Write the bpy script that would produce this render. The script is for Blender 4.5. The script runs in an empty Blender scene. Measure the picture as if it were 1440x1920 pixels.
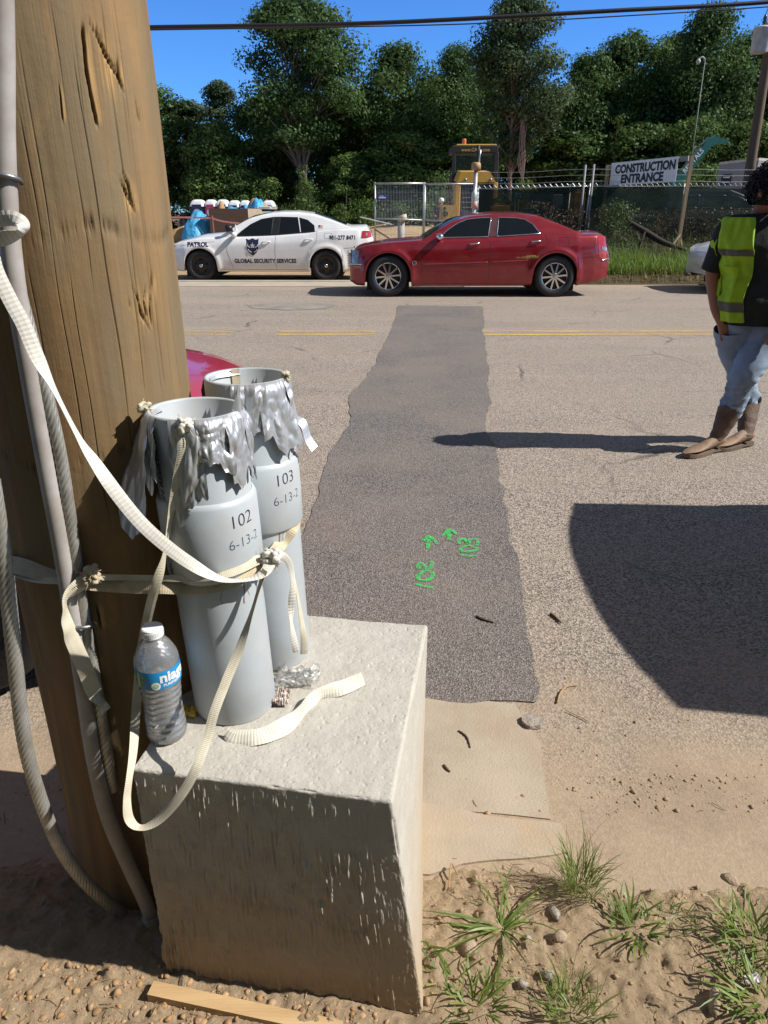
import bpy, bmesh, math, random
import numpy as np
from mathutils import Vector, Matrix, noise as mnoise
SC = bpy.context.scene
COL = SC.collection
R = math.radians
# ---------------------------------------------------------------- camera, sky, sun, exposure
CAM_H, PITCH, FPX = 1.45, R(22.9), 1330.0
cam_d = bpy.data.cameras.new('camera'); cam = bpy.data.objects.new('camera', cam_d); COL.objects.link(cam)
cam.location = (0, 0, CAM_H); cam.rotation_euler = (math.pi/2 - PITCH, 0, 0)
cam_d.sensor_fit = 'VERTICAL'; cam_d.sensor_height = 24.0; cam_d.sensor_width = 18.0
cam_d.lens = FPX/1920*24.0; cam_d.clip_end = 2000; cam_d.clip_start = 0.02
SC.camera = cam
SUN = Vector((1.83, -0.258, 1.72)).normalized()
w = bpy.data.worlds.new('World'); SC.world = w; w.use_nodes = True
wn = w.node_tree; wn.nodes.clear()
sky = wn.nodes.new('ShaderNodeTexSky'); sky.sky_type = 'NISHITA'; sky.sun_disc = False
sky.sun_elevation = math.asin(SUN.z); sky.sun_rotation = math.atan2(SUN.x, SUN.y)
sky.air_density = 1.0; sky.dust_density = 0.0; sky.ozone_density = 4.0
bg = wn.nodes.new('ShaderNodeBackground'); bg.inputs[1].default_value = 0.07
wo = wn.nodes.new('ShaderNodeOutputWorld')
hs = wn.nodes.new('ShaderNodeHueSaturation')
# low sky tinted blue; unseen upper sky desaturated to keep shadows neutral
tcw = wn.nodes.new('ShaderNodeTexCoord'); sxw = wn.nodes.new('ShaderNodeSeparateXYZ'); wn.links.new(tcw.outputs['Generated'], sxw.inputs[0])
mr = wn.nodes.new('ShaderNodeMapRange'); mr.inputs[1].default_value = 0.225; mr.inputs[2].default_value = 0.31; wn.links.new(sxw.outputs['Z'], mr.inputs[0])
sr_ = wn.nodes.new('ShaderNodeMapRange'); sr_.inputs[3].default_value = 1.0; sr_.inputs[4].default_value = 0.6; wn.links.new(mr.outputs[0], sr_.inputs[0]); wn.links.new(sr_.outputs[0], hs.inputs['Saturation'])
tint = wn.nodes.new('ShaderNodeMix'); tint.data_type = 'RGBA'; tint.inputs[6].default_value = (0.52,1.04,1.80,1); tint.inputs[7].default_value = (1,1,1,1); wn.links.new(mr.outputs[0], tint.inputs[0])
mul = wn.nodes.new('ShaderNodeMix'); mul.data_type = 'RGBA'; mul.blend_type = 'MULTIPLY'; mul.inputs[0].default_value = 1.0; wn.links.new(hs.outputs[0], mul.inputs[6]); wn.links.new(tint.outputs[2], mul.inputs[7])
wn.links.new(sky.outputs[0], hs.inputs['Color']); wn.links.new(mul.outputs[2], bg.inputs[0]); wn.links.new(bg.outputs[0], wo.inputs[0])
sun_d = bpy.data.lights.new('sun', 'SUN'); sun_d.energy = 5.0; sun_d.angle = R(0.53); sun_d.color = (1.0, 0.95, 0.875)
sun_o = bpy.data.objects.new('sun', sun_d); COL.objects.link(sun_o)
sun_o.rotation_euler = SUN.to_track_quat('Z', 'Y').to_euler(); sun_o.location = (20, -3, 20)
SC.view_settings.view_transform = 'Standard'; SC.view_settings.look = 'None'
SC.view_settings.gamma = 1.0; SC.view_settings.exposure = 0.45
# ---------------------------------------------------------------- measuring helpers (photo pixel -> metres)
def _ray(x, y):
    a = (x-720)/FPX; b = (y-960)/FPX
    return Vector((a, math.cos(PITCH)-b*math.sin(PITCH), -math.sin(PITCH)-b*math.cos(PITCH)))
def px(x, y, D):
    d = _ray(x, y); t = D/d.y
    return Vector((d.x*t, D, CAM_H+d.z*t))
def pg(x, y, z=0.0):
    d = _ray(x, y); t = (z-CAM_H)/d.z
    return Vector((d.x*t, d.y*t, z))
# ---------------------------------------------------------------- materials
MATS = {}
def _mixc(nt, fac, a, b, mode='MIX'):
    m = nt.nodes.new('ShaderNodeMix'); m.data_type = 'RGBA'; m.blend_type = mode
    for s, v in ((m.inputs[0], fac), (m.inputs[6], a), (m.inputs[7], b)):
        if hasattr(v, 'is_output'): nt.links.new(v, s)
        elif isinstance(v, (tuple, list)): s.default_value = (*v[:3], 1)
        else: s.default_value = v
    return m.outputs[2]
def _noise(nt, vec, scale, detail=3, rough=0.6, dist=0.0):
    n = nt.nodes.new('ShaderNodeTexNoise'); n.inputs['Scale'].default_value = scale
    n.inputs['Detail'].default_value = detail; n.inputs['Roughness'].default_value = rough; n.inputs['Distortion'].default_value = dist
    if vec is not None: nt.links.new(vec, n.inputs['Vector'])
    return n.outputs[0]
def _ramp(nt, v, a, b, c0=(0,0,0), c1=(1,1,1), interp='LINEAR'):
    r = nt.nodes.new('ShaderNodeValToRGB'); r.color_ramp.interpolation = interp
    r.color_ramp.elements[0].position = a; r.color_ramp.elements[1].position = b
    r.color_ramp.elements[0].color = (*c0, 1); r.color_ramp.elements[1].color = (*c1, 1)
    nt.links.new(v, r.inputs[0]); return r.outputs[0]
def _coords(nt, stretch=(1,1,1), kind='Object'):
    tc = nt.nodes.new('ShaderNodeTexCoord'); mp = nt.nodes.new('ShaderNodeMapping')
    mp.inputs['Scale'].default_value = stretch
    nt.links.new(tc.outputs[kind], mp.inputs[0]); return mp.outputs[0]
def _math(nt, op, a, b=0.0, clamp=False):
    m = nt.nodes.new('ShaderNodeMath'); m.operation = op; m.use_clamp = clamp
    for s, v in ((m.inputs[0], a), (m.inputs[1], b)):
        if hasattr(v, 'is_output'): nt.links.new(v, s)
        else: s.default_value = v
    return m.outputs[0]
def _bump(nt, h, strength, dist=0.01, prev=None):
    b = nt.nodes.new('ShaderNodeBump'); b.inputs['Strength'].default_value = strength; b.inputs['Distance'].default_value = dist
    nt.links.new(h, b.inputs['Height'])
    if prev is not None: nt.links.new(prev, b.inputs['Normal'])
    return b.outputs[0]
def new_mat(name):
    m = bpy.data.materials.new(name); m.use_nodes = True; nt = m.node_tree
    return m, nt, nt.nodes['Principled BSDF']
def M(name, col, rough=0.6, metal=0.0, col2=None, vscale=6.0, var=0.25, bump=0.0, bscale=60.0, bdist=0.01, coat=0.0,
      stretch=(1,1,1), spec=0.5, dirt=None, dscale=3.0, damt=0.4, detail=4, rvar=0.12):
    if name in MATS: return MATS[name]
    m, nt, p = new_mat(name)
    vec = _coords(nt, stretch)
    c2 = col2 if col2 else tuple(c*(1-var) for c in col)
    f = _ramp(nt, _noise(nt, vec, vscale, detail), 0.35, 0.65)
    c = _mixc(nt, f, col, c2)
    if dirt:
        f2 = _ramp(nt, _noise(nt, vec, dscale, 5, 0.65), 0.45, 0.72)
        c = _mixc(nt, _math(nt, 'MULTIPLY', f2, damt), c, dirt)
    nt.links.new(c, p.inputs['Base Color'])
    rr = _math(nt, 'ADD', _math(nt, 'MULTIPLY', _noise(nt, vec, vscale*2.3, 3), rvar*2), rough-rvar)
    nt.links.new(rr, p.inputs['Roughness'])
    p.inputs['Metallic'].default_value = metal; p.inputs['Coat Weight'].default_value = coat; p.inputs['Coat Roughness'].default_value = 0.05
    p.inputs['Specular IOR Level'].default_value = spec
    if bump > 0: nt.links.new(_bump(nt, _noise(nt, vec, bscale, 4), bump, bdist), p.inputs['Normal'])
    MATS[name] = m; return m
# ---------------------------------------------------------------- object helpers
ORG = {}
def obj(name, V, F, mat, parent=None, smooth=False, local=False, mats=None, midx=None):
    """one mesh object; V in world metres unless local=True (then already relative to the parent)"""
    me = bpy.data.meshes.new(name)
    V = np.asarray(V, dtype=np.float64).reshape(-1, 3)
    if parent is not None and not local: V = V - np.array(ORG[parent.name])
    if isinstance(F, np.ndarray):
        k = F.shape[1]; n = F.shape[0]
        me.vertices.add(len(V)); me.vertices.foreach_set('co', V.ravel())
        me.loops.add(n*k); me.loops.foreach_set('vertex_index', F.ravel().astype(np.int32))
        me.polygons.add(n); me.polygons.foreach_set('loop_start', np.arange(0, n*k, k, dtype=np.int32))
        me.update(calc_edges=True); me.validate()
    else:
        me.from_pydata(V.tolist(), [], [tuple(int(i) for i in f) for f in F]); me.update()
    if smooth: me.polygons.foreach_set('use_smooth', np.ones(len(me.polygons), dtype=bool))
    if mats:
        for q in mats: me.materials.append(q)
        me.polygons.foreach_set('material_index', np.asarray(midx, dtype=np.int32))
    else: me.materials.append(mat)
    o = bpy.data.objects.new(name, me); COL.objects.link(o)
    if parent is not None: o.parent = parent
    ORG[o.name] = tuple(ORG[parent.name]) if parent is not None and not local else (0, 0, 0)
    return o
def tag(o, label, cat, group=None):
    o['label'] = label; o['category'] = cat
    if group: o['group'] = group
    return o
def kind(o, k):
    o['kind'] = k; return o
def thing(name, label, cat, loc=(0,0,0), group=None, rz=0.0):
    o = bpy.data.objects.new(name, None); COL.objects.link(o); o.location = loc; o.rotation_euler = (0, 0, rz)
    o.empty_display_size = 0.1
    ORG[o.name] = tuple(loc) if rz == 0 else (0, 0, 0)
    return tag(o, label, cat, group)
def dup(root, loc, label, rz=0.0, scale=None, group=None):
    r = root.copy(); COL.objects.link(r); r.location = loc; r.rotation_euler = (0, 0, rz)
    if scale is not None: r.scale = scale
    r['label'] = label
    if group: r['group'] = group
    for ch in list(root.children):
        c = ch.copy(); COL.objects.link(c); c.parent = r
        for g in ch.children:
            d = g.copy(); COL.objects.link(d); d.parent = c
    return r
class MB:
    """collects shapes into one mesh"""
    def __init__(s): s.V = []; s.F = []; s.I = []; s.mi = 0
    def add(s, V, F):
        b = len(s.V); s.V.extend([tuple(v) for v in V]); s.F.extend([tuple(i+b for i in f) for f in F]); s.I.extend([s.mi]*len(F)); return s
    def box(s, c, d, rot=None, bev=0.0):
        x, y, z = (q/2 for q in d)
        if bev > 0:
            V = []; 
            for sx in (-1,1):
                for sy in (-1,1):
                    for sz in (-1,1):
                        V += [(sx*(x-bev), sy*(y-bev), sz*z), (sx*(x-bev), sy*y, sz*(z-bev)), (sx*x, sy*(y-bev), sz*(z-bev))]
            bm = bmesh.new()
            for v in V: bm.verts.new(v)
            bmesh.ops.convex_hull(bm, input=bm.verts[:]); bm.verts.index_update()
            V = [v.co.copy() for v in bm.verts]; F = [[v.index for v in f.verts] for f in bm.faces]; bm.free()
        else:
            V = [Vector((i*x, j*y, k*z)) for i in (-1,1) for j in (-1,1) for k in (-1,1)]
            F = [(0,1,3,2),(4,6,7,5),(0,4,5,1),(2,3,7,6),(0,2,6,4),(1,5,7,3)]
        c = Vector(c)
        V = [(rot @ Vector(v) if rot else Vector(v)) + c for v in V]
        return s.add(V, F)
    def tube(s, P, r, n=8, cap=True, prof=None, twist=0.0, closed=False):
        P = [Vector(p) for p in P]; m = len(P)
        rr = r if isinstance(r, (list, tuple, np.ndarray)) else [r]*m
        T = [(P[min(i+1, m-1)]-P[max(i-1, 0)]).normalized() for i in range(m)]
        a = Vector((0,0,1)) if abs(T[0].z) < 0.9 else Vector((1,0,0))
        N = (a - T[0]*a.dot(T[0])).normalized(); V = []; L = 0
        for i in range(m):
            if i:
                N = (N - T[i]*N.dot(T[i])).normalized(); L += (P[i]-P[i-1]).length
            B = T[i].cross(N)
            for k in range(n):
                th = 2*math.pi*k/n; q = rr[i]*(prof(th) if prof else 1.0); th += twist*L
                V.append(P[i] + N*(math.cos(th)*q) + B*(math.sin(th)*q))
        F = [(i*n+k, i*n+(k+1) % n, (i+1)*n+(k+1) % n, (i+1)*n+k) for i in range(m-1) for k in range(n)]
        if cap: F += [tuple(range(n-1, -1, -1)), tuple((m-1)*n+k for k in range(n))]
        return s.add(V, F)
    def lathe(s, prof, n=32, c=(0,0,0), axis=None, sq=None):
        V = []; m = len(prof); c = Vector(c)
        for r, z in prof:
            for k in range(n):
                a = 2*math.pi*k/n; v = Vector((r*math.cos(a), r*math.sin(a), z))
                V.append((axis @ v if axis else v) + c)
        F = [(i*n+k, i*n+(k+1) % n, (i+1)*n+(k+1) % n, (i+1)*n+k) for i in range(m-1) for k in range(n)]
        return s.add(V, F)
    def sphere(s, c, r, nu=12, nv=8, rot=None):
        r = (r, r, r) if not isinstance(r, (tuple, list)) else r
        V = []; F = []; c = Vector(c)
        for i in range(nv+1):
            ph = math.pi*i/nv
            for k in range(nu):
                a = 2*math.pi*k/nu; v = Vector((r[0]*math.sin(ph)*math.cos(a), r[1]*math.sin(ph)*math.sin(a), r[2]*math.cos(ph)))
                V.append((rot @ v if rot else v)+c)
        F = [(i*nu+k, (i+1)*nu+k, (i+1)*nu+(k+1) % nu, i*nu+(k+1) % nu) for i in range(nv) for k in range(nu)]
        return s.add(V, F)
    def prism(s, poly, h0, h1):
        n = len(poly); V = [(x, y, h0) for x, y in poly]+[(x, y, h1) for x, y in poly]
        F = [tuple(range(n-1, -1, -1)), tuple(range(n, 2*n))]+[(i, (i+1) % n, n+(i+1) % n, n+i) for i in range(n)]
        return s.add(V, F)
    def grid(s, fn, nu, nv):
        V = [fn(i/nu, j/nv) for j in range(nv+1) for i in range(nu+1)]
        F = [(j*(nu+1)+i, j*(nu+1)+i+1, (j+1)*(nu+1)+i+1, (j+1)*(nu+1)+i) for j in range(nv) for i in range(nu)]
        return s.add(V, F)
    def bar(s, a, b, wx, wy, up=(0,0,1)):
        a, b = Vector(a), Vector(b); t = (b-a).normalized(); u = Vector(up)
        if abs(t.dot(u)) > 0.95: u = Vector((0,1,0))
        sx = t.cross(u).normalized(); sy = sx.cross(t)
        V = [p + sx*(i*wx/2) + sy*(j*wy/2) for p in (a, b) for i, j in ((-1,-1),(1,-1),(1,1),(-1,1))]
        return s.add(V, [(3,2,1,0),(4,5,6,7)]+[(i, (i+1) % 4, 4+(i+1) % 4, 4+i) for i in range(4)])
    def build(s, name, mat, parent=None, smooth=False, local=False, mats=None):
        return obj(name, s.V, s.F, mat, parent, smooth, local, mats, s.I if mats else None)
def spline(P, n):
    """Catmull-Rom through P (Vectors / tuples), n samples in all"""
    P = [np.array(p, dtype=float) for p in P]; m = len(P); out = []
    for i in range(n):
        t = i/(n-1)*(m-1); k = min(int(t), m-2); u = t-k
        p0, p1, p2, p3 = P[max(k-1, 0)], P[k], P[k+1], P[min(k+2, m-1)]
        out.append(0.5*((2*p1)+(-p0+p2)*u+(2*p0-5*p1+4*p2-p3)*u*u+(-p0+3*p1-3*p2+p3)*u**3))
    return out
def text_geo(body, size, bold=0.0, align='CENTER', res=3, space=1.0):
    cu = bpy.data.curves.new('lettering', 'FONT'); cu.body = body; cu.size = size; cu.offset = bold
    cu.space_character = space; cu.align_x = align; cu.align_y = 'CENTER'; cu.resolution_u = res
    o = bpy.data.objects.new('lettering', cu); COL.objects.link(o)
    dg = bpy.context.evaluated_depsgraph_get(); dg.update()
    me = bpy.data.meshes.new_from_object(o.evaluated_get(dg))
    V = np.array([v.co[:] for v in me.vertices]).reshape(-1, 3); F = [tuple(p.vertices) for p in me.polygons]
    bpy.data.objects.remove(o); bpy.data.curves.remove(cu); bpy.data.meshes.remove(me)
    return V, F
def lin(pts):
    xs = [p[0] for p in pts]; ys = [p[1] for p in pts]
    return lambda x: float(np.interp(x, xs, ys))
def smoothlin(pts, k=0.06):
    f = lin(pts)
    return lambda x: (f(x-k)+2*f(x-k/2)+2*f(x)+2*f(x+k/2)+f(x+k))/8
def vnoise(P, seed=0):
    """vectorised value noise in 3-D, P (n,3) -> 0..1"""
    P = np.asarray(P, float)+57.31; I = np.floor(P).astype(np.int64); f = P-I; f = f*f*(3-2*f)
    def h(a, b, c):
        n = (a*374761393 + b*668265263 + c*2147483647 + seed*974711) & 0xffffffff
        n = ((n ^ (n >> 13))*1274126177) & 0xffffffff
        return ((n ^ (n >> 16)) & 0xffff)/65535.0
    r = 0
    for i in (0,1):
        for j in (0,1):
            for k in (0,1):
                wgt = (f[:,0] if i else 1-f[:,0])*(f[:,1] if j else 1-f[:,1])*(f[:,2] if k else 1-f[:,2])
                r = r + wgt*h(I[:,0]+i, I[:,1]+j, I[:,2]+k)
    return r
def fbm(P, oct=4, seed=0):
    P = np.asarray(P, float); r = 0; a = 0.5
    for i in range(oct): r = r + a*vnoise(P*(2**i), seed+i*17); a *= 0.5
    return r/(1-0.5**oct)
# ================================================================ SETTING: ground, road, verge, lot, bank
def mat_road():
    m, nt, p = new_mat('asphalt_tan')
    vec = _coords(nt)
    vo = nt.nodes.new('ShaderNodeTexVoronoi'); vo.inputs['Scale'].default_value = 145; nt.links.new(vec, vo.inputs['Vector'])
    sep = nt.nodes.new('ShaderNodeSeparateColor'); nt.links.new(vo.outputs['Color'], sep.inputs[0])
    ag = _ramp(nt, sep.outputs[0], 0.0, 1.0, (0.07,0.06,0.051), (0.60,0.51,0.425))
    fine = _noise(nt, vec, 330, 2)
    ag = _mixc(nt, _ramp(nt, fine, 0.35, 0.62), _mixc(nt, 0.5, ag, (0.07,0.055,0.045)), ag)
    big = _ramp(nt, _noise(nt, vec, 0.55, 5, 0.6), 0.35, 0.7)
    ag = _mixc(nt, _math(nt, 'MULTIPLY', big, 0.35), ag, (0.20,0.17,0.14))
    st = _coords(nt, (0.12, 1.6, 1))
    tracks = _ramp(nt, _noise(nt, st, 1.0, 4), 0.42, 0.68)
    ag = _mixc(nt, _math(nt, 'MULTIPLY', tracks, 0.3), ag, (0.36,0.30,0.24))
    oil = _math(nt, 'MULTIPLY', _ramp(nt, _noise(nt, _coords(nt, (0.5,1,1)), 1.1, 6, 0.7), 0.60, 0.74), 0.35)
    ag = _mixc(nt, oil, ag, (0.10,0.085,0.07))
    # cracks
    wv = _coords(nt); nn = nt.nodes.new('ShaderNodeTexNoise'); nn.inputs['Scale'].default_value = 2.2; nn.inputs['Detail'].default_value = 5; nt.links.new(wv, nn.inputs['Vector'])
    wv = _mixc(nt, 0.22, wv, nn.outputs['Color'])
    cr = nt.nodes.new('ShaderNodeTexVoronoi'); cr.feature = 'DISTANCE_TO_EDGE'; cr.inputs['Scale'].default_value = 0.75; nt.links.new(wv, cr.inputs['Vector'])
    crm = _math(nt, 'MULTIPLY', _ramp(nt, cr.outputs['Distance'], 0.003, 0.010, (1,1,1), (0,0,0)), _ramp(nt, _noise(nt, vec, 0.8, 3), 0.5, 0.62))
    ag = _mixc(nt, _math(nt, 'MULTIPLY', crm, 0.75), ag, (0.05,0.043,0.038))
    # dust and dirt lying along the near edge
    sx = nt.nodes.new('ShaderNodeSeparateXYZ'); nt.links.new(vec, sx.inputs[0])
    yy = _math(nt, 'ADD', sx.outputs['Y'], _math(nt, 'MULTIPLY', _math(nt, 'SUBTRACT', _noise(nt, vec, 2.6, 5), 0.5), 1.6))
    d = nt.nodes.new('ShaderNodeMapRange'); d.inputs[1].default_value = 2.25; d.inputs[2].default_value = 1.45; d.inputs[3].default_value = 0; d.inputs[4].default_value = 0.95
    nt.links.new(yy, d.inputs[0])
    dcol = _mixc(nt, _ramp(nt, _noise(nt, vec, 60, 6, 0.7), 0.3, 0.7), (0.41,0.315,0.215), (0.31,0.235,0.16))
    dcol = _mixc(nt, _math(nt, 'MULTIPLY', _ramp(nt, _noise(nt, vec, 1.6, 4), 0.5, 0.62), 0.4), dcol, (0.17,0.13,0.085))
    ag = _mixc(nt, d.outputs[0], ag, dcol)
    # dust along far edge
    d2 = nt.nodes.new('ShaderNodeMapRange'); d2.inputs[1].default_value = 14.6; d2.inputs[2].default_value = 16.0; d2.inputs[4].default_value = 0.7
    nt.links.new(yy, d2.inputs[0]); ag = _mixc(nt, d2.outputs[0], ag, (0.36,0.28,0.20))
    nt.links.new(ag, p.inputs['Base Color']); p.inputs['Roughness'].default_value = 0.85; p.inputs['Specular IOR Level'].default_value = 0.3
    b = _bump(nt, _math(nt, 'MULTIPLY', vo.outputs['Distance'], _math(nt, 'SUBTRACT', 1.0, _math(nt, 'MULTIPLY', d.outputs[0], 0.9))), 0.55, 0.006); b = _bump(nt, _noise(nt, vec, 150, 7, 0.8), 0.5, 0.006, b); b = _bump(nt, _noise(nt, vec, 12, 3), 0.12, 0.02, b)
    nt.links.new(b, p.inputs['Normal'])
    return m
def mat_patch():
    m, nt, p = new_mat('asphalt_dark')
    vec = _coords(nt)
    vo = nt.nodes.new('ShaderNodeTexVoronoi'); vo.inputs['Scale'].default_value = 185; nt.links.new(vec, vo.inputs['Vector'])
    sep = nt.nodes.new('ShaderNodeSeparateColor'); nt.links.new(vo.outputs['Color'], sep.inputs[0])
    ag = _ramp(nt, sep.outputs[0], 0.0, 1.0, (0.04,0.0375,0.0365), (0.38,0.345,0.325))
    ag = _mixc(nt, _ramp(nt, _noise(nt, vec, 340, 2), 0.36, 0.6), (0.05,0.045,0.043), ag)
    big = _ramp(nt, _noise(nt, vec, 1.1, 5, 0.62), 0.38, 0.68)
    ag = _mixc(nt, _math(nt, 'MULTIPLY', big, 0.45), ag, (0.26,0.215,0.175))
    sx = nt.nodes.new('ShaderNodeSeparateXYZ'); nt.links.new(vec, sx.inputs[0])
    d = nt.nodes.new('ShaderNodeMapRange'); d.inputs[1].default_value = 3.6; d.inputs[2].default_value = 1.9; d.inputs[4].default_value = 0.35
    nt.links.new(_math(nt, 'ADD', sx.outputs['Y'], _math(nt, 'MULTIPLY', _noise(nt, vec, 2.2, 5), 2.2)), d.inputs[0])
    ag = _mixc(nt, d.outputs[0], ag, (0.27,0.22,0.165))
    nt.links.new(ag, p.inputs['Base Color']); p.inputs['Roughness'].default_value = 0.85; p.inputs['Specular IOR Level'].default_value = 0.3
    nt.links.new(_bump(nt, vo.outputs['Distance'], 0.6, 0.006), p.inputs['Normal'])
    return m
def mat_dirt(name, a, b, c, sc=1.0, bump=0.8):
    m, nt, p = new_mat(name)
    vec = _coords(nt)
    col = _mixc(nt, _ramp(nt, _noise(nt, vec, 28*sc, 8, 0.7), 0.35, 0.68), a, b)
    col = _mixc(nt, _math(nt, 'MULTIPLY', _ramp(nt, _noise(nt, vec, 3*sc, 4), 0.45, 0.7), 0.7), col, c)
    vo = nt.nodes.new('ShaderNodeTexVoronoi'); vo.inputs['Scale'].default_value = 90*sc; nt.links.new(vec, vo.inputs['Vector'])
    sep = nt.nodes.new('ShaderNodeSeparateColor'); nt.links.new(vo.outputs['Color'], sep.inputs[0])
    col = _mixc(nt, _math(nt, 'MULTIPLY', _ramp(nt, sep.outputs[1], 0.7, 0.9), 0.35), col, tuple(q*0.5 for q in a))
    nt.links.new(col, p.inputs['Base Color']); p.inputs['Roughness'].default_value = 0.95; p.inputs['Specular IOR Level'].default_value = 0.15
    h = _math(nt, 'ADD', _noise(nt, vec, 70*sc, 9, 0.8), _math(nt, 'MULTIPLY', vo.outputs['Distance'], 0.12))
    nt.links.new(_bump(nt, h, bump, 0.02/sc), p.inputs['Normal'])
    return m
MR = mat_road(); MP = mat_patch()
MD = mat_dirt('verge_dirt', (0.50,0.375,0.24), (0.35,0.255,0.16), (0.43,0.32,0.205))
ML = mat_dirt('lot_sand', (0.52,0.38,0.23), (0.42,0.29,0.17), (0.34,0.23,0.135), 0.25)
MB_BANK = mat_dirt('bank_soil', (0.10,0.08,0.05), (0.06,0.05,0.03), (0.13,0.10,0.06), 0.3)
kind(obj('ground', [(-900,-300,-0.5),(900,-300,-0.5),(900,1500,-0.5),(-900,1500,-0.5)], [(0,1,2,3)], M('ground_soil', (0.30,0.22,0.13), 0.95, vscale=0.2)), 'structure')
kind(obj('road', [(-120,1.16,0),(120,1.16,0),(120,16.15,0),(-120,16.15,0)], [(0,1,2,3)], MR), 'structure')
# dark trench patch across the road
rng = random.Random(4)
def rough_poly(pts, z, amp, step=0.05):
    P = [pg(x, y, 0) for x, y in pts]; out = []
    for i in range(len(P)):
        a, b = P[i], P[(i+1) % len(P)]; L = (b-a).length; n = max(1, int(L/step))
        nrm = Vector((-(b-a).y, (b-a).x, 0)).normalized()
        for k in range(n):
            q = a.lerp(b, k/n); s = q.x*3.1+q.y*2.3
            o = amp*(mnoise.noise(Vector((q.x*1.3, q.y*1.3, 0)))+0.5*mnoise.noise(Vector((q.x*6, q.y*6, 5))))
            out.append((q.x+nrm.x*o, q.y+nrm.y*o, z))
    return out
pp = rough_poly([(748,573),(905,575),(910,650),(917,692),(912,780),(932,870),(945,960),(962,1050),(985,1180),(1002,1312),
                 (880,1316),(600,1300),(556,1130),(568,1010),(588,930),(622,850),(652,795),(660,742),(702,682),(738,612)], 0.005, 0.05, 0.06)
kind(obj('asphalt_patch', pp, [tuple(range(len(pp)))], MP), 'structure')
# pale worn spots near the far lane
gp = rough_poly([(462,573),(520,568),(600,569),(632,573),(610,579),(540,582),(470,579)], 0.005, 0.08, 0.15)
kind(obj('road_repair', gp, [tuple(range(len(gp)))], M('repair_grey', (0.26,0.235,0.205), 0.9, vscale=3, var=0.3, bump=0.3, bscale=60)), 'structure')
# worn double yellow centre line
def mat_worn(name, col, lo, hi, scale, stretch=(1,1,1)):
    m, nt, p = new_mat(name); vec = _coords(nt, stretch)
    p.inputs['Base Color'].default_value = (*col, 1); p.inputs['Roughness'].default_value = 0.8
    n = _math(nt, 'ADD', _math(nt, 'MULTIPLY', _noise(nt, vec, scale, 6, 0.75), 0.65), _math(nt, 'MULTIPLY', _noise(nt, vec, 170, 3, 0.7), 0.35))
    nt.links.new(_ramp(nt, n, lo, hi), p.inputs['Alpha']); return m
MY = mat_worn('yellow_paint', (0.62,0.40,0.10), 0.42, 0.58, 3.0, (0.35,3,1))
MY2 = mat_worn('yellow_paint_faint', (0.60,0.40,0.14), 0.50, 0.66, 3.0, (0.35,3,1))
lm = MB()
for y0 in (9.24, 9.50):
    lm.add([(1.28,y0,0.004),(60,y0,0.004),(60,y0+0.11,0.004),(1.28,y0+0.11,0.004)], [(0,1,2,3)])
    lm.add([(-1.36,y0,0.004),(-0.12,y0,0.004),(-0.10,y0+0.11,0.004),(-1.40,y0+0.11,0.004)], [(0,1,2,3)])
    lm.add([(-60,y0,0.004),(-2.0,y0,0.004),(-2.0,y0+0.11,0.004),(-60,y0+0.11,0.004)], [(0,1,2,3)])
kind(lm.build('road_marking', MY), 'structure')
# concrete driveway apron + gutter slab at the near edge
MC = M('apron_concrete', (0.40,0.335,0.25), 0.9, vscale=5, var=0.18, bump=0.5, bscale=150, bdist=0.004, dirt=(0.36,0.26,0.16), dscale=2.5, damt=0.6, detail=8)
def slab(name, pts, z0, z1, mat, amp=0.012):
    P = [(x, y) for x, y, _ in rough_poly(pts, 0, amp, 0.04)]
    return kind(MB().prism(P, z0, z1).build(name, mat), 'structure')
slab('concrete_apron', [(770,1300),(965,1322),(1012,1392),(1032,1538),(770,1512)], -0.05, 0.0042, MC, 0.016)
slab('gutter', [(770,1513),(1052,1547),(1064,1596),(960,1606),(860,1614),(770,1640)], -0.05, 0.0062, M('gutter_concrete', (0.40,0.33,0.245), 0.9, vscale=7, var=0.15, bump=0.5, bscale=150, bdist=0.004, dirt=(0.42,0.29,0.17), dscale=3.0, damt=0.95, detail=8), 0.03)
# verge of sandy soil
def verge_h(x, y):
    P = np.stack([x*2.2, y*2.2, np.zeros_like(x)], 1)
    h = 0.060*(fbm(P, 5, 3)-0.5) + 0.036*(fbm(P*7, 5, 9)-0.5) + 0.014*(fbm(P*38, 3, 19)-0.5) + 0.020*np.clip(fbm(P*16, 3, 12)-0.52, 0, 1)*2
    edge = np.where(x < 0.5, 1.345, 1.30) + 0.06*(fbm(np.stack([x*1.7, x*0+2, x*0], 1), 4, 5)-0.5)*2 + np.where(x > 0.5, 0.02, 0.0)
    t = np.clip((edge-y)/0.22, 0, 1)
    base = -0.03 + 0.055*t
    hump = 0.03*np.exp(-(((x+0.55)/0.3)**2+((y-1.3)/0.3)**2))
    return base + h*np.clip(t+0.25, 0, 1) + hump*0
nx, ny = 620, 300
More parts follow.
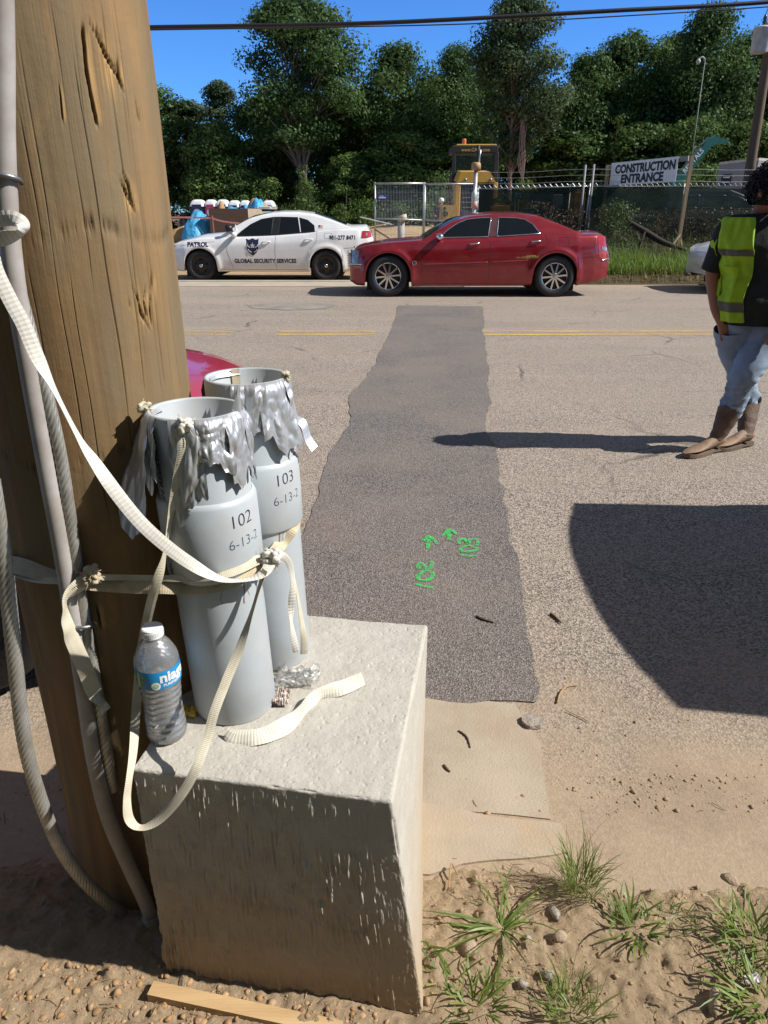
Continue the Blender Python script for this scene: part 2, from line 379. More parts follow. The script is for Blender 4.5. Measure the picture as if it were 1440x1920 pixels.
# dense part in view
gx, gy = np.meshgrid(np.linspace(-1.7, 2.1, nx), np.linspace(0.35, 1.62, ny))
gx = gx.ravel(); gy = gy.ravel()
gz = verge_h(gx, gy)
idx = np.arange(nx*ny).reshape(ny, nx)
GF = np.stack([idx[:-1,:-1].ravel(), idx[:-1,1:].ravel(), idx[1:,1:].ravel(), idx[1:,:-1].ravel()], 1)
kind(obj('verge', np.stack([gx, gy, gz], 1), GF, MD, smooth=True), 'structure')
vm = MB()
for (x0, x1, y0, y1) in ((-120,-1.69,-30,1.24),(2.09,120,-30,1.24),(-1.7,2.1,-30,0.36)):
    vm.add([(x0,y0,0.0),(x1,y0,0.0),(x1,y1,0.0),(x0,y1,0.0)], [(0,1,2,3)])
kind(vm.build('roadside', M('roadside_low_bounce', (0.055,0.065,0.03), 0.95, var=0.4, vscale=3, bump=0.6, bscale=40, dirt=(0.14,0.11,0.06), dscale=1.5, damt=0.5)), 'structure')  # unseen ground given a dark colour to cut bounce light onto the block
# far kerb and construction lot
MK = M('kerb_concrete', (0.40,0.35,0.275), 0.9, vscale=2, var=0.2, bump=0.3, bscale=80)
kb = MB()
kb.box((-38.3,15.92,-0.06),(80,0.50,0.14)); kb.box((-38.3,16.60,-0.08),(80,0.82,0.13)); kb.box((-38.3,17.12,-0.07),(80,0.18,0.16), bev=0.02)
kind(kb.build('kerb', MK), 'structure')
def lot_h(x, y):
    P = np.stack([x*0.25, y*0.25, np.zeros_like(x)], 1)
    z = -0.11 + 0.10*(fbm(P, 4, 2)-0.5)*np.clip((y-19.5)/3, 0, 1)
    z = z + 1.0*np.exp(-(((x-1.5)/4.5)**2))*np.clip((y-33)/12, 0, 1)
    z = z + 1.1*np.clip((y-58)/4, 0, 1)*np.where(x > -8, 1, 0.5)
    z = z - np.clip((x-4.2)/0.6, 0, 1)*np.clip((24-y)/1.5, 0, 1)*0.3
    return z
gx, gy = np.meshgrid(np.linspace(-70, 70, 240), np.linspace(17.15, 130, 220)); gx = gx.ravel(); gy = gy.ravel()
idx = np.arange(240*220).reshape(220, 240)
GF = np.stack([idx[:-1,:-1].ravel(), idx[:-1,1:].ravel(), idx[1:,1:].ravel(), idx[1:,:-1].ravel()], 1)
kind(obj('construction_lot', np.stack([gx, gy, lot_h(gx, gy)], 1), GF, ML, smooth=True), 'structure')
# grassy bank under the fence on the right
def bank_h(x, y):
    P = np.stack([x*1.2, y*1.2, np.zeros_like(x)], 1)
    z = np.interp(y, [16.0,16.25,16.7,17.6,20,22,24,30], [-0.03,0.03,0.20,0.26,0.34,0.44,0.50,0.50])
    side = np.clip((x-3.6)/0.8, 0, 1)
    return z*side + 0.10*(fbm(P, 4, 8)-0.5)*np.clip((y-16.2), 0, 1)*side - (1-side)*0.05
gx, gy = np.meshgrid(np.linspace(3.5, 60, 240), np.linspace(16.0, 30, 90)); gx = gx.ravel(); gy = gy.ravel()
idx = np.arange(240*90).reshape(90, 240)
GF = np.stack([idx[:-1,:-1].ravel(), idx[:-1,1:].ravel(), idx[1:,1:].ravel(), idx[1:,:-1].ravel()], 1)
kind(obj('bank', np.stack([gx, gy, bank_h(gx, gy)], 1), GF, MB_BANK, smooth=True), 'structure')
# ================================================================ FOREGROUND: pole, block, pipes, straps, bottle
POLE = Vector((-0.55, 1.30, 0.0)); PR = 0.187
def pole_r(z): return PR + 0.012*math.exp(-z/0.12) - 0.003*z
def cyl_hit(x, y, c, r):
    """first point of the pixel's ray on a vertical cylinder (centre c, radius r); grazing point when it misses"""
    d = _ray(x, y); a = d.x*d.x+d.y*d.y; b = -2*(d.x*c[0]+d.y*c[1]); q = c[0]**2+c[1]**2-r*r
    D = b*b-4*a*q; t = (-b-math.sqrt(max(D, 0)))/(2*a)
    return Vector((d.x*t, d.y*t, CAM_H+d.z*t))
def on_pole(x, y, off=0.0): return cyl_hit(x, y, POLE, PR+off)
# ---- wood material
def mat_wood():
    m, nt, p = new_mat('weathered_pole_wood')
    vec = _coords(nt, (1,1,0.09)); v2 = _coords(nt, (1,1,0.03)); v3 = _coords(nt)
    c = _mixc(nt, _ramp(nt, _noise(nt, vec, 16, 6, 0.6, 0.6), 0.32, 0.68), (0.275,0.172,0.077), (0.145,0.091,0.045))
    c = _mixc(nt, _math(nt, 'MULTIPLY', _ramp(nt, _noise(nt, _coords(nt, (1,1,0.35)), 6, 5), 0.44, 0.62), 0.75), c, (0.175,0.138,0.08))
    c = _mixc(nt, _math(nt, 'MULTIPLY', _ramp(nt, _noise(nt, _coords(nt, (1.3,1.3,0.3)), 9, 5, 0.6, 1.0), 0.56, 0.72), 0.7), c, (0.37,0.20,0.075))
    fine = _noise(nt, _coords(nt, (1,1,0.018)), 120, 5, 0.7)
    c = _mixc(nt, _math(nt, 'MULTIPLY', _ramp(nt, fine, 0.5, 0.75), 0.35), c, (0.15,0.09,0.05))
    ck = nt.nodes.new('ShaderNodeAttribute'); ck.attribute_name = 'checks'
    at = nt.nodes.new('ShaderNodeAttribute'); at.attribute_name = 'gouge'
    raw = _mixc(nt, _ramp(nt, fine, 0.4, 0.62), (0.55,0.33,0.12), (0.13,0.075,0.035))
    c = _mixc(nt, at.outputs['Fac'], c, raw)
    c = _mixc(nt, ck.outputs['Fac'], c, (0.022,0.014,0.009))
    nt.links.new(c, p.inputs['Base Color']); p.inputs['Roughness'].default_value = 0.72; p.inputs['Specular IOR Level'].default_value = 0.28
    b = _bump(nt, fine, 0.3, 0.004); b = _bump(nt, _noise(nt, v3, 35, 5), 0.2, 0.006, b)
    nt.links.new(b, p.inputs['Normal']); return m
def pole_mesh():
    na, nz = 900, 420; zt = 9.0
    # dense rows where the camera sees it
    zz = np.concatenate([np.linspace(-0.4, 2.05, nz), np.linspace(2.15, zt, 24)]); nz = len(zz)
    fa = np.linspace(0, 1, na, endpoint=False)
    # more columns on the side that faces the road and the camera
    th = -math.pi/2 + 0.35 + 2*math.pi*(fa-0.5 - 0.110*np.sin(2*math.pi*(fa-0.5)))
    TH, Z = np.meshgrid(th, zz); TH = TH.ravel(); Z = Z.ravel()
    rr = PR + 0.012*np.exp(-Z/0.12) - 0.003*Z
    # slow unevenness
    rr = rr + 0.004*(fbm(np.stack([np.cos(TH)*2.5, np.sin(TH)*2.5, Z*1.2], 1), 3, 1)-0.5)*2
    gouge = np.zeros_like(rr); checks = np.zeros_like(rr); ca, sa = np.cos(TH), np.sin(TH)
    r2 = random.Random(11)
    def loc(x, y):
        q = on_pole(x, y); return math.atan2(q.y-POLE.y, q.x-POLE.x), q.z
    # long drying checks that wander down the grain
    for (x, y0, y1, dep) in ((100,60,900,1.0),(135,0,560,0.7),(200,100,900,1.0),(235,0,700,0.9),(60,200,520,0.9),(265,0,780,0.6),(290,300,760,0.7),(170,500,1000,0.8),
                             (310,350,800,0.5),(120,480,1300,0.8),(180,1000,1500,0.6),(230,10,300,0.6),(150,20,250,0.6),(255,420,760,0.8),(75,520,1000,0.5),(330,500,780,0.6),(345,300,760,0.4)):
        t0, zc = loc(x, (y0+y1)/2); z1 = loc(x, y0)[1]; z0 = loc(x, y1)[1]
        ph = r2.uniform(0, 6)
        dth = (TH-(t0+0.012*np.sin(Z*7+ph)+0.006*np.sin(Z*23+ph*2))+math.pi) % (2*math.pi)-math.pi
        s = dth*PR; env = np.clip((Z-z0)/0.05, 0, 1)*np.clip((z1-Z)/0.05, 0, 1)
        wd = (0.0006+0.0006*dep*(0.5+0.5*np.sin(Z*11+ph)))
        k = np.exp(-(s/wd)**2)*env
        k = k*np.clip(fbm(np.stack([Z*6+ph*9, Z*0, Z*0], 1), 3, int(x))*2.6-0.55, 0.12, 1); rr = rr-0.0016*dep*k; checks = np.maximum(checks, np.clip(0.8*k*dep, 0, 1))
    # torn places: ragged dark slits with pale torn wood beside them (photo polylines, width in mm, strength)
    for pts, wmm, dep in (([(158,42),(160,95),(163,130),(170,165),(178,205),(183,238)],2.6,0.010),([(165,33),(185,65),(200,100),(215,125),(225,140),(236,173)],2.2,0.008),([(221,105),(230,150),(237,173)],1.7,0.007),
                          ([(172,42),(190,60),(196,75)],3.0,0.007),([(257,182),(262,215),(268,233)],1.5,0.006),([(224,331),(240,362),(259,401)],2.2,0.008),([(231,317),(245,350),(252,386)],2.0,0.007),
                          ([(250,540),(262,560),(268,590),(284,619)],2.6,0.009),([(289,511),(285,550),(283,575),(288,611)],2.4,0.010),([(276,535),(272,570),(279,600)],2.0,0.008),([(243,562),(247,578)],2.2,0.006),
                          ([(109,150),(113,180),(118,232)],0.9,0.003),([(178,1130),(186,1165),(190,1182)],2.0,0.004)):
        tz = sorted([loc(x, y)[::-1] for x, y in pts]); zs = [q[0] for q in tz]; ts = [q[1] for q in tz]
        env = np.clip(np.minimum((Z-zs[0])/0.012, (zs[-1]-Z)/0.02), 0, 1); tc = np.interp(Z, zs, ts)
        s = ((TH-tc+math.pi) % (2*math.pi)-math.pi)*PR + 0.005*(fbm(np.stack([Z*45+ts[0]*50, Z*0, Z*0], 1), 3, 3)-0.5)
        wd = wmm*0.001*(0.25+1.7*np.clip(fbm(np.stack([Z*30, Z*0+ts[0]*9, Z*0], 1), 3, 6)-0.15, 0, 1))
        k = np.clip(1.45-np.abs(s)/wd, 0, 1)*env
        rr = rr-dep*k; checks = np.maximum(checks, k*0.97)
        side = np.exp(-((s-3.2*wmm*0.001)/(2.6*wmm*0.001))**2)*env; fib = fbm(np.stack([TH*170, Z*9, Z*0+3], 1), 3, 9)
        rr = rr+0.0007*side*(fib-0.35); gouge = np.maximum(gouge, np.clip(side*(1.2*fib), 0, 0.55))
    for x0, y0, hx, hz in ((206,125,0.016,0.035),(268,578,0.016,0.030),(243,378,0.008,0.022)):
        t0, z0 = loc(x0, y0); s = ((TH-t0+math.pi) % (2*math.pi)-math.pi)*PR; k = np.exp(-(s/hx)**2-((Z-z0)/hz)**2); fib = fbm(np.stack([TH*150, Z*8, Z*0+7], 1), 3, 12)
        gouge = np.maximum(gouge, np.clip(k*(1.9*fib-0.35), 0, 0.75)); rr = rr-0.004*k*(fib-0.3)
    # two saw-like scuff rings
    for zc, amp in ((loc(150, 440)[1], 0.0035),(loc(140, 870)[1], 0.0025)):
        wob = zc+0.012*np.sin(TH*5)+0.010*(fbm(np.stack([TH*9, TH*0, TH*0], 1), 3, 5)-0.5)
        k = np.exp(-((Z-wob)/0.010)**2)*np.clip(fbm(np.stack([TH*14, Z*0, Z*0], 1), 3, 8)*3-1.0, 0, 1)
        rr = rr-amp*k*(0.3+1.4*fbm(np.stack([TH*70, Z*60, Z*0], 1), 2, 4)); checks = np.maximum(checks, 0.35*k*fbm(np.stack([TH*90, Z*80, Z*0], 1), 2, 6)*1.5)
    V = np.stack([POLE.x+rr*ca, POLE.y+rr*sa, Z], 1)
    idx = np.arange(na*nz).reshape(nz, na); nxt = np.roll(idx, -1, axis=1)
    F = np.stack([idx[:-1].ravel(), nxt[:-1].ravel(), nxt[1:].ravel(), idx[1:].ravel()], 1)
    return V, F, gouge, checks
V, F, gouge, checks = pole_mesh()
pole = obj('utility_pole', V-np.array(POLE), F, mat_wood(), smooth=True); pole.location = POLE
for nm, arr in (('gouge', gouge), ('checks', checks)):
    a = pole.data.attributes.new(nm, 'FLOAT', 'POINT'); a.data.foreach_set('value', arr.astype(np.float32))
tag(pole, 'thick brown wooden pole with torn gouges and long cracks beside the concrete block', 'utility pole')
# ---- concrete block
BA = math.radians(-9.3); bx = Vector((math.cos(BA), math.sin(BA), 0)); by = Vector((-math.sin(BA), math.cos(BA), 0))
BFL = Vector((-0.445, 0.972, 0)); BW, BDP, BH = 0.464, 0.553, 0.55
def on_block(u, v, z=BH): return BFL + bx*u + by*v + Vector((0,0,z))
def block_mesh():
    VV = []; FF = []; b = 0; hw, hd = BW/2, BDP/2; z0 = -0.06; H = BH-z0; hh = H/2; r = 0.006
    def face(nu, nv, fn):
        nonlocal b
        U, W = np.meshgrid(np.linspace(-1, 1, nu), np.linspace(-1, 1, nv)); P = fn(U.ravel(), W.ravel())
        idx = np.arange(nu*nv).reshape(nv, nu)+b
        VV.append(P); FF.append(np.stack([idx[:-1,:-1].ravel(), idx[:-1,1:].ravel(), idx[1:,1:].ravel(), idx[1:,:-1].ravel()], 1)); b += nu*nv
    one = lambda a: np.ones_like(a)
    face(560, 400, lambda u, v: np.stack([u*hw, -hd*one(u), v*hh], 1))
    face(110, 130, lambda u, v: np.stack([hw*one(u), u*hd, v*hh], 1))
    face(30, 30, lambda u, v: np.stack([-u*hw, hd*one(u), v*hh], 1))
    face(60, 80, lambda u, v: np.stack([-hw*one(u), -u*hd, v*hh], 1))
    face(260, 300, lambda u, v: np.stack([u*hw, v*hd, hh*one(u)], 1))
    P = np.concatenate(VV); F = np.concatenate(FF)
    h = np.array([hw, hd, hh]); c = np.clip(P, -(h-r), h-r); d = P-c; L = np.linalg.norm(d, axis=1, keepdims=True)
    # chipped, uneven edge radius
    Q = c + np.where(L > 1e-9, d/np.maximum(L, 1e-9)*r, 0)
    n = np.where(L > 1e-9, d/np.maximum(L, 1e-9), 0)
    edge = np.clip((L[:,0]-r)/(0.3*r), 0, 1)
    big = (fbm(P*6, 3, 1)-0.5)*0.006
    fine = (fbm(P*55, 3, 2)-0.5)*0.0022
    chips = -edge*np.clip(fbm(P*30, 3, 7)-0.52, 0, 1)*0.025
    disp = big+fine+chips
    fr = np.clip((-Q[:,1]-(hd-0.006))/0.004, 0, 1)
    ridg = fbm(np.stack([P[:,0]*290+217.3, P[:,1]*0+5.5, P[:,2]*30+131.7], 1), 3, 21)
    ridg = np.clip(ridg-0.50, 0, 1)**1.0
    patch = np.clip(fbm(P*9+41.7, 3, 5)*2.2-0.65, 0, 1)
    disp = disp + fr*np.clip((hh-0.012-P[:,2])/0.03, 0, 1)*(ridg*0.0140*(0.35+patch)*np.clip((hw-0.02-P[:,0])/0.05, 0.15, 1) + (fbm(np.stack([P[:,0]*300+317.2, P[:,1]*0+3.5, P[:,2]*80+211.4], 1), 2, 22)-0.5)*0.0010)
    # soil caked on the lowest part
    low = np.clip((-0.14-P[:,2])/0.12, 0, 1); disp = disp + fr*low*np.clip(fbm(P*75, 3, 31)-0.42, 0, 1)*0.011
    # pits on the top
    tp = np.clip((Q[:,2]-(hh-0.004))/0.003, 0, 1); disp = disp - tp*np.clip(fbm(P*170, 2, 41)-0.68, 0, 1)*0.009
    Q = Q + n*disp[:,None]
    # slight flare of the foot on the right, as cast
    t = np.clip((hh-Q[:,2])/H, 0, 1); Q[:,0] += np.clip(Q[:,0]/hw, 0, 1)*0.075*t*(0.5-Q[:,1]/(2*hd))
    ctr = BFL + bx*hw + by*hd
    X = np.outer(Q[:,0], np.array(bx)) + np.outer(Q[:,1], np.array(by)) + np.array([ctr.x, ctr.y, 0])
    X[:,2] = Q[:,2] + z0 + hh
    return X, F
def mat_block():
    m, nt, p = new_mat('cast_concrete'); vec = _coords(nt)
    c = _mixc(nt, _ramp(nt, _noise(nt, vec, 14, 7, 0.65), 0.35, 0.68), (0.47,0.445,0.395), (0.41,0.385,0.34))
    c = _mixc(nt, _math(nt, 'MULTIPLY', _ramp(nt, _noise(nt, vec, 170, 4, 0.7), 0.60, 0.72), 0.75), c, (0.22,0.17,0.12))
    sx = nt.nodes.new('ShaderNodeSeparateXYZ'); nt.links.new(vec, sx.inputs[0])
    zz = _math(nt, 'ADD', sx.outputs['Z'], _math(nt, 'MULTIPLY', _math(nt, 'SUBTRACT', _noise(nt, vec, 9, 5), 0.5), 0.22))
    d = nt.nodes.new('ShaderNodeMapRange'); d.inputs[1].default_value = 0.42; d.inputs[2].default_value = 0.05; d.inputs[4].default_value = 0.85; nt.links.new(zz, d.inputs[0])
    c = _mixc(nt, d.outputs[0], c, (0.40,0.30,0.185))
    nt.links.new(c, p.inputs['Base Color']); p.inputs['Roughness'].default_value = 0.92; p.inputs['Specular IOR Level'].default_value = 0.2
    nt.links.new(_bump(nt, _noise(nt, vec, 130, 6, 0.7), 0.5, 0.004), p.inputs['Normal']); return m
V, F = block_mesh()
block = obj('concrete_block', V, F, mat_block(), smooth=True)
tag(block, 'rough pale concrete block with a pitted top standing against the wooden pole', 'concrete block')
# ---- pipes
PVC = M('grey_pvc', (0.43,0.475,0.505), 0.42, vscale=9, var=0.10, dirt=(0.36,0.31,0.25), dscale=6, damt=0.35, bump=0.04, bscale=30)
PVCI = M('grey_pvc_inside', (0.32,0.35,0.37), 0.5, vscale=7, var=0.15, dirt=(0.33,0.25,0.16), dscale=9, damt=0.6)
INK = M('black_marker', (0.03,0.03,0.045), 0.6)
PRINT = M('factory_print', (0.08,0.085,0.09), 0.6)
RUST = mat_worn('rust_streak', (0.20,0.09,0.04), 0.42, 0.60, 30.0, (1,1,0.3))
def mat_tape():
    m, nt, p = new_mat('duct_tape'); vec = _coords(nt)
    p.inputs['Base Color'].default_value = (0.50,0.51,0.53,1); p.inputs['Metallic'].default_value = 0.6; p.inputs['Roughness'].default_value = 0.40
    b = _bump(nt, _noise(nt, _coords(nt, (1,1,0.6)), 30, 2, 0.4, 1.0), 0.35, 0.006); b = _bump(nt, _noise(nt, vec, 420, 2), 0.15, 0.001, b)
    nt.links.new(b, p.inputs['Normal']); return m
TAPE = mat_tape()
def mat_film(name, white, gloss):
    '''thin clear film: mostly see-through, a little milky, shiny'''
    m, nt, p = new_mat(name); nt.nodes.remove(p); out = nt.nodes['Material Output']
    t = nt.nodes.new('ShaderNodeBsdfTransparent'); d = nt.nodes.new('ShaderNodeBsdfDiffuse'); g = nt.nodes.new('ShaderNodeBsdfGlossy'); g.inputs['Roughness'].default_value = 0.08
    d.inputs[0].default_value = (0.8,0.82,0.84,1); n = _bump(nt, _noise(nt, _coords(nt), 150, 3), 0.5, 0.004); nt.links.new(n, g.inputs['Normal'])
    m1 = nt.nodes.new('ShaderNodeMixShader'); m1.inputs[0].default_value = white; nt.links.new(t.outputs[0], m1.inputs[1]); nt.links.new(d.outputs[0], m1.inputs[2])
    m2 = nt.nodes.new('ShaderNodeMixShader'); lw = nt.nodes.new('ShaderNodeLayerWeight'); lw.inputs[0].default_value = 0.35; nt.links.new(n, lw.inputs['Normal'])
    nt.links.new(_math(nt, 'ADD', _math(nt, 'MULTIPLY', lw.outputs['Fresnel'], 0.8), gloss), m2.inputs[0]); nt.links.new(m1.outputs[0], m2.inputs[1]); nt.links.new(g.outputs[0], m2.inputs[2])
    nt.links.new(m2.outputs[0], out.inputs['Surface']); return m
def mat_web(name, c1, c2, freq=300.0):
    m, nt, p = new_mat(name); vec = _coords(nt)
    uv = nt.nodes.new('ShaderNodeAttribute'); uv.attribute_name = 'along'
    wv = _math(nt, 'SINE', _math(nt, 'MULTIPLY', uv.outputs['Fac'], freq*6.283))
    c = _mixc(nt, _ramp(nt, _noise(nt, vec, 30, 5), 0.3, 0.7), c1, c2)
    c = _mixc(nt, _math(nt, 'MULTIPLY', _ramp(nt, wv, 0.0, 0.8, (1,1,1), (0,0,0)), 0.22), c, tuple(q*0.45 for q in c2))
    nt.links.new(c, p.inputs['Base Color']); p.inputs['Roughness'].default_value = 0.85; p.inputs['Specular IOR Level'].default_value = 0.2
    b = _bump(nt, wv, 0.22, 0.0010); nt.links.new(_bump(nt, _noise(nt, vec, 700, 2), 0.3, 0.0006, b), p.inputs['Normal']); return m
WEB_W = mat_web('white_webbing', (0.72,0.70,0.65), (0.62,0.59,0.52), 150)
WEB_B = mat_web('tan_webbing', (0.62,0.53,0.38), (0.46,0.38,0.26), 240)
WEB_Y = mat_web('cream_webbing', (0.66,0.62,0.50), (0.54,0.49,0.37), 330)
class Pipe:
    def __init__(s, base, top): s.a = Vector(base); s.b = Vector(top); s.ax = (s.b-s.a).normalized(); s.h = (s.b-s.a).length; s.q = s.ax.to_track_quat('Z', 'X')
    def p(s, th, z, r):
        """th: 0 = to the right, -90 = towards the road's near side / camera"""
        c = s.a + s.ax*z; return c + Vector((math.cos(R(th))*r, math.sin(R(th))*r, 0)) - s.ax*0
P1 = Pipe((-0.2965,1.162,BH), (-0.318,1.165,1.148)); P2 = Pipe((-0.244,1.336,BH), (-0.262,1.340,1.165))
RO, RC, RI = 0.079, 0.0865, 0.0715
def ring_loft(P, prof, n=64, wob=0.0):
    V = []; m = len(prof)
    for r, z in prof:
        for k in range(n):
            th = 360.0*k/n
            V.append(P.p(th, z, r))
    F = [(i*n+k, i*n+(k+1) % n, (i+1)*n+(k+1) % n, (i+1)*n+k) for i in range(m-1) for k in range(n)]
    return V, F
def wrap_text(P, body, size, r, th0, z0, vertical=False, bold=0.0, align='CENTER', slant=0.0):
    V, F = text_geo(body, size, bold, align); out = []
    for v in V:
        u, w = (v[0], v[1]+slant*v[0]) if not vertical else (-v[1], v[0])
        out.append(P.p(th0+math.degrees(u/r), z0+w, r+0.0006))
    return out, F
def tape_sheet(P, t0, t1, z0, length, flare, seed, nu=46, nv=46, r=RO+0.0015, side=0.0):
    """a torn strip of tape hanging from the rim between angles t0..t1"""
    m = MB()
    def fn(u, v):
        th = t0+(t1-t0)*u
        ln = length(u) if callable(length) else length
        ln *= 0.92+0.40*mnoise.noise(Vector((u*2.3+seed, seed, 0)))+0.10*mnoise.noise(Vector((u*6, seed+5, 0)))
        fl = flare(u) if callable(flare) else flare
        q = 0.5+0.5*math.sin(th*0.35+seed)
        crump = 0.010*mnoise.noise(Vector((u*2.4+seed, v*1.8, 1)))*min(1, v*3+0.2) + 0.005*abs(mnoise.noise(Vector((u*3.1+seed+v*2.2, v*2.6-u*1.5, 4))))+0.0016*abs(mnoise.noise(Vector((u*7+v*6, v*7+seed, 9))))
        rr = r + 0.001 + fl*v**1.1 + abs(crump)*1.2
        z = z0 - ln*v + 0.003*mnoise.noise(Vector((u*11, 3, seed)))
        if v < 0.10:   # folded over the rim
            k = v/0.10; rr = RI-0.004+(r+0.004-RI)*k; z = z0+0.004*math.sin(math.pi*k)-0.012*(1-k)
        return P.p(th+side*v, z, rr)
    m.grid(fn, nu, nv); return m
def knot(c, s, seed, n=9):
    m = MB(); rg = random.Random(seed)
    for i in range(n):
        a = [Vector(c)+Vector((rg.uniform(-s,s), rg.uniform(-s,s), rg.uniform(-s,s)))*0.8 for _ in range(4)]
        m.tube(spline(a, 14), s*rg.uniform(0.20,0.36), 8)
    for i in range(26):   # frayed ends
        d = Vector((rg.gauss(0,1), rg.gauss(0,1), rg.gauss(0,1))).normalized()
        m.tube([Vector(c)+d*s*0.4, Vector(c)+d*s*rg.uniform(1.0,1.9)+Vector((0,0,-s*0.3))], 0.0006, 3)
    return m
def make_pipe(P, label, num, date, seed, cz0, cz1, tth):
    root = thing('conduit_pipe', label, 'pipe', P.a, 'grey pipes strapped to the pole')
    h = P.h
    V, F = ring_loft(P, [(RO*0.97,0.0),(RO,0.006),(RO,cz0-BH-0.002),(RO,h-0.003),(RO-0.002,h),(RI+0.002,h),(RI,h-0.003),(RI,0.10),(0.001,0.10)])
    obj('pipe_wall', V, F, PVC, root, smooth=True)
    V, F = ring_loft(P, [(RO+0.0006,cz0-BH),(RC-0.003,cz0-BH+0.001),(RC,cz0-BH+0.006),(RC+0.0006,(cz0+cz1)/2-BH),(RC,cz1-BH-0.010),(RC-0.0035,cz1-BH-0.002),(RO+0.0006,cz1-BH)])
    cp = obj('coupling', V, F, PVC, root, smooth=True)
    V, F = wrap_text(P, num, 0.034, RC, tth, (cz0+cz1)/2-BH+0.038, bold=-0.0004, slant=0.05); obj('number_mark', V, F, INK, cp)
    V, F = wrap_text(P, date, 0.026, RC, tth+2, (cz0+cz1)/2-BH-0.002, bold=-0.0003, slant=0.05); obj('date_mark', V, F, INK, cp)
    return root
p1 = make_pipe(P1, 'nearer grey plastic pipe marked 102 with torn silver tape round its mouth', '102', '6-13-2', 1, 0.853, 1.003, -38)
p2 = make_pipe(P2, 'farther grey plastic pipe marked 103 standing behind the one marked 102', '103', '6-13-2', 2, 0.868, 1.010, -40)
V, F = wrap_text(P1, 'SUN RESISTANT', 0.019, RO, -137, 1.052-BH, True, 0.0003); obj('printed_text', V, F, PRINT, p1)
V, F = wrap_text(P1, '90C WIRE', 0.019, RC, -137, 0.905-BH, True, 0.0003); obj('printed_text', V, F, PRINT, p1)
def streaks(P, spec, root):
    for th, z0, z1, wd in spec:
        m = MB(); m.grid(lambda u, v: P.p(th+(u-0.5)*wd*(1-0.3*v)+1.5*math.sin(v*5+th), z0+(z1-z0)*v-BH, RO+0.0005), 3, 14)
        m.build('rust_streak', RUST, root)
streaks(P1, ((-44,0.852,0.805,2.6),(-36,0.852,0.815,2.2),(-74,0.842,0.815,1.8)), p1)
streaks(P2, ((-55,0.868,0.81,2.4),(-48,0.868,0.84,2)), p2)
# silver tape
T1 = P1.h; T2 = P2.h
for (a0, a1, ln, fl, sd, side) in ((-205,-140,lambda u: 0.195-0.05*abs(u-0.55),lambda u: 0.078-0.03*u,1,16),(-152,-128,0.12,0.016,2,4),(-108,-70,lambda u: 0.175-0.04*u,0.006,3,-3),(-76,-40,lambda u: 0.075+0.02*u,0.007,4,0),(-44,-8,lambda u: 0.14-0.05*abs(u-0.5),0.006,5,0),(-12,15,0.12,0.004,6,0)):
    m = tape_sheet(P1, a0, a1, T1, ln, fl, sd*3.7, side=side); m.build('duct_tape', TAPE, p1, smooth=True)
for (a0, a1, ln, fl, sd, side) in ((-100,-62,0.09,0.006,8,0),(-66,-18,lambda u: 0.155-0.09*abs(u-0.6),0.010,9,0),(-22,25,0.16,0.010,10,0),(110,178,0.11,0.004,11,0)):
    m = tape_sheet(P2, a0, a1, T2, ln, fl, sd*3.7, side=side); m.build('duct_tape', TAPE, p2, smooth=True)
fl = MB(); q0 = P1.p(-10, T1, RO+0.002)
fl.grid(lambda u, v: q0+Vector((0.02*u-0.012, -0.01+0.012*u, 0.0))+Vector((0.004*math.sin(u*5), 0.0, 0.045*v*(1-abs(u-0.5)*1.7)+0.003*mnoise.noise(Vector((u*5, v*5, 0))))), 10, 10)
fl.build('duct_tape', TAPE, p1, smooth=True)
fl = MB()   # loose tail of tape curling off the far pipe
pth = spline([P2.p(8, T2-0.085, RO+0.004), P2.p(4, T2-0.095, RO+0.022), P2.p(2, T2-0.125, RO+0.030), P2.p(0, T2-0.145, RO+0.042)], 14)
fl.grid(lambda u, v: Vector(pth[min(13, int(u*13))])+Vector((0.010*(v-0.5), 0.016*(v-0.5), 0.006*(v-0.5))), 13, 3)
fl.build('tape_tail', TAPE, p2, smooth=True)
knot(P1.p(-168, T1+0.002, RO), 0.012, 3).build('frayed_knot', WEB_Y, p1, smooth=True)
knot(P1.p(-86, T1-0.006, RO+0.004), 0.013, 4).build('frayed_knot', WEB_W, p1, smooth=True)
knot(P2.p(-12, T2+0.002, RO), 0.009, 5).build('frayed_knot', WEB_Y, p2, smooth=True)
m = MB(); m.grid(lambda u, v: P2.p(118+(u-0.5)*14, T2-0.12*v, RI-0.0025), 4, 10); m.build('tape_tail', WEB_B, p2)
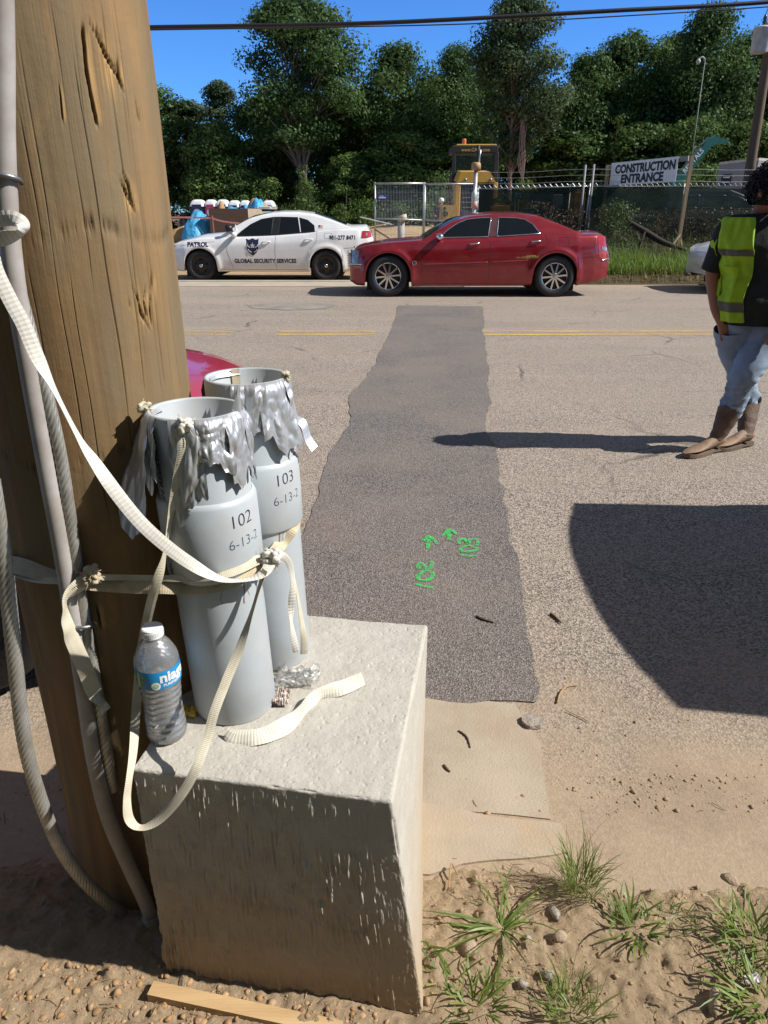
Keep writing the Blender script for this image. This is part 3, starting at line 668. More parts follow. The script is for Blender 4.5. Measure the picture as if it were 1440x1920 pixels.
# ---- straps
def ribbon(name, pts, width, mat, label, cat='strap', n=90, thick=0.0011, parent=None, group=None, ruffle=0.0):
    """pts: (Vector, twist in degrees[, width factor]); flat faces the camera side at twist 0"""
    P = spline([q[0] for q in pts], n); A = spline([(q[1],) for q in pts], n); Wf = spline([((q[2] if len(q) > 2 else 1.0),) for q in pts], n)
    V = []; al = []; L = 0; C = Vector(cam.location)
    for i in range(n):
        p = Vector(P[i]); t = (Vector(P[min(i+1,n-1)])-Vector(P[max(i-1,0)])).normalized()
        if i: L += (p-Vector(P[i-1])).length
        v = (C-p).normalized(); wd = t.cross(v)
        wd = wd.normalized() if wd.length > 1e-4 else Vector((1,0,0)); nn = wd.cross(t).normalized()
        a = R(A[i][0]); wdir = wd*math.cos(a)+nn*math.sin(a); nr = nn*math.cos(a)-wd*math.sin(a)
        hw = width/2*Wf[i][0]; rf = ruffle*math.sin(L*140)
        for s_, t_ in ((-1,-1),(-0.45,-1),(0.45,-1),(1,-1),(1,1),(0.45,1),(-0.45,1),(-1,1)):
            bow = 0.10*hw*(1-s_*s_)
            V.append(p + wdir*(s_*hw) + nr*(t_*thick/2*(1 if abs(s_) < 0.9 else 0.6)+bow+rf*(0.6+0.4*s_))); al.append(L)
    F = [(i*8+k, i*8+(k+1) % 8, (i+1)*8+(k+1) % 8, (i+1)*8+k) for i in range(n-1) for k in range(8)]+[tuple(range(7,-1,-1)), tuple((n-1)*8+k for k in range(8))]
    o = obj(name, V, F, mat, parent, smooth=False)
    a = o.data.attributes.new('along', 'FLOAT', 'POINT'); a.data.foreach_set('value', np.array(al, dtype=np.float32))
    if parent is None: tag(o, label, cat, group)
    return o
PZ = lambda p, r, x, y: cyl_hit(x, y, (p.a.x-0.010, p.a.y), r)
o = ribbon('pull_strap', [(on_pole(-6,412,0.045),0),(on_pole(22,409,0.050),0),(on_pole(42,420,0.056),25),(on_pole(38,436,0.058),60),(on_pole(10,446,0.060),20),(on_pole(-14,456,0.058),0),(on_pole(-10,500,0.060),0),
     (on_pole(18,560,0.065),0),(on_pole(45,610,0.07),0),(on_pole(68,665,0.075),15),(on_pole(100,728,0.08),68),(px(145,815,1.02),70),(px(175,862,1.00),40),(px(215,920,0.985),8),(px(262,978,0.985),0),(px(310,1022,1.00),0),
     (px(355,1055,1.035),10),(px(395,1078,1.055),45),(px(430,1088,1.075),70),(px(468,1086,1.09),70),(px(495,1074,1.10),40),(px(506,1058,1.12),20)], 0.0205, WEB_W,
     'long white ribbed strap sagging from the grey conduit to the knot on the pipes', n=170)
LP = px
o = ribbon('pull_strap', [(on_pole(-4,1052,0.012),0,1.2),(on_pole(40,1062,0.012),0,1.3),(on_pole(90,1078,0.014),15,1.1),(on_pole(150,1092,0.016),0,1.0),(on_pole(205,1098,0.016),0,1.0),(px(255,1101,1.10),0),(px(300,1101,1.085),0),
     (PZ(P1,RO+0.003,345,1102),0),(PZ(P1,RO+0.003,395,1098),0,1.15),(PZ(P1,RO+0.004,440,1085),0,1.2),(PZ(P1,RO+0.006,478,1062),0,1.0),(px(505,1046,1.16),0,0.9),(PZ(P2,RO+0.004,525,1022),0,1.1),(PZ(P2,RO+0.003,548,990),0,1.1),(px(553,975,1.36),0),(px(548,968,1.42),0)], 0.023, WEB_B,
     'tan strap tied round the wooden pole and both grey pipes', n=130)
o = ribbon('pull_strap', [(on_pole(-4,1062,0.020),30,0.7),(on_pole(60,1085,0.020),20,0.6),(on_pole(130,1088,0.022),0,0.6),(on_pole(180,1083,0.024),0,0.5),(px(240,1083,1.11),0,0.5),(px(300,1084,1.09),0,0.5),(PZ(P1,RO+0.006,350,1084),0,0.6),(PZ(P1,RO+0.006,405,1080),0,0.7),(PZ(P1,RO+0.007,450,1066),0,0.8),(px(496,1043,1.14),0,0.8)], 0.021, WEB_Y,
     'narrow doubled tan strap lying just above the strap round the pole', n=90)
knot(on_pole(172,1078,0.028), 0.016, 12).build('strap_knot', WEB_B, None, smooth=True)
tag(bpy.data.objects['strap_knot'], 'frayed grey knot in the strap in front of the pole conduit', 'knot')
# strap out of the pipe mouth, behind the bottle, under the block edge and back up
BF = lambda x, y: px(x, y, 0.925)
ribbon('pull_strap', [(P1.p(-99,T1-0.012,RO+0.002),0),(PZ(P1,RO+0.004,343,835),0),(PZ(P1,RO+0.008,332,905),10),(PZ(P1,RO+0.014,318,985),55),(px(308,1040,1.075),68),(px(296,1085,1.07),15),(px(283,1130,1.08),0),(px(270,1190,1.095),0),
     (px(262,1250,1.10),0),(px(255,1330,1.08),10),(px(250,1405,1.0),30),(px(243,1455,0.945),50),(px(238,1500,0.925),40),(px(243,1537,0.915),20),(px(265,1552,0.912),55),(px(300,1535,0.914),20),(px(340,1490,0.918),0),(px(368,1440,0.93),0),
     (px(390,1380,0.965),0),(px(402,1335,0.985),10),(px(425,1275,1.02),0),(px(448,1220,1.05),20),(px(470,1155,1.075),65),(px(485,1105,1.09),70),(px(497,1068,1.10),50)], 0.0165, WEB_Y,
     'cream strap looping from the pipe mouth past the bottle and under the block edge', n=190)
kk = knot(px(508,1045,1.135), 0.017, 21, 14); kk.build('strap_knot', WEB_W, None, smooth=True)
tag(bpy.data.objects['strap_knot.001'], 'white strap knot in front of the two grey pipes', 'knot')
ribbon('pull_strap', [(px(512,1042,1.13),10),(px(530,1042,1.15),0),(px(543,1058,1.165),20),(px(549,1090,1.18),55),(px(547,1130,1.18),10),(px(546,1165,1.18),65),(px(550,1195,1.185),30),(px(556,1222,1.19),0)], 0.014, WEB_W,
     'short white strap end with a folded tip hanging from the knot on the pipes', n=70)
ribbon('pull_strap', [(px(514,1044,1.14),20),(px(534,1046,1.165),50),(px(551,1085,1.19),72),(px(560,1130,1.20),70),(px(566,1170,1.205),50),(px(570,1200,1.21),20),(px(570,1226,1.21),0)], 0.015, WEB_Y,
     'thin cream strap end hanging beside the folded white strap end', n=60)
ribbon('pull_strap', [(on_pole(158,1090,0.030),0,0.9),(on_pole(135,1108,0.040),40,0.9),(on_pole(121,1130,0.050),75,0.9),(on_pole(125,1165,0.050),50,1.0),(on_pole(138,1205,0.045),20),(on_pole(158,1250,0.040),0),(on_pole(175,1295,0.035),0),(on_pole(186,1312,0.032),60),(on_pole(196,1335,0.030),20)], 0.027, WEB_Y,
     'crinkled cream strap tail hanging down over the conduit on the pole', n=80, ruffle=0.0012)
# loose piece lying on the block
pt = [pg(424,1373,BH+0.012), pg(445,1384,BH+0.006), pg(490,1380,BH+0.010), pg(535,1360,BH+0.012), pg(570,1328,BH+0.012), pg(600,1300,BH+0.014), pg(640,1290,BH+0.012), pg(681,1272,BH+0.016)]
ribbon('strap_scrap', [(pt[0],-20,0.7),(pt[1],0,1.0),(pt[2],25,1.05),(pt[3],10,1.1),(pt[4],35,0.8),(pt[5],-40,0.9),(pt[6],10,1.0),(pt[7],-15,0.9)], 0.030, mat_web('bleached_webbing', (0.74,0.72,0.64), (0.64,0.61,0.50), 170),
     'loose bleached strap scrap lying across the top of the concrete block', n=90, ruffle=0.0006)
# ---- conduit and guy wires on the pole
CND = M('aged_conduit', (0.40,0.375,0.36), 0.6, vscale=12, var=0.18, dirt=(0.22,0.17,0.12), dscale=6, damt=0.5)
cp_ = [on_pole(x, y, o_) for x, y, o_ in ((2,-60,0.016),(6,100,0.016),(9,300,0.016),(24,500,0.016),(56,700,0.017),(92,900,0.018),(116,1030,0.019),(140,1180,0.02),(158,1300,0.021),(176,1420,0.022),(202,1530,0.024),(240,1620,0.028),(268,1680,0.032),(282,1715,0.036))]
cr_ = thing('pole_conduit', 'slim grey plastic conduit running down the wooden pole into the ground', 'conduit', tuple(cp_[-1]))
q = [cp_[-1], cp_[-1]+Vector((0.004,-0.004,-0.05)), cp_[-1]+Vector((0.004,-0.004,-0.15))]
MB().tube(spline(cp_, 80), 0.0148, 16).build('conduit_tube', CND, cr_, smooth=True)
MB().tube(q, 0.0185, 16).build('socket', CND, cr_, smooth=True)
for (x, y) in ((9,338),(154,1172)):
    c = on_pole(x, y, 0.016); m = MB(); m.tube([c+Vector((0.021*math.cos(a), -0.021*math.sin(a)*0.9, 0.006*math.sin(a))) for a in np.linspace(-0.6, 3.9, 18)], 0.0035, 8); m.build('clamp', M('clamp_steel', (0.30,0.31,0.33), 0.4, 0.8), cr_, smooth=True)
STEEL = M('galvanised_strand', (0.44,0.43,0.40), 0.48, 0.55, vscale=25, var=0.3, dirt=(0.25,0.20,0.13), dscale=10, damt=0.5)
lobes = lambda th: 0.86+0.14*abs(math.cos(5*th))**0.6
gw = [on_pole(x, y, o_) for x, y, o_ in ((8,455,0.014),(28,520,0.012),(52,610,0.011),(82,720,0.011),(110,840,0.012),(128,950,0.012),(140,1040,0.012),(152,1120,0.012),(164,1200,0.012),(183,1300,0.012),(196,1380,0.013),(207,1450,0.010),(212,1480,0.004))]
tag(MB().tube(spline(gw, 420), 0.0110, 40, prof=lobes, twist=48).build('guy_strand', STEEL, None, smooth=True), 'thin twisted steel strand running along the right side of the pole conduit', 'steel cable', 'twisted steel strands')
gw = [px(-16,900,1.02), px(-2,985,1.02), px(12,1090,1.02), px(28,1240,1.02), px(46,1390,1.02), px(76,1500,1.03), px(112,1588,1.04), px(158,1652,1.06), px(214,1702,1.09), px(250,1724,1.11), px(284,1738,1.14)]
tag(MB().tube(spline(gw, 420), 0.0128, 40, prof=lobes, twist=48).build('guy_strand', STEEL, None, smooth=True), 'thick twisted steel strand sweeping past the left of the pole into its foot', 'steel cable', 'twisted steel strands')
# ---- bottle
bc = pg(306,1398,BH); bc.y += 0.03
bot = thing('water_bottle', 'clear plastic water bottle with a blue label on the corner of the concrete block', 'bottle', tuple(bc))
BR = 0.0385
def mat_clear(name, ior, rough, bump, bscale, tint=(0.95,0.97,0.98)):
    m, nt, p = new_mat(name); p.inputs['Base Color'].default_value = (*tint, 1); p.inputs['Transmission Weight'].default_value = 1.0
    p.inputs['IOR'].default_value = ior; p.inputs['Roughness'].default_value = rough
    if bump: nt.links.new(_bump(nt, _noise(nt, _coords(nt), bscale, 2), bump, 0.004), p.inputs['Normal'])
    return m
CLR = mat_film('clear_plastic', 0.17, 0.12); H2O = mat_film('water', 0.10, 0.14)
prof = [(0.0,0.004),(0.020,0.003),(0.030,0.0),(0.0345,0.006)]
for i in range(44):
    z = 0.012+0.108*i/43; prof.append((0.0355-0.0025*math.exp(-((z-0.07)/0.03)**2)+0.0014*math.sin(z*2*math.pi/0.0125), z))
prof += [(BR-0.001,0.125),(BR,0.129),(BR,0.163),(BR-0.0005,0.168),(0.0375,0.176),(0.034,0.187),(0.028,0.199),(0.021,0.209),(0.0165,0.214),(0.0150,0.218),(0.0150,0.226)]
MB().lathe(prof, 64).build('bottle_body', CLR, bot, smooth=True, local=True)
wp = [(max(r-0.0012, 0), z+0.001) for r, z in prof if z < 0.152]+[(0.0,0.152)]
MB().lathe(wp, 64).build('water', H2O, bot, smooth=True, local=True)
# condensation drops inside the shoulder
rg = random.Random(5); dm = MB()
for i in range(260):
    z = rg.uniform(0.165, 0.210); r = np.interp(z, [q[1] for q in prof[-11:]], [q[0] for q in prof[-11:]])+0.0002; a = rg.uniform(-math.pi, 0.4); s = rg.uniform(0.0004, 0.0011)
    dm.sphere((r*math.cos(a), r*math.sin(a), z), s, 5, 4)
dm.build('droplets', mat_film('droplet', 0.35, 0.25), bot, smooth=True, local=True)
cm = MB(); cm.lathe([(0.0,0.2355),(0.0165,0.2355),(0.0182,0.234),(0.0185,0.231)]+[(0.0185,0.222),(0.0185,0.2185),(0.0152,0.218)], 40)
for k in range(40):
    a = 2*math.pi*k/40; cm.box((0.0187*math.cos(a), 0.0187*math.sin(a), 0.2265), (0.0008,0.0012,0.008), Matrix.Rotation(a, 3, 'Z'))
cm.build('cap', M('white_cap', (0.80,0.81,0.81), 0.35), bot, smooth=False, local=True)
lb = MB(); lb.lathe([(BR+0.0004,0.1285),(BR+0.0006,0.130),(BR+0.0006,0.163),(BR+0.0004,0.1645)], 64)
lab = lb.build('label', M('blue_label', (0.012,0.20,0.46), 0.35, col2=(0.01,0.28,0.60), vscale=20), bot, smooth=True, local=True)
def on_bottle(V, th0, z0, slant=0.0): return [((BR+0.0011)*math.cos(R(th0)+v[0]/BR), (BR+0.0011)*math.sin(R(th0)+v[0]/BR), z0+v[1]+slant*v[0]) for v in V]
WHT = M('white_print', (0.82,0.83,0.84), 0.5)
V, F = text_geo('niagara', 0.028, 0.0009, 'LEFT', 5); obj('brand_text', on_bottle(V, -70, 0.1515), F, WHT, lab, local=True)
V, F = text_geo('PURIFIED', 0.0075, 0.0002, 'LEFT', 2); obj('label_text', on_bottle(V, -62, 0.1365), F, WHT, lab, local=True)
def disc(r, n=24): return np.array([(r*math.cos(2*math.pi*k/n), r*math.sin(2*math.pi*k/n), 0) for k in range(n)]), [tuple(range(n))]
def bdisc(name, r, th, z, mat, off):
    V = [(0,0,0)]; n = 24; V += [(r*math.cos(2*math.pi*k/n), r*math.sin(2*math.pi*k/n), 0) for k in range(n)]
    W = [((BR+off)*math.cos(R(th)+v[0]/BR), (BR+off)*math.sin(R(th)+v[0]/BR), z+v[1]) for v in V]
    obj(name, W, [(0, 1+k, 1+(k+1) % n) for k in range(n)], mat, lab, local=True)
bdisc('badge', 0.0078, -80, 0.1375, WHT, 0.0011); bdisc('badge_centre', 0.0048, -80, 0.1375, M('badge_green', (0.15,0.38,0.12), 0.5, col2=(0.5,0.65,0.4), vscale=160), 0.0014)
gm = MB(); rg = random.Random(3)
for k in range(46):
    a = R(rg.uniform(-150,-112)); z = 0.134+rg.random()*0.024; s = rg.uniform(0.0018,0.0036)
    gm.add([((BR+0.0010+k*2e-6)*math.cos(a+s*c/BR), (BR+0.0010+k*2e-6)*math.sin(a+s*c/BR), z+s*d) for c, d in ((-1,-0.6),(1,-0.7),(0.8,0.8),(-0.7,0.9))], [(0,1,2,3)])
gm.build('leaf_print', M('label_green', (0.05,0.22,0.06), 0.5, col2=(0.18,0.40,0.10), vscale=200), lab, local=True)
gm = MB(); gm.grid(lambda u, v: ((BR+0.0013)*math.cos(R(-134+u*9+3*v)), (BR+0.0013)*math.sin(R(-134+u*9+3*v)), 0.131+0.030*v), 3, 3); gm.build('waterfall_print', M('label_pale', (0.45,0.55,0.42), 0.5), lab, local=True)
# ---- litter on the block
cw = MB(); c0 = pg(560,1275,BH)
def crump(u, v):
    n1 = mnoise.noise(Vector((u*5, v*5, 0))); n2 = mnoise.noise(Vector((u*13, v*13, 2)))
    return c0+Vector(((u-0.5)*0.085, (v-0.5)*0.060, 0.006+0.020*abs(n1)+0.010*abs(n2)))+Vector((0.010*n2, 0.010*n1, 0))
cw.grid(crump, 26, 22)
CW = mat_film('cellophane', 0.12, 0.12); tag(cw.build('plastic_wrapper', CW, None), 'crumpled clear plastic wrapper on the block beside the pipe marked 102', 'wrapper')
cw = MB(); c1 = pg(528,1312,BH)
cw.grid(lambda u, v: c1+Vector(((u-0.5)*0.032, (v-0.5)*0.05, 0.004+0.020*abs(mnoise.noise(Vector((u*7, v*7, 9)))))), 14, 16)
tag(cw.build('plastic_wrapper', M('brown_film', (0.30,0.22,0.18), 0.25, col2=(0.55,0.48,0.44), vscale=60), None), 'small brown crumpled wrapper squeezed against the foot of the nearer pipe', 'wrapper')
cw = MB(); c2 = pg(356,1338,BH)
cw.grid(lambda u, v: c2+Vector(((u-0.5)*0.03, (v-0.5)*0.03, 0.003+0.016*abs(mnoise.noise(Vector((u*5, v*6, 19)))))), 10, 10)
tag(cw.build('yellow_scrap', M('yellow_film', (0.62,0.47,0.06), 0.4), None), 'small yellow scrap on the block between the bottle and the pipe', 'scrap')
# wooden strip at the foot of the block
a = pg(284,1862,0.02); b = pg(640,1935,0.02)
wm = MB(); wm.bar(a+Vector((0,0,0.006)), b+Vector((0,0,0.0)), 0.028, 0.022)
tag(wm.build('wood_strip', M('raw_lumber', (0.56,0.38,0.19), 0.8, col2=(0.42,0.27,0.13), vscale=12, stretch=(0.2,3,3), bump=0.4, bscale=60)), 'narrow split wooden strip lying in the dirt at the foot of the concrete block', 'wood strip')
# ================================================================ THINGS ON THE GROUND
def vz(x, y): return float(verge_h(np.array([x]), np.array([y]))[0]) if (y < 1.40) else 0.0
STONE = M('stone_tan', (0.36,0.27,0.18), 0.85, col2=(0.26,0.20,0.15), vscale=30, bump=0.5, bscale=140, dirt=(0.42,0.31,0.19), damt=0.6, dscale=20)
def mat_pebble():
    m, nt, p = new_mat('pebbles'); g = nt.nodes.new('ShaderNodeNewGeometry')
    r = nt.nodes.new('ShaderNodeValToRGB'); e = r.color_ramp.elements
    e[0].position = 0; e[0].color = (0.28,0.165,0.075,1); e[1].position = 1; e[1].color = (0.40,0.28,0.16,1)
    for q, c in ((0.2,(0.34,0.20,0.085,1)),(0.4,(0.25,0.15,0.08,1)),(0.55,(0.36,0.25,0.15,1)),(0.7,(0.23,0.125,0.075,1)),(0.85,(0.37,0.235,0.11,1))):
        n = e.new(q); n.color = c
    nt.links.new(g.outputs['Random Per Island'], r.inputs[0])
    c = _mixc(nt, _ramp(nt, _noise(nt, _coords(nt), 90, 3), 0.5, 0.75), r.outputs[0], (0.42,0.30,0.18))
    nt.links.new(c, p.inputs['Base Color']); p.inputs['Roughness'].default_value = 0.7; p.inputs['Specular IOR Level'].default_value = 0.3
    nt.links.new(_bump(nt, _noise(nt, _coords(nt), 250, 3), 0.3, 0.003), p.inputs['Normal']); return m
PEB = mat_pebble()
ico = bmesh.new(); bmesh.ops.create_icosphere(ico, subdivisions=2, radius=1.0); ICV = np.array([v.co[:] for v in ico.verts]); ICF = np.array([[v.index for v in f.verts] for f in ico.faces]); ico.free()
ico = bmesh.new(); bmesh.ops.create_icosphere(ico, subdivisions=1, radius=1.0); ICV1 = np.array([v.co[:] for v in ico.verts]); ICF1 = np.array([[v.index for v in f.verts] for f in ico.faces]); ico.free()
def pebbles(spots, seed, big=True):
    rs = np.random.RandomState(seed); VV = []; FF = []; b = 0
    cv, cf = (ICV, ICF) if big else (ICV1, ICF1)
    for (x, y, s) in spots:
        q = rs.uniform(0.55, 1.25, 3)*np.array([1,1,0.72])*s
        v = cv*(1+0.22*rs.randn(1, 3)*cv[:, [1,2,0]]+0.22*rs.randn(1, 3)*cv[:, [2,0,1]]**2)*q
        a = rs.uniform(0, 6.28); ca, sa = math.cos(a), math.sin(a)
        v = np.stack([v[:,0]*ca-v[:,1]*sa, v[:,0]*sa+v[:,1]*ca, v[:,2]], 1)+np.array([x, y, vz(x, y)+s*rs.uniform(-0.35,0.25)])
        VV.append(v); FF.append(cf+b); b += len(v)
    return np.concatenate(VV), np.concatenate(FF)
rg = random.Random(8); spots = []
def inblock(x, y):
    d = Vector((x, y, 0))-BFL; u, v = d.dot(bx), d.dot(by); return -0.01 < u < BW+0.05 and -0.01 < v < BDP+0.01
for i in range(2600):
    x = rg.uniform(-0.95, 0.02); y = rg.uniform(0.60, 0.985)-0.06*max(0, x)
    if inblock(x, y) or rg.random() < 0.5*mnoise.noise(Vector((x*9, y*9, 2)))+0.1: continue
    spots.append((x, y, rg.choice([0.0012,0.0015,0.002,0.002,0.003,0.003,0.004,0.005,0.006,0.0075])))
V, F = pebbles(spots, 1); kind(obj('gravel', V, F, PEB, smooth=True), 'stuff')
spots = []
for i in range(9000):
    x = rg.uniform(0.06, 1.2); y = 0.7+0.85*rg.random()**1.1
    if inblock(x, y): continue
    if mnoise.noise(Vector((x*5, y*5, 7))) < rg.uniform(-0.45, 0.5): continue
    spots.append((x, y, 0.0010/(rg.random()+0.11)))
for i in range(1500):
    x = rg.uniform(0.3, 1.6); y = rg.uniform(1.5, 2.1); spots.append((x, y, 0.00055/(rg.random()+0.11)))
for i in range(500):
    x = rg.uniform(-1.5, -0.5); y = rg.uniform(1.1, 1.5); spots.append((x, y, 0.0010/(rg.random()+0.14)))
V, F = pebbles(spots, 2, False); kind(obj('gravel', V, F, mat_dirt('clods', (0.43,0.31,0.19), (0.30,0.21,0.13), (0.36,0.26,0.165), 2.0, 0.5), smooth=False), 'stuff')
# short dry straw and rootlets scattered over the soil
sm = MB(); rg = random.Random(31)
for i in range(420):
    x, y = (rg.uniform(0.08, 1.2), rg.uniform(0.72, 1.42)) if i % 3 else (rg.uniform(-0.95, 0.0), rg.uniform(0.62, 0.95))
    if inblock(x, y): continue
    a = rg.uniform(0, 6.283); L = rg.uniform(0.008, 0.045); z = vz(x, y)+0.002; q = Vector((x, y, z)); e = q+Vector((math.cos(a)*L, math.sin(a)*L, 0)); e.z = vz(e.x, e.y)+rg.uniform(0.001, 0.006)
    sm.tube([q, q.lerp(e, 0.5)+Vector((rg.uniform(-.003,.003), rg.uniform(-.003,.003), 0.003)), e], rg.uniform(0.0004, 0.0011), 4)
kind(sm.build('dry_straw', M('straw_litter', (0.40,0.29,0.16), 0.85, col2=(0.20,0.13,0.07), vscale=12)), 'stuff')
# single stones and clods
def stone(x, y, s, label, mat=STONE, seed=1, flat=0.75, z=None):
    p = pg(x, y, 0.02); v = ICV.copy(); rs = np.random.RandomState(seed)
    s = s*0.72; q = 1+0.95*(fbm(v*1.9+seed*3.1, 3, seed)-0.5)[:,None]*2*0.6; v = np.sign(v)*np.abs(v)**0.9*q*np.array([1.1,0.85,flat])*s
    base = vz(p.x, p.y) if z is None else z
    o = obj('stone', v, ICF, mat, smooth=False); o.location = (p.x, p.y, base+s*flat*0.3); o.rotation_euler = (0.1*seed, 0.2, seed*1.3)
    return tag(o, label, 'stone', 'loose stones and clods')
DK = M('stone_dark', (0.13,0.10,0.075), 0.85, var=0.4, vscale=40, bump=0.5, bscale=120)
GRY = M('stone_grey', (0.34,0.30,0.25), 0.85, var=0.3, vscale=40, bump=0.5, bscale=120)
RED = M('stone_red', (0.22,0.10,0.07), 0.7, col2=(0.33,0.24,0.18), vscale=45, stretch=(1,1,3))
for a in ((850,1604,0.017,'dark clod on the pale gutter slab by the block corner',DK,2,0.9),(1212,1610,0.018,'pale standing stone behind the tall grass tuft',STONE,3,1.1),
          (1375,1640,0.026,'large flat tan stone at the right above the leafy grass clump',STONE,4,0.6),(1048,1768,0.020,'round tan clod in the middle of the bare dirt',STONE,5,0.8),
          (990,1772,0.013,'smooth grey pebble beside the spreading crabgrass',GRY,6,0.6),(980,1848,0.014,'pale upright pebble near the bottom weeds',GRY,7,0.9),
          (1040,1850,0.011,'reddish banded pebble beside the dry tuft',RED,8,0.8),(955,1670,0.017,'rough clod between the crabgrass and the grass tuft',STONE,9,0.8),
          (880,1790,0.024,'broad crumbly clod left of the crabgrass',STONE,10,0.6),(1040,1715,0.024,'pale lump of crumbled mortar under the tall grass tuft',GRY,11,0.6),
          (1025,1835,0.018,'grey clod behind the reddish banded pebble',GRY,12,0.8),(1335,1890,0.032,'wide half buried flat stone by the right weeds',STONE,13,0.4)):
    stone(*a[:4], mat=a[4], seed=a[5], flat=a[6])
stone(1190,1475,0.010,'small brown stone on the dusty road edge',STONE,21,0.8,0.0); stone(1088,1356,0.008,'small pale chip on the road near the twig',GRY,22,0.7,0.0); stone(1192,1345,0.007,'tiny dark stone just below the car shadow',DK,23,0.7,0.0)
p = pg(998,1352,0.012); fm = MB(); n = 26
ring = [(0.034*(1+0.35*mnoise.noise(Vector((math.cos(a)*1.5, math.sin(a)*1.5, 3))))*math.cos(a), 0.028*(1+0.35*mnoise.noise(Vector((math.cos(a)*1.5, math.sin(a)*1.5, 8))))*math.sin(a)) for a in np.linspace(0, 6.283, n, endpoint=False)]
fm.prism([(p.x+a, p.y+b) for a, b in ring], 0.003, 0.017)
tag(fm.build('mortar_patch', M('mortar', (0.36,0.31,0.26), 0.95, var=0.3, vscale=40, bump=0.8, bscale=90)), 'flattened grey lump of mortar at the corner of the concrete apron', 'mortar lump')
# twigs
BARK = M('twig_bark', (0.10,0.06,0.035), 0.85, var=0.3)
def twig(pts, r, label, mat=BARK, z=0.006):
    P = [pg(x, y, z) for x, y in pts]; n = 18; Q = spline(P, n); rr = [r*(0.55+0.45*math.sin(math.pi*min(1, (i+3)/n)))*(1+0.25*math.sin(i*2.1)) for i in range(n)]
    return tag(MB().tube(Q, rr, 7).build('twig', mat, None, smooth=True), label, 'twig', 'twigs on the road')
twig([(893,1155),(905,1161),(926,1167)], 0.0055, 'dark twig lying on the asphalt patch below the green paint', z=0.009)
twig([(1032,1150),(1042,1158),(1052,1168)], 0.0055, 'dark twig on the tan road right of the asphalt patch')
twig([(860,1370),(875,1382),(882,1402)], 0.0032, 'thin curved twig on the concrete apron', z=0.0065)
twig([(832,1434),(838,1442),(844,1447)], 0.0040, 'short dark twig at the foot of the apron near the block', z=0.0065)
DRY = M('dry_stalk', (0.42,0.25,0.11), 0.8, var=0.3)
twig([(1045,1318),(1050,1300),(1062,1288),(1084,1284)], 0.0030, 'bent orange dry leaf stalk on the road edge', DRY)
twig([(1062,1332),(1090,1345),(1104,1353)], 0.0020, 'pale straw lying on the road edge', M('straw', (0.55,0.42,0.24), 0.8))
tag(MB().tube(spline([pg(x, y, 0.022) for x, y in ((842,1665),(846,1620),(858,1640))], 12), 0.002, 6).build('twig', DRY, None), 'short dry stalk beside the dark clod', 'twig', 'twigs on the road')
# ---- weeds and grass
def mat_blade(name, a, b, c):
    m, nt, p = new_mat(name); nt.nodes.remove(p); out = nt.nodes['Material Output']
    g = nt.nodes.new('ShaderNodeNewGeometry'); r = nt.nodes.new('ShaderNodeValToRGB'); e = r.color_ramp.elements
    e[0].color = (*a, 1); e[1].color = (*c, 1); n = e.new(0.5); n.color = (*b, 1); nt.links.new(g.outputs['Random Per Island'], r.inputs[0])
    col = _mixc(nt, _math(nt, 'MULTIPLY', _ramp(nt, _noise(nt, _coords(nt), 8, 3), 0.4, 0.7), 0.5), r.outputs[0], tuple(q*0.6 for q in a))
    d = nt.nodes.new('ShaderNodeBsdfDiffuse'); t = nt.nodes.new('ShaderNodeBsdfTranslucent'); gl = nt.nodes.new('ShaderNodeBsdfGlossy'); gl.inputs['Roughness'].default_value = 0.45
    nt.links.new(col, d.inputs[0]); nt.links.new(_mixc(nt, 0.5, col, tuple(min(1, q*1.6) for q in c)), t.inputs[0])
    m1 = nt.nodes.new('ShaderNodeMixShader'); m1.inputs[0].default_value = 0.32; nt.links.new(d.outputs[0], m1.inputs[1]); nt.links.new(t.outputs[0], m1.inputs[2])
    m2 = nt.nodes.new('ShaderNodeMixShader'); m2.inputs[0].default_value = 0.025; nt.links.new(m1.outputs[0], m2.inputs[1]); nt.links.new(gl.outputs[0], m2.inputs[2])
    nt.links.new(m2.outputs[0], out.inputs['Surface']); return m
GR1 = mat_blade('grass_blade', (0.08,0.15,0.028), (0.14,0.22,0.04), (0.25,0.29,0.08))
GR2 = mat_blade('dry_blade', (0.22,0.18,0.07), (0.30,0.24,0.10), (0.16,0.17,0.05))
def blade(mb, base, d, length, wid, droop, rg, seg=6, fold=0.0):
    side = Vector((-d.y, d.x, 0)); side = side.normalized() if side.length > 1e-3 else Vector((1,0,0))
    side = (side+Vector((rg.uniform(-.4,.4), rg.uniform(-.4,.4), rg.uniform(-.5,.5)))).normalized()
    V = []; p = Vector(base); dirv = d.normalized(); curl = rg.uniform(-0.16, 0.16)
    for i in range(seg+1):
        t = i/seg; wv = wid*(0.55+0.9*t)*(1-t)**0.6 if t > 0 else wid*0.55
        V += [p-side*wv/2, p+side*wv/2]
        dirv = (dirv+Vector((side.x*curl, side.y*curl, -droop/seg))).normalized(); p = p+dirv*(length/seg)
        if p.z < base.z-0.004: p.z = base.z-0.004+0.002*t
    mb.add(V, [(2*i, 2*i+1, 2*i+3, 2*i+2) for i in range(seg)])
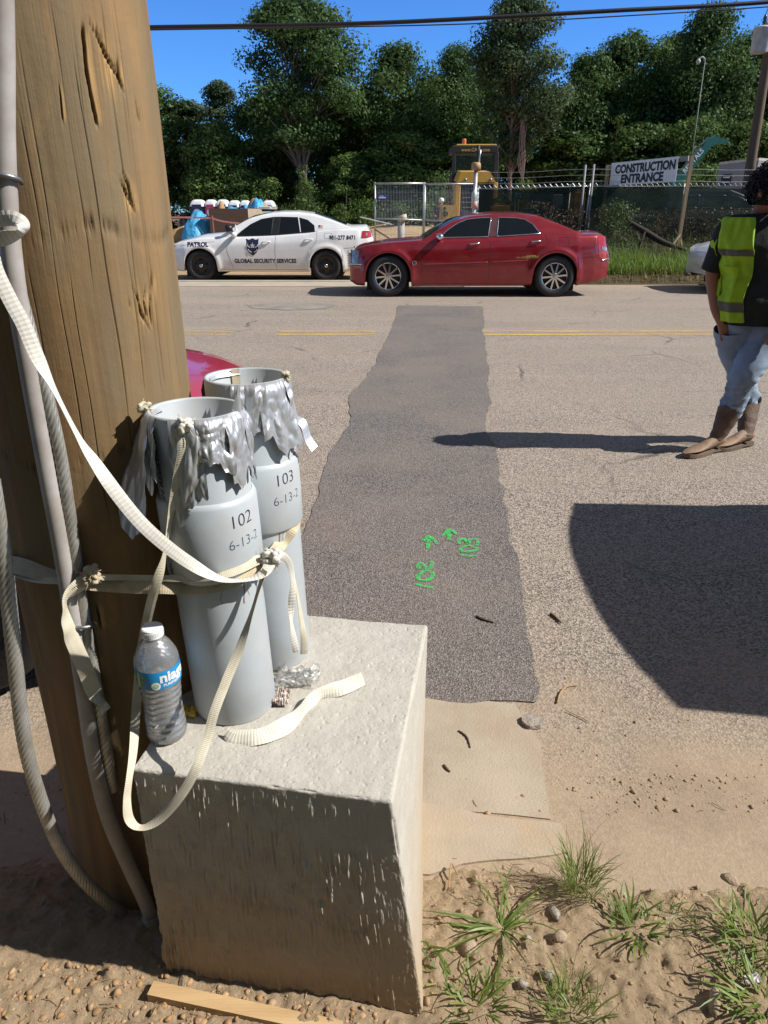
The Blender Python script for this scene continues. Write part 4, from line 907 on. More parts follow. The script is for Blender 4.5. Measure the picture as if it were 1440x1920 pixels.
def tuft(x, y, n, length, wid, spread, droop, label, seed, mat=GR1, rad=0.02, cat='grass tuft', lean=(0,0)):
    p = pg(x, y, 0.02); p.z = vz(p.x, p.y)-0.003; rg = random.Random(seed); mb = MB()
    for i in range(n):
        a = rg.uniform(0, 6.283); rr = rad*math.sqrt(rg.random()); b = Vector((rr*math.cos(a), rr*math.sin(a), 0))
        sp = spread*rg.uniform(0.2, 1.0); a2 = a+rg.uniform(-0.8, 0.8)
        d = Vector((math.cos(a2)*sp+lean[0], math.sin(a2)*sp+lean[1], 1.0))
        blade(mb, b, d, length*(0.3+0.9*rg.random()**1.3), wid*rg.uniform(0.7, 1.2), droop*rg.uniform(0.4, 1.3), rg)
    o = mb.build('grass_tuft', mat, None); o.location = p
    return tag(o, label, cat, 'weeds in the verge')
tuft(1085,1672,260,0.115,0.0026,0.55,0.55,'bushy upright grass tuft in the middle of the dirt',1,rad=0.042)
tuft(1075,1640,24,0.17,0.0016,0.35,0.2,'thin seed stalks rising from behind the bushy grass tuft',2,GR2,rad=0.045)
tuft(940,1745,34,0.16,0.0075,2.6,0.9,'sprawling crabgrass with long blades left of the bushy grass tuft',3,rad=0.012)
tuft(955,1740,16,0.20,0.0065,3.5,0.7,'long flat crabgrass runners reaching toward the block',33,rad=0.01,lean=(-1.6,0.8))
tuft(1185,1745,60,0.075,0.0075,1.6,0.9,'low broad leaved weed right of the bushy grass tuft',4,rad=0.038)
tuft(1255,1720,60,0.055,0.0035,1.4,0.8,'fine low weed trailing toward the right edge',5,rad=0.045)
tuft(1070,1850,90,0.07,0.0013,0.9,0.6,'dry brownish grass tuft near the bottom of the dirt',6,GR2,rad=0.025)
tuft(890,1885,70,0.085,0.0065,1.3,0.8,'leafy crabgrass clump at the bottom beside the block corner',7,rad=0.045)
tuft(1070,1915,130,0.07,0.004,1.0,0.7,'dense grass clump cut by the bottom edge below the dry tuft',8,rad=0.05)
tuft(1425,1775,120,0.11,0.007,1.3,0.8,'tall leafy grass clump at the right edge',9,rad=0.06)
tuft(1430,1890,80,0.11,0.007,1.4,0.9,'leafy weed in the bottom right corner',10,rad=0.06)
tuft(808,1790,7,0.11,0.008,0.5,1.0,'few broad grass blades sprouting against the block',11,rad=0.008,lean=(0.5,-0.3))
tuft(845,1840,12,0.10,0.006,2.0,0.9,'thin crabgrass shoots between the block and the bottom clump',12,rad=0.012)
tuft(12,1545,26,0.06,0.005,1.2,0.7,'small green tuft at the far left behind the steel cable',13,rad=0.02)
tuft(110,1540,22,0.06,0.006,1.2,0.7,'small green tuft against the left side of the pole',14,rad=0.018)
wm = MB(); p = pg(1405,1855,0.02); p.z = vz(p.x, p.y)+0.012
wm.grid(lambda u, v: p+Vector(((u-0.5)*0.028, (v-0.5)*0.018, 0.006*mnoise.noise(Vector((u*3, v*3, 1)))+0.010*u)), 6, 5)
tag(wm.build('paper_scrap', M('white_paper', (0.78,0.76,0.72), 0.8)), 'white paper scrap caught in the weeds at the right', 'paper scrap')
# ---- green utility paint on the asphalt patch
GP = mat_worn('green_spray_paint', (0.035,0.56,0.11), 0.40, 0.60, 55.0)
GP2 = mat_worn('green_spray_faint', (0.05,0.48,0.13), 0.50, 0.66, 60.0)
def stroke(mb, pts, wpx, z=0.009):
    P = [pg(x, y, z) for x, y in spline([(a, b) for a, b in pts], 22)]; V = []
    for i, p in enumerate(P):
        t = (P[min(i+1,21)]-P[max(i-1,0)]).normalized(); s = Vector((-t.y, t.x, 0)); sc = wpx/1330*2.9
        k = sc/2*(0.85+0.3*mnoise.noise(Vector((p.x*40, p.y*40, 0)))); V += [p-s*k, p+s*k]
    mb.add(V, [(2*i, 2*i+1, 2*i+3, 2*i+2) for i in range(21)])
def marking(name, strokes, label, mat=GP, wpx=10.0):
    mb = MB()
    for i, s in enumerate(strokes): stroke(mb, s, wpx, 0.0085+0.0003*i)
    return tag(mb.build(name, mat), label, 'paint mark', 'green utility paint marks')
marking('painted_number', [[(780,1095),(797,1099),(814,1102)],[(797,1070),(784,1080),(786,1086),(800,1088),(811,1080),(808,1070),(797,1070)],[(786,1066),(784,1059),(790,1056),(796,1062),(801,1066),(808,1062),(810,1054),(804,1054)]], 'green spray painted number 102 turned sideways at the lower left of the paint marks')
marking('painted_number', [[(862,1040),(878,1042),(894,1041)],[(892,1026),(878,1022),(864,1028),(866,1033),(880,1034),(894,1030),(892,1026)],[(860,1020),(862,1012),(870,1010),(876,1016),(878,1019),(880,1012),(890,1010),(897,1014),(894,1022)]], 'green spray painted number 103 turned sideways at the upper right of the paint marks')
marking('painted_arrow', [[(802,1028),(804,1015),(803,1006)],[(792,1014),(798,1010),(803,1004)],[(803,1004),(812,1010),(821,1020)]], 'green spray painted arrow above the number 102')
marking('painted_arrow', [[(841,1012),(842,1002),(841,992)],[(828,1005),(835,1000),(841,991)],[(841,991),(850,996),(857,1002)]], 'green spray painted arrow left of the number 103')
marking('painted_line', [[(822,1044),(845,1048),(870,1053),(888,1058)]], 'thin faded green paint line between the two painted numbers', GP2, 4.5)
# ================================================================ VEHICLES
BLK = M('black_rubber', (0.018,0.018,0.02), 0.75, var=0.3, bump=0.2, bscale=80)
BLKP = M('black_trim', (0.015,0.015,0.017), 0.45)
CHR = M('chrome', (0.72,0.73,0.75), 0.14, 1.0, var=0.05, rvar=0.05)
GLS = M('dark_glass', (0.006,0.008,0.009), 0.05, var=0.1, spec=0.55, rvar=0.02, bump=0.06, bscale=1.6, bdist=0.3)
SEAM = M('panel_gap', (0.02,0.012,0.012), 0.8)
RLAMP = M('tail_lamp_red', (0.42,0.02,0.025), 0.15, var=0.3, vscale=14, coat=1.0, rvar=0.03)
LAMP = M('lamp_glass', (0.35,0.37,0.40), 0.12, var=0.6, vscale=18, coat=1.0, rvar=0.03)
AMB = M('amber_lens', (0.55,0.20,0.03), 0.25)
WELL = M('wheel_well', (0.008,0.008,0.009), 0.9)
def paint(name, col, metal=0.0, dirt=(0.25,0.20,0.15), damt=0.12, rough=0.32):
    return M(name, col, rough, metal, var=0.06, vscale=2.0, coat=0.9, dirt=dirt, dscale=5, damt=damt, rvar=0.05)
SHP = lin([(0,.945),(.10,.975),(.35,1.0),(.60,1.0),(.76,.99),(.80,.985),(.90,.955),(1.0,.915)])
class Car:
    def __init__(s, S):
        s.S = S; s.sill = lin(S['sill']); s.belt = smoothlin(S['belt']); s.top = smoothlin(S['top']); s.w = smoothlin(S['w'], 0.03); s.roof = smoothlin(S['roof'], 0.05)
        s.x0, s.x1 = S['x']; s.H = max(z for _, z in S['roof'])
    def arch(s, x):
        z = s.sill(x)
        for xc in s.S['axles']:
            d = abs(x-xc)
            if d < s.S['arch']: z = max(z, s.S['hub']+math.sqrt(s.S['arch']**2-d*d)*0.98)
        return z
    def sy(s, x, z):
        b = s.belt(x)
        if z > b: 
            yb = s.w(x)*0.915; return yb+(s.S['roofw']-yb)*min(1, (z-b)/(s.H-b))
        t = (z-s.sill(x))/max(0.05, b-s.sill(x)); y = s.w(x)*SHP(min(max(t, 0), 1))
        for xc in s.S['axles']:
            d = math.hypot(x-xc, z-s.S['hub']); y += s.S.get('flare', .02)*math.exp(-((d-s.S['arch']-0.03)/0.06)**2) if z > s.S['hub']-0.15 else 0
        return y
    def P(s, x, z, off=0.003, side=-1): return Vector((x, side*(s.sy(x, z)+off), z))
    def body(s):
        xs = np.unique(np.round(np.concatenate([np.linspace(s.x0, s.x1, 190), [s.x0+0.01, s.x0+0.025, s.x1-0.01, s.x1-0.025]]), 4)); V = []; n1 = 18; n2 = 9
        for x in xs:
            zb = s.arch(x); b = s.belt(x); zb = min(zb, b-0.02); row = []
            row.append((s.sy(x, zb)*0.72, zb+0.02)); row.append((s.sy(x, zb)-0.015, zb+0.003))
            for i in range(n1): z = zb+(b-zb)*i/(n1-1); row.append((s.sy(x, z), z))
            yb = s.sy(x, b-1e-4); zt = max(s.top(x), b+0.002)
            for i in range(1, n2+1):
                u = i/n2; y = yb*(1-u); row.append((y, b+(zt-b)*(1-(1-u)**2.2)))
            full = [(x, -y, z) for y, z in row]+[(x, y, z) for y, z in row[-2::-1]]
            V.append(full)
        m = len(V[0]); F = [(i*m+k, i*m+k+1, (i+1)*m+k+1, (i+1)*m+k) for i in range(len(xs)-1) for k in range(m-1)]
        F.append(tuple(range(m-1, -1, -1))); F.append(tuple((len(xs)-1)*m+k for k in range(m)))
        return s.bow([v for r in V for v in r]), F
    def bow(s, V):
        k = s.S.get('bow', 0.0)
        return V if not k else [(x-k*min(1, max(0, (x-1.3)/0.9))*(abs(y)/0.95)**2.4, y, z) for x, y, z in V]
    def cabin(s):
        a, b = s.S['roof'][0][0], s.S['roof'][-1][0]; xs = np.linspace(a, b, 120); V = []; n1, n2 = 8, 12
        for x in xs:
            bz = s.belt(x)-0.01; zr = max(s.roof(x), bz+0.012); ze = max(bz+0.006, zr-0.045); row = []
            for i in range(n1): z = bz+(ze-bz)*i/(n1-1); row.append((s.sy(x, max(z, bz+0.011)), z))
            ye = row[-1][0]
            for i in range(1, n2+1):
                u = i/n2; row.append((ye*math.cos(u*math.pi/2)**0.8 if u < 1 else 0.0, ze+(zr-ze)*(1-math.cos(u*math.pi/2)**1.6 if u < 1 else 1.0)))
            V.append([(x, -y, z) for y, z in row]+[(x, y, z) for y, z in row[-2::-1]])
        m = len(V[0]); F = [(i*m+k, i*m+k+1, (i+1)*m+k+1, (i+1)*m+k) for i in range(len(xs)-1) for k in range(m-1)]
        return s.bow([v for r in V for v in r]), F
    def screen(s, xa, xb, wf=0.86, off=0.007, n=16):
        m = MB()
        def fn(u, v):
            x = xa+(xb-xa)*v; bz = s.belt(x); zr = s.roof(x); ze = max(bz, zr-0.045); y = s.sy(x, ze+1e-3)*wf*(2*u-1)
            dz = (s.roof(x+0.01)-s.roof(x-0.01))/0.02; k = 1/math.hypot(1, dz)
            return (x-dz*k*off, y, zr-0.045*0.8*abs(2*u-1)**2.6+k*off+0.002)
        m.grid(fn, n, n); return m
    def quadpatch(s, top, bot, off=0.004, side=-1, n=10, k=5):
        A = spline([(x, z) for x, z in top], n+1); B = spline([(x, z) for x, z in bot], n+1); m = MB()
        m.grid(lambda u, v: s.P(*(A[int(round(u*n))]*(1-v)+B[int(round(u*n))]*v), off, side), n, k); return m
    def line(s, pts, r=0.004, off=0.0, side=-1, n=24, sm=True):
        Q = spline(pts, n) if sm else [np.array(p) for p in pts]
        return MB().tube([s.P(q[0], q[1], off, side) for q in Q], r, 6)
    def poly(s, pts, off, side=-1):
        V = [s.P(x, z, off, side) for x, z in pts]; return V, [tuple(range(len(V))) if side < 0 else tuple(reversed(range(len(V))))]
    def text(s, body, size, x, z, bold=0.0, off=0.004, sx=1.0):
        V, F = text_geo(body, size, bold, space=1.12 if '-' in body else 1.04); return [s.P(x+v[0]*sx, z+v[1], off) for v in V], F
def make_wheel(root, c, r, wd, style, side):
    ax = Matrix.Rotation(math.pi/2, 3, 'X'); hw = wd/2
    prof = [(r*0.66,-hw*0.86),(r*0.72,-hw),(r*0.86,-hw*1.04),(r*0.95,-hw*0.92),(r,-hw*0.6)]
    prof += [(r,-hw*0.35),(r-0.006,-hw*0.33),(r-0.006,-hw*0.27),(r,-hw*0.25),(r,hw*0.25),(r-0.006,hw*0.27),(r-0.006,hw*0.33),(r,hw*0.35),(r,hw*0.6),(r*0.95,hw*0.92),(r*0.86,hw*1.04),(r*0.72,hw),(r*0.66,hw*0.86)]
    wl = MB().lathe(prof, 48, c, ax).build('wheel', BLK, root, smooth=True, local=True)
    o = c[1]+side*hw*0.80; m = MB()
    Rr = r*0.665
    # local helper: point on the wheel's outer face
    def q(rad, a, d): return (c[0]+rad*math.cos(a), o+side*d, c[2]+rad*math.sin(a))
    if style == 'spoke':
        m.tube([q(Rr*0.97, a, -0.01) for a in np.linspace(0, 2*math.pi, 49)], 0.013, 8)
        for k in range(10):
            a = 2*math.pi*k/10+0.1
            m.bar(q(Rr*0.18, a, 0.005), q(Rr*0.96, a, -0.002), 0.030, 0.03, up=(0,1,0))
        m.build('rim', CHR, wl, local=True)
        m = MB(); m.lathe([(0.0,0.02),(0.045,0.018),(0.062,0.008),(0.066,-0.02)], 20, (c[0],o,c[2]), Matrix.Rotation(math.pi/2*(1 if side < 0 else -1), 3, 'X')); m.build('hub_cap', M('hub_silver', (0.6,0.57,0.52), 0.3, 0.8), wl, smooth=True, local=True)
        m = MB(); m.lathe([(0.0,0.0),(Rr*0.95,0.0)], 32, (c[0],o-side*0.05,c[2]), Matrix.Rotation(math.pi/2*(1 if side < 0 else -1), 3, 'X')); m.build('brake_disc', M('brake_dark', (0.03,0.03,0.032), 0.5, 0.5), wl, local=True)
    else:
        T = Matrix.Rotation(math.pi/2*(1 if side < 0 else -1), 3, 'X')
        m.lathe([(0.0,0.0),(0.06,0.0),(0.10,-0.008),(0.12,-0.022),(Rr*0.75,-0.030),(Rr*0.88,-0.02),(Rr*0.98,0.004),(Rr,-0.01)], 40, (c[0],o,c[2]), T)
        m.build('rim', M('black_steel_rim', (0.02,0.02,0.022), 0.4, var=0.4), wl, smooth=True, local=True)
        m = MB()
        for k in range(5):
            a = 2*math.pi*k/5+0.3; m.tube([q(Rr*0.63, a+t, -0.018) for t in np.linspace(-0.16, 0.16, 5)], 0.014, 6)
        m.build('rim_hole', WELL, wl, local=True)
        m = MB(); m.lathe([(0.0,0.03),(0.03,0.028),(0.043,0.018),(0.046,0.0)], 20, (c[0],o,c[2]), T); m.build('hub_cap', CHR, wl, smooth=True, local=True)
    return wl
def make_car(name, label, cat, S, loc, rz=0.0, group=None):
    s = Car(S); root = thing(name, label, cat, loc, group, rz); ORG[root.name] = (0,0,0); pt = S['paint']
    V, F = s.body(); obj('body', V, F, pt, root, smooth=True, local=True)
    V, F = s.cabin(); obj('cabin', V, F, pt, root, smooth=True, local=True)
    r = S['roof']
    s.screen(S['ws'][0], S['ws'][1]).build('windshield', GLS, root, smooth=True, local=True)
    rw = s.screen(S['bl'][0], S['bl'][1], S.get('blw', .80)); rw.V = s.bow(rw.V); rw.build('rear_window', GLS, root, smooth=True, local=True)
    for side in (-1, 1):
        for pts in S['windows']:
            V, F = s.poly(pts, 0.004, side); wo_ = obj('window', V, F, GLS, root, local=True)
            if S.get('trim'):
                Q = pts+[pts[0]]; Q2 = [np.array(Q[0])]
                for a, b in zip(Q[:-1], Q[1:]): Q2 += [np.array(a)+(np.array(b)-np.array(a))*k/5 for k in range(1, 6)]
                MB().tube([s.P(q[0], q[1], 0.004, side) for q in Q2], 0.008, 6).build('window_trim', S['trim'], wo_, smooth=True, local=True)
        for pts in S.get('pillars', []):
            V, F = s.poly(pts, 0.003, side); obj('door_pillar', V, F, S.get('pillar_mat', BLKP), root, local=True)
        for pts in S.get('seams', []): s.line(pts, 0.0035, -0.001, side).build('panel_gap', SEAM, root, local=True)
        for (x, z) in S.get('handles', []):
            m = MB(); m.tube([s.P(x-0.085, z, 0.004, side), s.P(x-0.07, z, 0.03, side), s.P(x, z+0.006, 0.036, side), s.P(x+0.075, z+0.008, 0.03, side), s.P(x+0.09, z+0.006, 0.004, side)], 0.013, 8)
            m.build('door_handle', S.get('handle_mat', CHR), root, smooth=True, local=True)
        if 'mirror' in S:
            x, z = S['mirror']; c = s.P(x, z, 0.11, side); m = MB(); m.sphere(c, (0.07,0.095,0.065), 16, 10); m.tube([s.P(x+0.02, z-0.05, -0.02, side), c+Vector((0,0,-0.03))], 0.022, 8)
            m.build('side_mirror', S.get('mirror_mat', CHR), root, smooth=True, local=True)
        for i, xc in enumerate(S['axles']):
            make_wheel(root, (xc, side*(s.w(xc)-0.105), S['hub']), S['hub'], 0.21, S['wheel'], side)
        for nm, mat, top, bot, off in S.get('patches', []): s.quadpatch(top, bot, off, side).build(nm, mat, root, smooth=True, local=True)
        for nm, mat, pts, rad in S.get('lines', []): s.line(pts, rad, 0.002, side).build(nm, mat, root, smooth=True, local=True)
    m = MB()
    for xc in S['axles']: m.box((xc, 0, S['hub']+0.1), (S['arch']*1.9, s.w(xc)*1.72, S['arch']*1.7))
    m.box((0, 0, S['sill'][1][1]+0.10), ((s.x1-s.x0)*0.86, s.w(0)*1.6, 0.10)); m.build('underbody', WELL, root, local=True)
    return root, s
# ---- red sedan in the far lane
RED_P = paint('red_paint', (0.27,0.007,0.016), 0.40)
S_RED = dict(x=(-2.24,2.56), axles=(-1.53,1.53), hub=0.365, arch=0.415, flare=0.030, paint=RED_P, wheel='spoke', trim=CHR, roofw=0.60,
  sill=[(-2.3,0.30),(-2.12,0.20),(-1.9,0.19),(1.95,0.20),(2.35,0.27),(2.6,0.33)],
  belt=[(-2.26,0.66),(-2.22,0.76),(-2.12,0.83),(-1.9,0.89),(-1.5,0.935),(-0.9,0.975),(0.2,1.015),(1.3,1.06),(2.2,1.075),(2.44,1.06),(2.50,0.86),(2.56,0.74)],
  top=[(-2.26,0.72),(-2.20,0.82),(-2.05,0.90),(-1.5,0.985),(-0.9,1.03),(0.3,1.06),(1.9,1.13),(2.36,1.14),(2.45,1.10),(2.5,0.90),(2.56,0.76)],
  w=[(-2.26,0.60),(-2.22,0.70),(-2.15,0.78),(-2.0,0.86),(-1.7,0.91),(-1.0,0.935),(1.2,0.94),(1.9,0.925),(2.25,0.87),(2.42,0.80),(2.56,0.70)],
  roof=[(-0.95,1.00),(-0.62,1.20),(-0.36,1.34),(-0.05,1.425),(0.40,1.465),(0.85,1.465),(1.22,1.425),(1.60,1.29),(2.02,1.12)],
  ws=(-0.86,-0.22), bl=(1.30,1.93), blw=0.80,
  windows=[[(-0.60,1.03),(-0.46,1.15),(-0.30,1.255),(-0.10,1.335),(0.12,1.36),(0.34,1.365),(0.28,1.045)],[(0.44,1.05),(0.48,1.368),(0.80,1.36),(0.95,1.335),(1.10,1.25),(1.22,1.10)]],
  pillars=[[(0.285,1.045),(0.345,1.365),(0.475,1.37),(0.435,1.05)]], pillar_mat=M('pillar_maroon', (0.10,0.03,0.035), 0.4),
  seams=[[(-0.90,0.95),(-0.92,0.6),(-0.90,0.25)],[(0.34,1.03),(0.32,0.7),(0.31,0.24)],[(1.32,1.08),(1.36,0.90),(1.24,0.72),(1.06,0.50)],[(-0.90,0.245),(0.3,0.24),(1.05,0.245)],
         [(1.56,0.90),(1.56,1.02),(1.58,1.035),(1.72,1.035),(1.74,1.02),(1.74,0.90),(1.72,0.885),(1.58,0.885),(1.56,0.90)],[(1.96,0.70),(2.2,0.69),(2.30,0.69),(2.40,0.62),(2.5,0.62)],[(2.28,0.70),(2.22,0.9),(2.26,1.06)]],
  handles=[(0.03,0.925),(1.14,0.965)], mirror=(-0.60,1.045),
  patches=[('headlight', LAMP, [(-2.20,0.80),(-2.13,0.815),(-2.06,0.80)], [(-2.21,0.60),(-2.15,0.56),(-2.09,0.60)], 0.006),('headlight_trim', BLKP, [(-2.215,0.825),(-2.19,0.82)], [(-2.22,0.58),(-2.205,0.57)], 0.008),
           ('tail_light', RLAMP, [(2.27,1.055),(2.36,1.06),(2.44,1.04)], [(2.33,0.70),(2.42,0.66),(2.50,0.68)], 0.005),('tail_lamp_band', LAMP, [(2.37,0.88),(2.43,0.87),(2.49,0.86)], [(2.38,0.82),(2.44,0.81),(2.50,0.80)], 0.010),
           ('marker_light', AMB, [(-2.17,0.545),(-2.09,0.545),(-2.02,0.545)], [(-2.17,0.50),(-2.09,0.50),(-2.03,0.505)], 0.006)],
  lines=[('bumper_strip', CHR, [(-2.235,0.565),(-2.12,0.57),(-2.01,0.57)], 0.014),('bumper_strip', CHR, [(2.40,0.64),(2.48,0.655),(2.555,0.66)], 0.014),('side_moulding', M('moulding_red', (0.42,0.05,0.06), 0.2, 0.5, coat=1), [(-0.88,0.575),(-0.3,0.595),(0.28,0.615)], 0.010),('side_moulding', M('moulding_red', (0.42,0.05,0.06)), [(0.36,0.617),(0.7,0.632),(1.0,0.645)], 0.010)])
redc, rc = make_car('parked_car', 'dark red four door sedan with chrome spoked wheels stopped in the far lane', 'car', S_RED, (1.605,14.62,0.0))
m = MB(); m.box((-2.25,0,0.62),(0.05,0.95,0.26)); [m.box((-2.285,0,0.52+0.045*k),(0.02,0.9,0.016)) for k in range(6)]; m.build('grille', CHR, redc, local=True)
V, F = text_geo('C', 0.075, 0.004); obj('badge', [rc.P(-1.03+v[0]*0.8, 0.60+v[1], 0.004) for v in V], F, CHR, redc, local=True)
m = MB(); m.tube([rc.P(-1.05+0.035*math.cos(a), 0.60+0.035*math.sin(a), 0.003) for a in np.linspace(0, 6.283, 20)], 0.004, 5); m.build('badge', CHR, redc, local=True)
# scuff of yellow paint on the rear door
sc = MB(); rg = random.Random(2)
for k in range(9): 
    x = 0.84+rg.uniform(0,0.30); z = 0.72-0.09*(x-0.84)+rg.uniform(-0.03,0.03); sc.add([rc.P(x+a, z+b, 0.002+0.0002*k) for a, b in ((-0.08,-0.01),(0.07,-0.014),(0.09,0.004),(-0.05,0.013))], [(0,1,2,3)])
sc.build('paint_scuff', mat_worn('scuff', (0.42,0.30,0.08), 0.42, 0.6, 25.0), redc, local=True)
# ---- patrol car on the lot's edge
WHP = paint('white_paint', (0.80,0.81,0.82), 0.0, damt=0.10, rough=0.35)
S_PAT = dict(x=(-2.40,2.66), axles=(-1.525,1.525), hub=0.352, arch=0.41, flare=0.026, paint=WHP, wheel='steel', roofw=0.60,
  sill=[(-2.5,0.36),(-2.3,0.24),(-1.95,0.22),(1.95,0.21),(2.4,0.30),(2.7,0.42)],
  belt=[(-2.42,0.66),(-2.35,0.74),(-2.1,0.86),(-1.6,0.95),(-1.0,0.99),(-0.4,1.01),(0.4,1.05),(1.1,1.09),(1.5,1.15),(2.0,1.19),(2.52,1.19),(2.60,1.10),(2.66,0.92)],
  top=[(-2.42,0.72),(-2.3,0.82),(-2.1,0.92),(-1.5,1.06),(-0.9,1.11),(0.4,1.10),(1.9,1.27),(2.4,1.275),(2.52,1.285),(2.60,1.12),(2.66,0.95)],
  w=[(-2.42,0.58),(-2.36,0.70),(-2.2,0.82),(-1.9,0.90),(-1.2,0.935),(1.2,0.945),(1.8,0.935),(2.3,0.88),(2.55,0.80),(2.66,0.72)],
  roof=[(-1.02,1.06),(-0.62,1.30),(-0.28,1.47),(0.05,1.555),(0.45,1.60),(0.85,1.60),(1.25,1.555),(1.65,1.43),(2.10,1.27)],
  ws=(-0.92,-0.14), bl=(1.25,2.02), blw=0.82,
  windows=[[(-0.64,1.03),(-0.50,1.14),(-0.28,1.29),(-0.02,1.405),(0.27,1.45),(0.22,1.06)],[(0.40,1.065),(0.44,1.455),(0.86,1.445),(0.92,1.10)],[(0.945,1.10),(0.895,1.44),(1.10,1.385),(1.26,1.26),(1.27,1.14)]],
  pillars=[[(0.225,1.06),(0.275,1.45),(0.435,1.455),(0.395,1.065)]],
  seams=[[(-0.72,1.00),(-0.86,0.75),(-0.80,0.5),(-0.74,0.30)],[(0.33,1.06),(0.30,0.7),(0.31,0.28)],[(1.32,1.14),(1.30,0.92),(1.16,0.74)],[(-1.05,0.275),(0.3,0.265),(1.08,0.27)],[(1.50,0.98),(1.50,1.08),(1.53,1.09),(1.66,1.09),(1.68,1.07),(1.68,0.98),(1.50,0.98)],[(1.96,0.75),(2.3,0.77),(2.5,0.77)],[(-1.15,0.9),(-1.6,0.86),(-2.0,0.8)]],
  handles=[(0.10,0.895),(1.12,0.95)], handle_mat=WHP, mirror=(-0.66,1.06), mirror_mat=WHP,
  patches=[('tail_light', RLAMP, [(2.40,1.135),(2.50,1.15),(2.60,1.13)], [(2.38,0.98),(2.50,0.98),(2.63,1.00)], 0.006),('reverse_light', LAMP, [(2.49,1.09),(2.53,1.10)], [(2.49,1.03),(2.53,1.03)], 0.011),
           ('headlight', LAMP, [(-2.36,0.76),(-2.25,0.80),(-2.12,0.82)], [(-2.38,0.66),(-2.28,0.67),(-2.16,0.72)], 0.005),('side_reflector', RLAMP, [(2.06,0.70),(2.11,0.70),(2.16,0.70)], [(2.06,0.66),(2.11,0.66),(2.16,0.66)], 0.005)],
  lines=[('window_trim', BLKP, [(-0.66,1.025),(0.3,1.055),(1.28,1.13)], 0.010)])
patc, pc = make_car('patrol_car', 'white security patrol car with black steel wheels parked behind the red sedan', 'patrol car', S_PAT, (-2.93,19.15,-0.10))
NAVY = M('navy_vinyl', (0.015,0.02,0.06), 0.45)
for body, size, x, z, bold, sx in (('PATROL',0.135,-1.56,0.835,0.007,1.0),('GLOBAL SECURITY SERVICES',0.128,0.055,0.46,0.006,0.88),('901-277 8471',0.125,1.935,0.99,0.005,0.81)):
    V, F = pc.text(body, size, x, z, bold, sx=sx); obj('lettering', V, F, NAVY, patc, local=True)
sh = [(-0.17,0.20),(-0.09,0.17),(0.0,0.21),(0.09,0.17),(0.17,0.20),(0.155,0.05),(0.15,-0.06),(0.10,-0.15),(0.0,-0.23),(-0.10,-0.15),(-0.15,-0.06),(-0.155,0.05)]
bx0, bz0 = -0.235, 0.79
V = [pc.P(bx0, bz0, 0.006)]; F = []; ns = len(sh)
for k in (1,2,3):
    V += [pc.P(bx0+a*k/3*0.9, bz0+b*k/3*0.9, 0.006) for a, b in sh]
for i in range(ns):
    j = (i+1) % ns; F.append((0,1+j,1+i)); F += [(1+(k-1)*ns+i, 1+(k-1)*ns+j, 1+k*ns+j, 1+k*ns+i) for k in (1,2)]
bd = obj('shield_badge', V, F, NAVY, patc, local=True)
star = [(0.075*math.cos(math.pi/2+k*math.pi/5)*(1 if k % 2 == 0 else 0.42), 0.02+0.075*math.sin(math.pi/2+k*math.pi/5)*(1 if k % 2 == 0 else 0.42)) for k in range(10)]
V, F = pc.poly([(bx0+a, bz0+b) for a, b in reversed(star)], 0.012); obj('badge_star', V, F, M('badge_silver', (0.55,0.56,0.58), 0.4), bd, local=True)
m = MB(); m.add([pc.P(bx0+a, bz0+b, 0.010) for a, b in ((-0.035,-0.03),(0.04,-0.02),(0.04,0.035),(-0.035,0.025))], [(0,1,2,3)]); m.build('badge_flag', M('flag_red', (0.5,0.12,0.10), 0.5, col2=(0.6,0.55,0.5), vscale=60), bd, local=True)
for sgn in (-1, 1):
    m = MB(); m.tube([pc.P(bx0+sgn*a, bz0+b, 0.007) for a, b in ((0.06,-0.02),(0.115,0.01),(0.125,0.05))], 0.012, 6); m.tube([pc.P(bx0+sgn*a, bz0+b, 0.007) for a, b in ((0.03,-0.13),(0.08,-0.10),(0.11,-0.06))], 0.009, 6); m.build('badge_wing', M('badge_silver', (0.55,0.56,0.58)), bd, local=True)
m = MB(); m.add([pc.P(1.41+a, 1.235+b, 0.006) for a, b in ((-0.05,-0.035),(0.05,-0.03),(0.05,0.03),(-0.05,0.035))], [(0,1,2,3)]); fd = m.build('flag_decal', M('flag_white', (0.6,0.5,0.5), 0.5, col2=(0.45,0.12,0.12), vscale=40, stretch=(0.1,1,4)), patc, local=True)
m = MB(); m.add([pc.P(1.38+a, 1.25+b, 0.008) for a, b in ((-0.02,-0.016),(0.02,-0.016),(0.02,0.018),(-0.02,0.018))], [(0,1,2,3)]); m.build('flag_canton', NAVY, fd, local=True)
# roof light bar, spotlights
m = MB(); m.box((0.06,0,1.655),(0.30,1.18,0.065), bev=0.02); lbar = m.build('light_bar', M('lightbar_clear', (0.55,0.57,0.58), 0.2, coat=0.8), patc, local=True)
m = MB(); m.box((0.06,-0.45,1.60),(0.18,0.08,0.06)); m.box((0.06,0.45,1.60),(0.18,0.08,0.06)); m.box((0.06,0,1.618),(0.24,1.0,0.014)); m.build('light_bar_mount', BLKP, lbar, local=True)
for sd in (-1, 1):
    c = Vector((-0.76, sd*0.83, 1.20)); m = MB(); m.tube([c+Vector((0.05,0,0)), c+Vector((-0.02,0,0)), c+Vector((-0.10,0,0))], [0.055,0.075,0.08], 14); m.tube([c+Vector((0.02,0,-0.02)), c+Vector((0.12,0.02*-sd,-0.16))], 0.015, 6); m.build('spotlight', BLKP, patc, smooth=True, local=True)
    m = MB(); m.tube([c+Vector((0.13,0,-0.06)), c+Vector((0.13,0,0.08))], 0.018, 8); m.build('spotlight_handle', M('white_cap', (0.8,0.8,0.8)), patc, local=True)
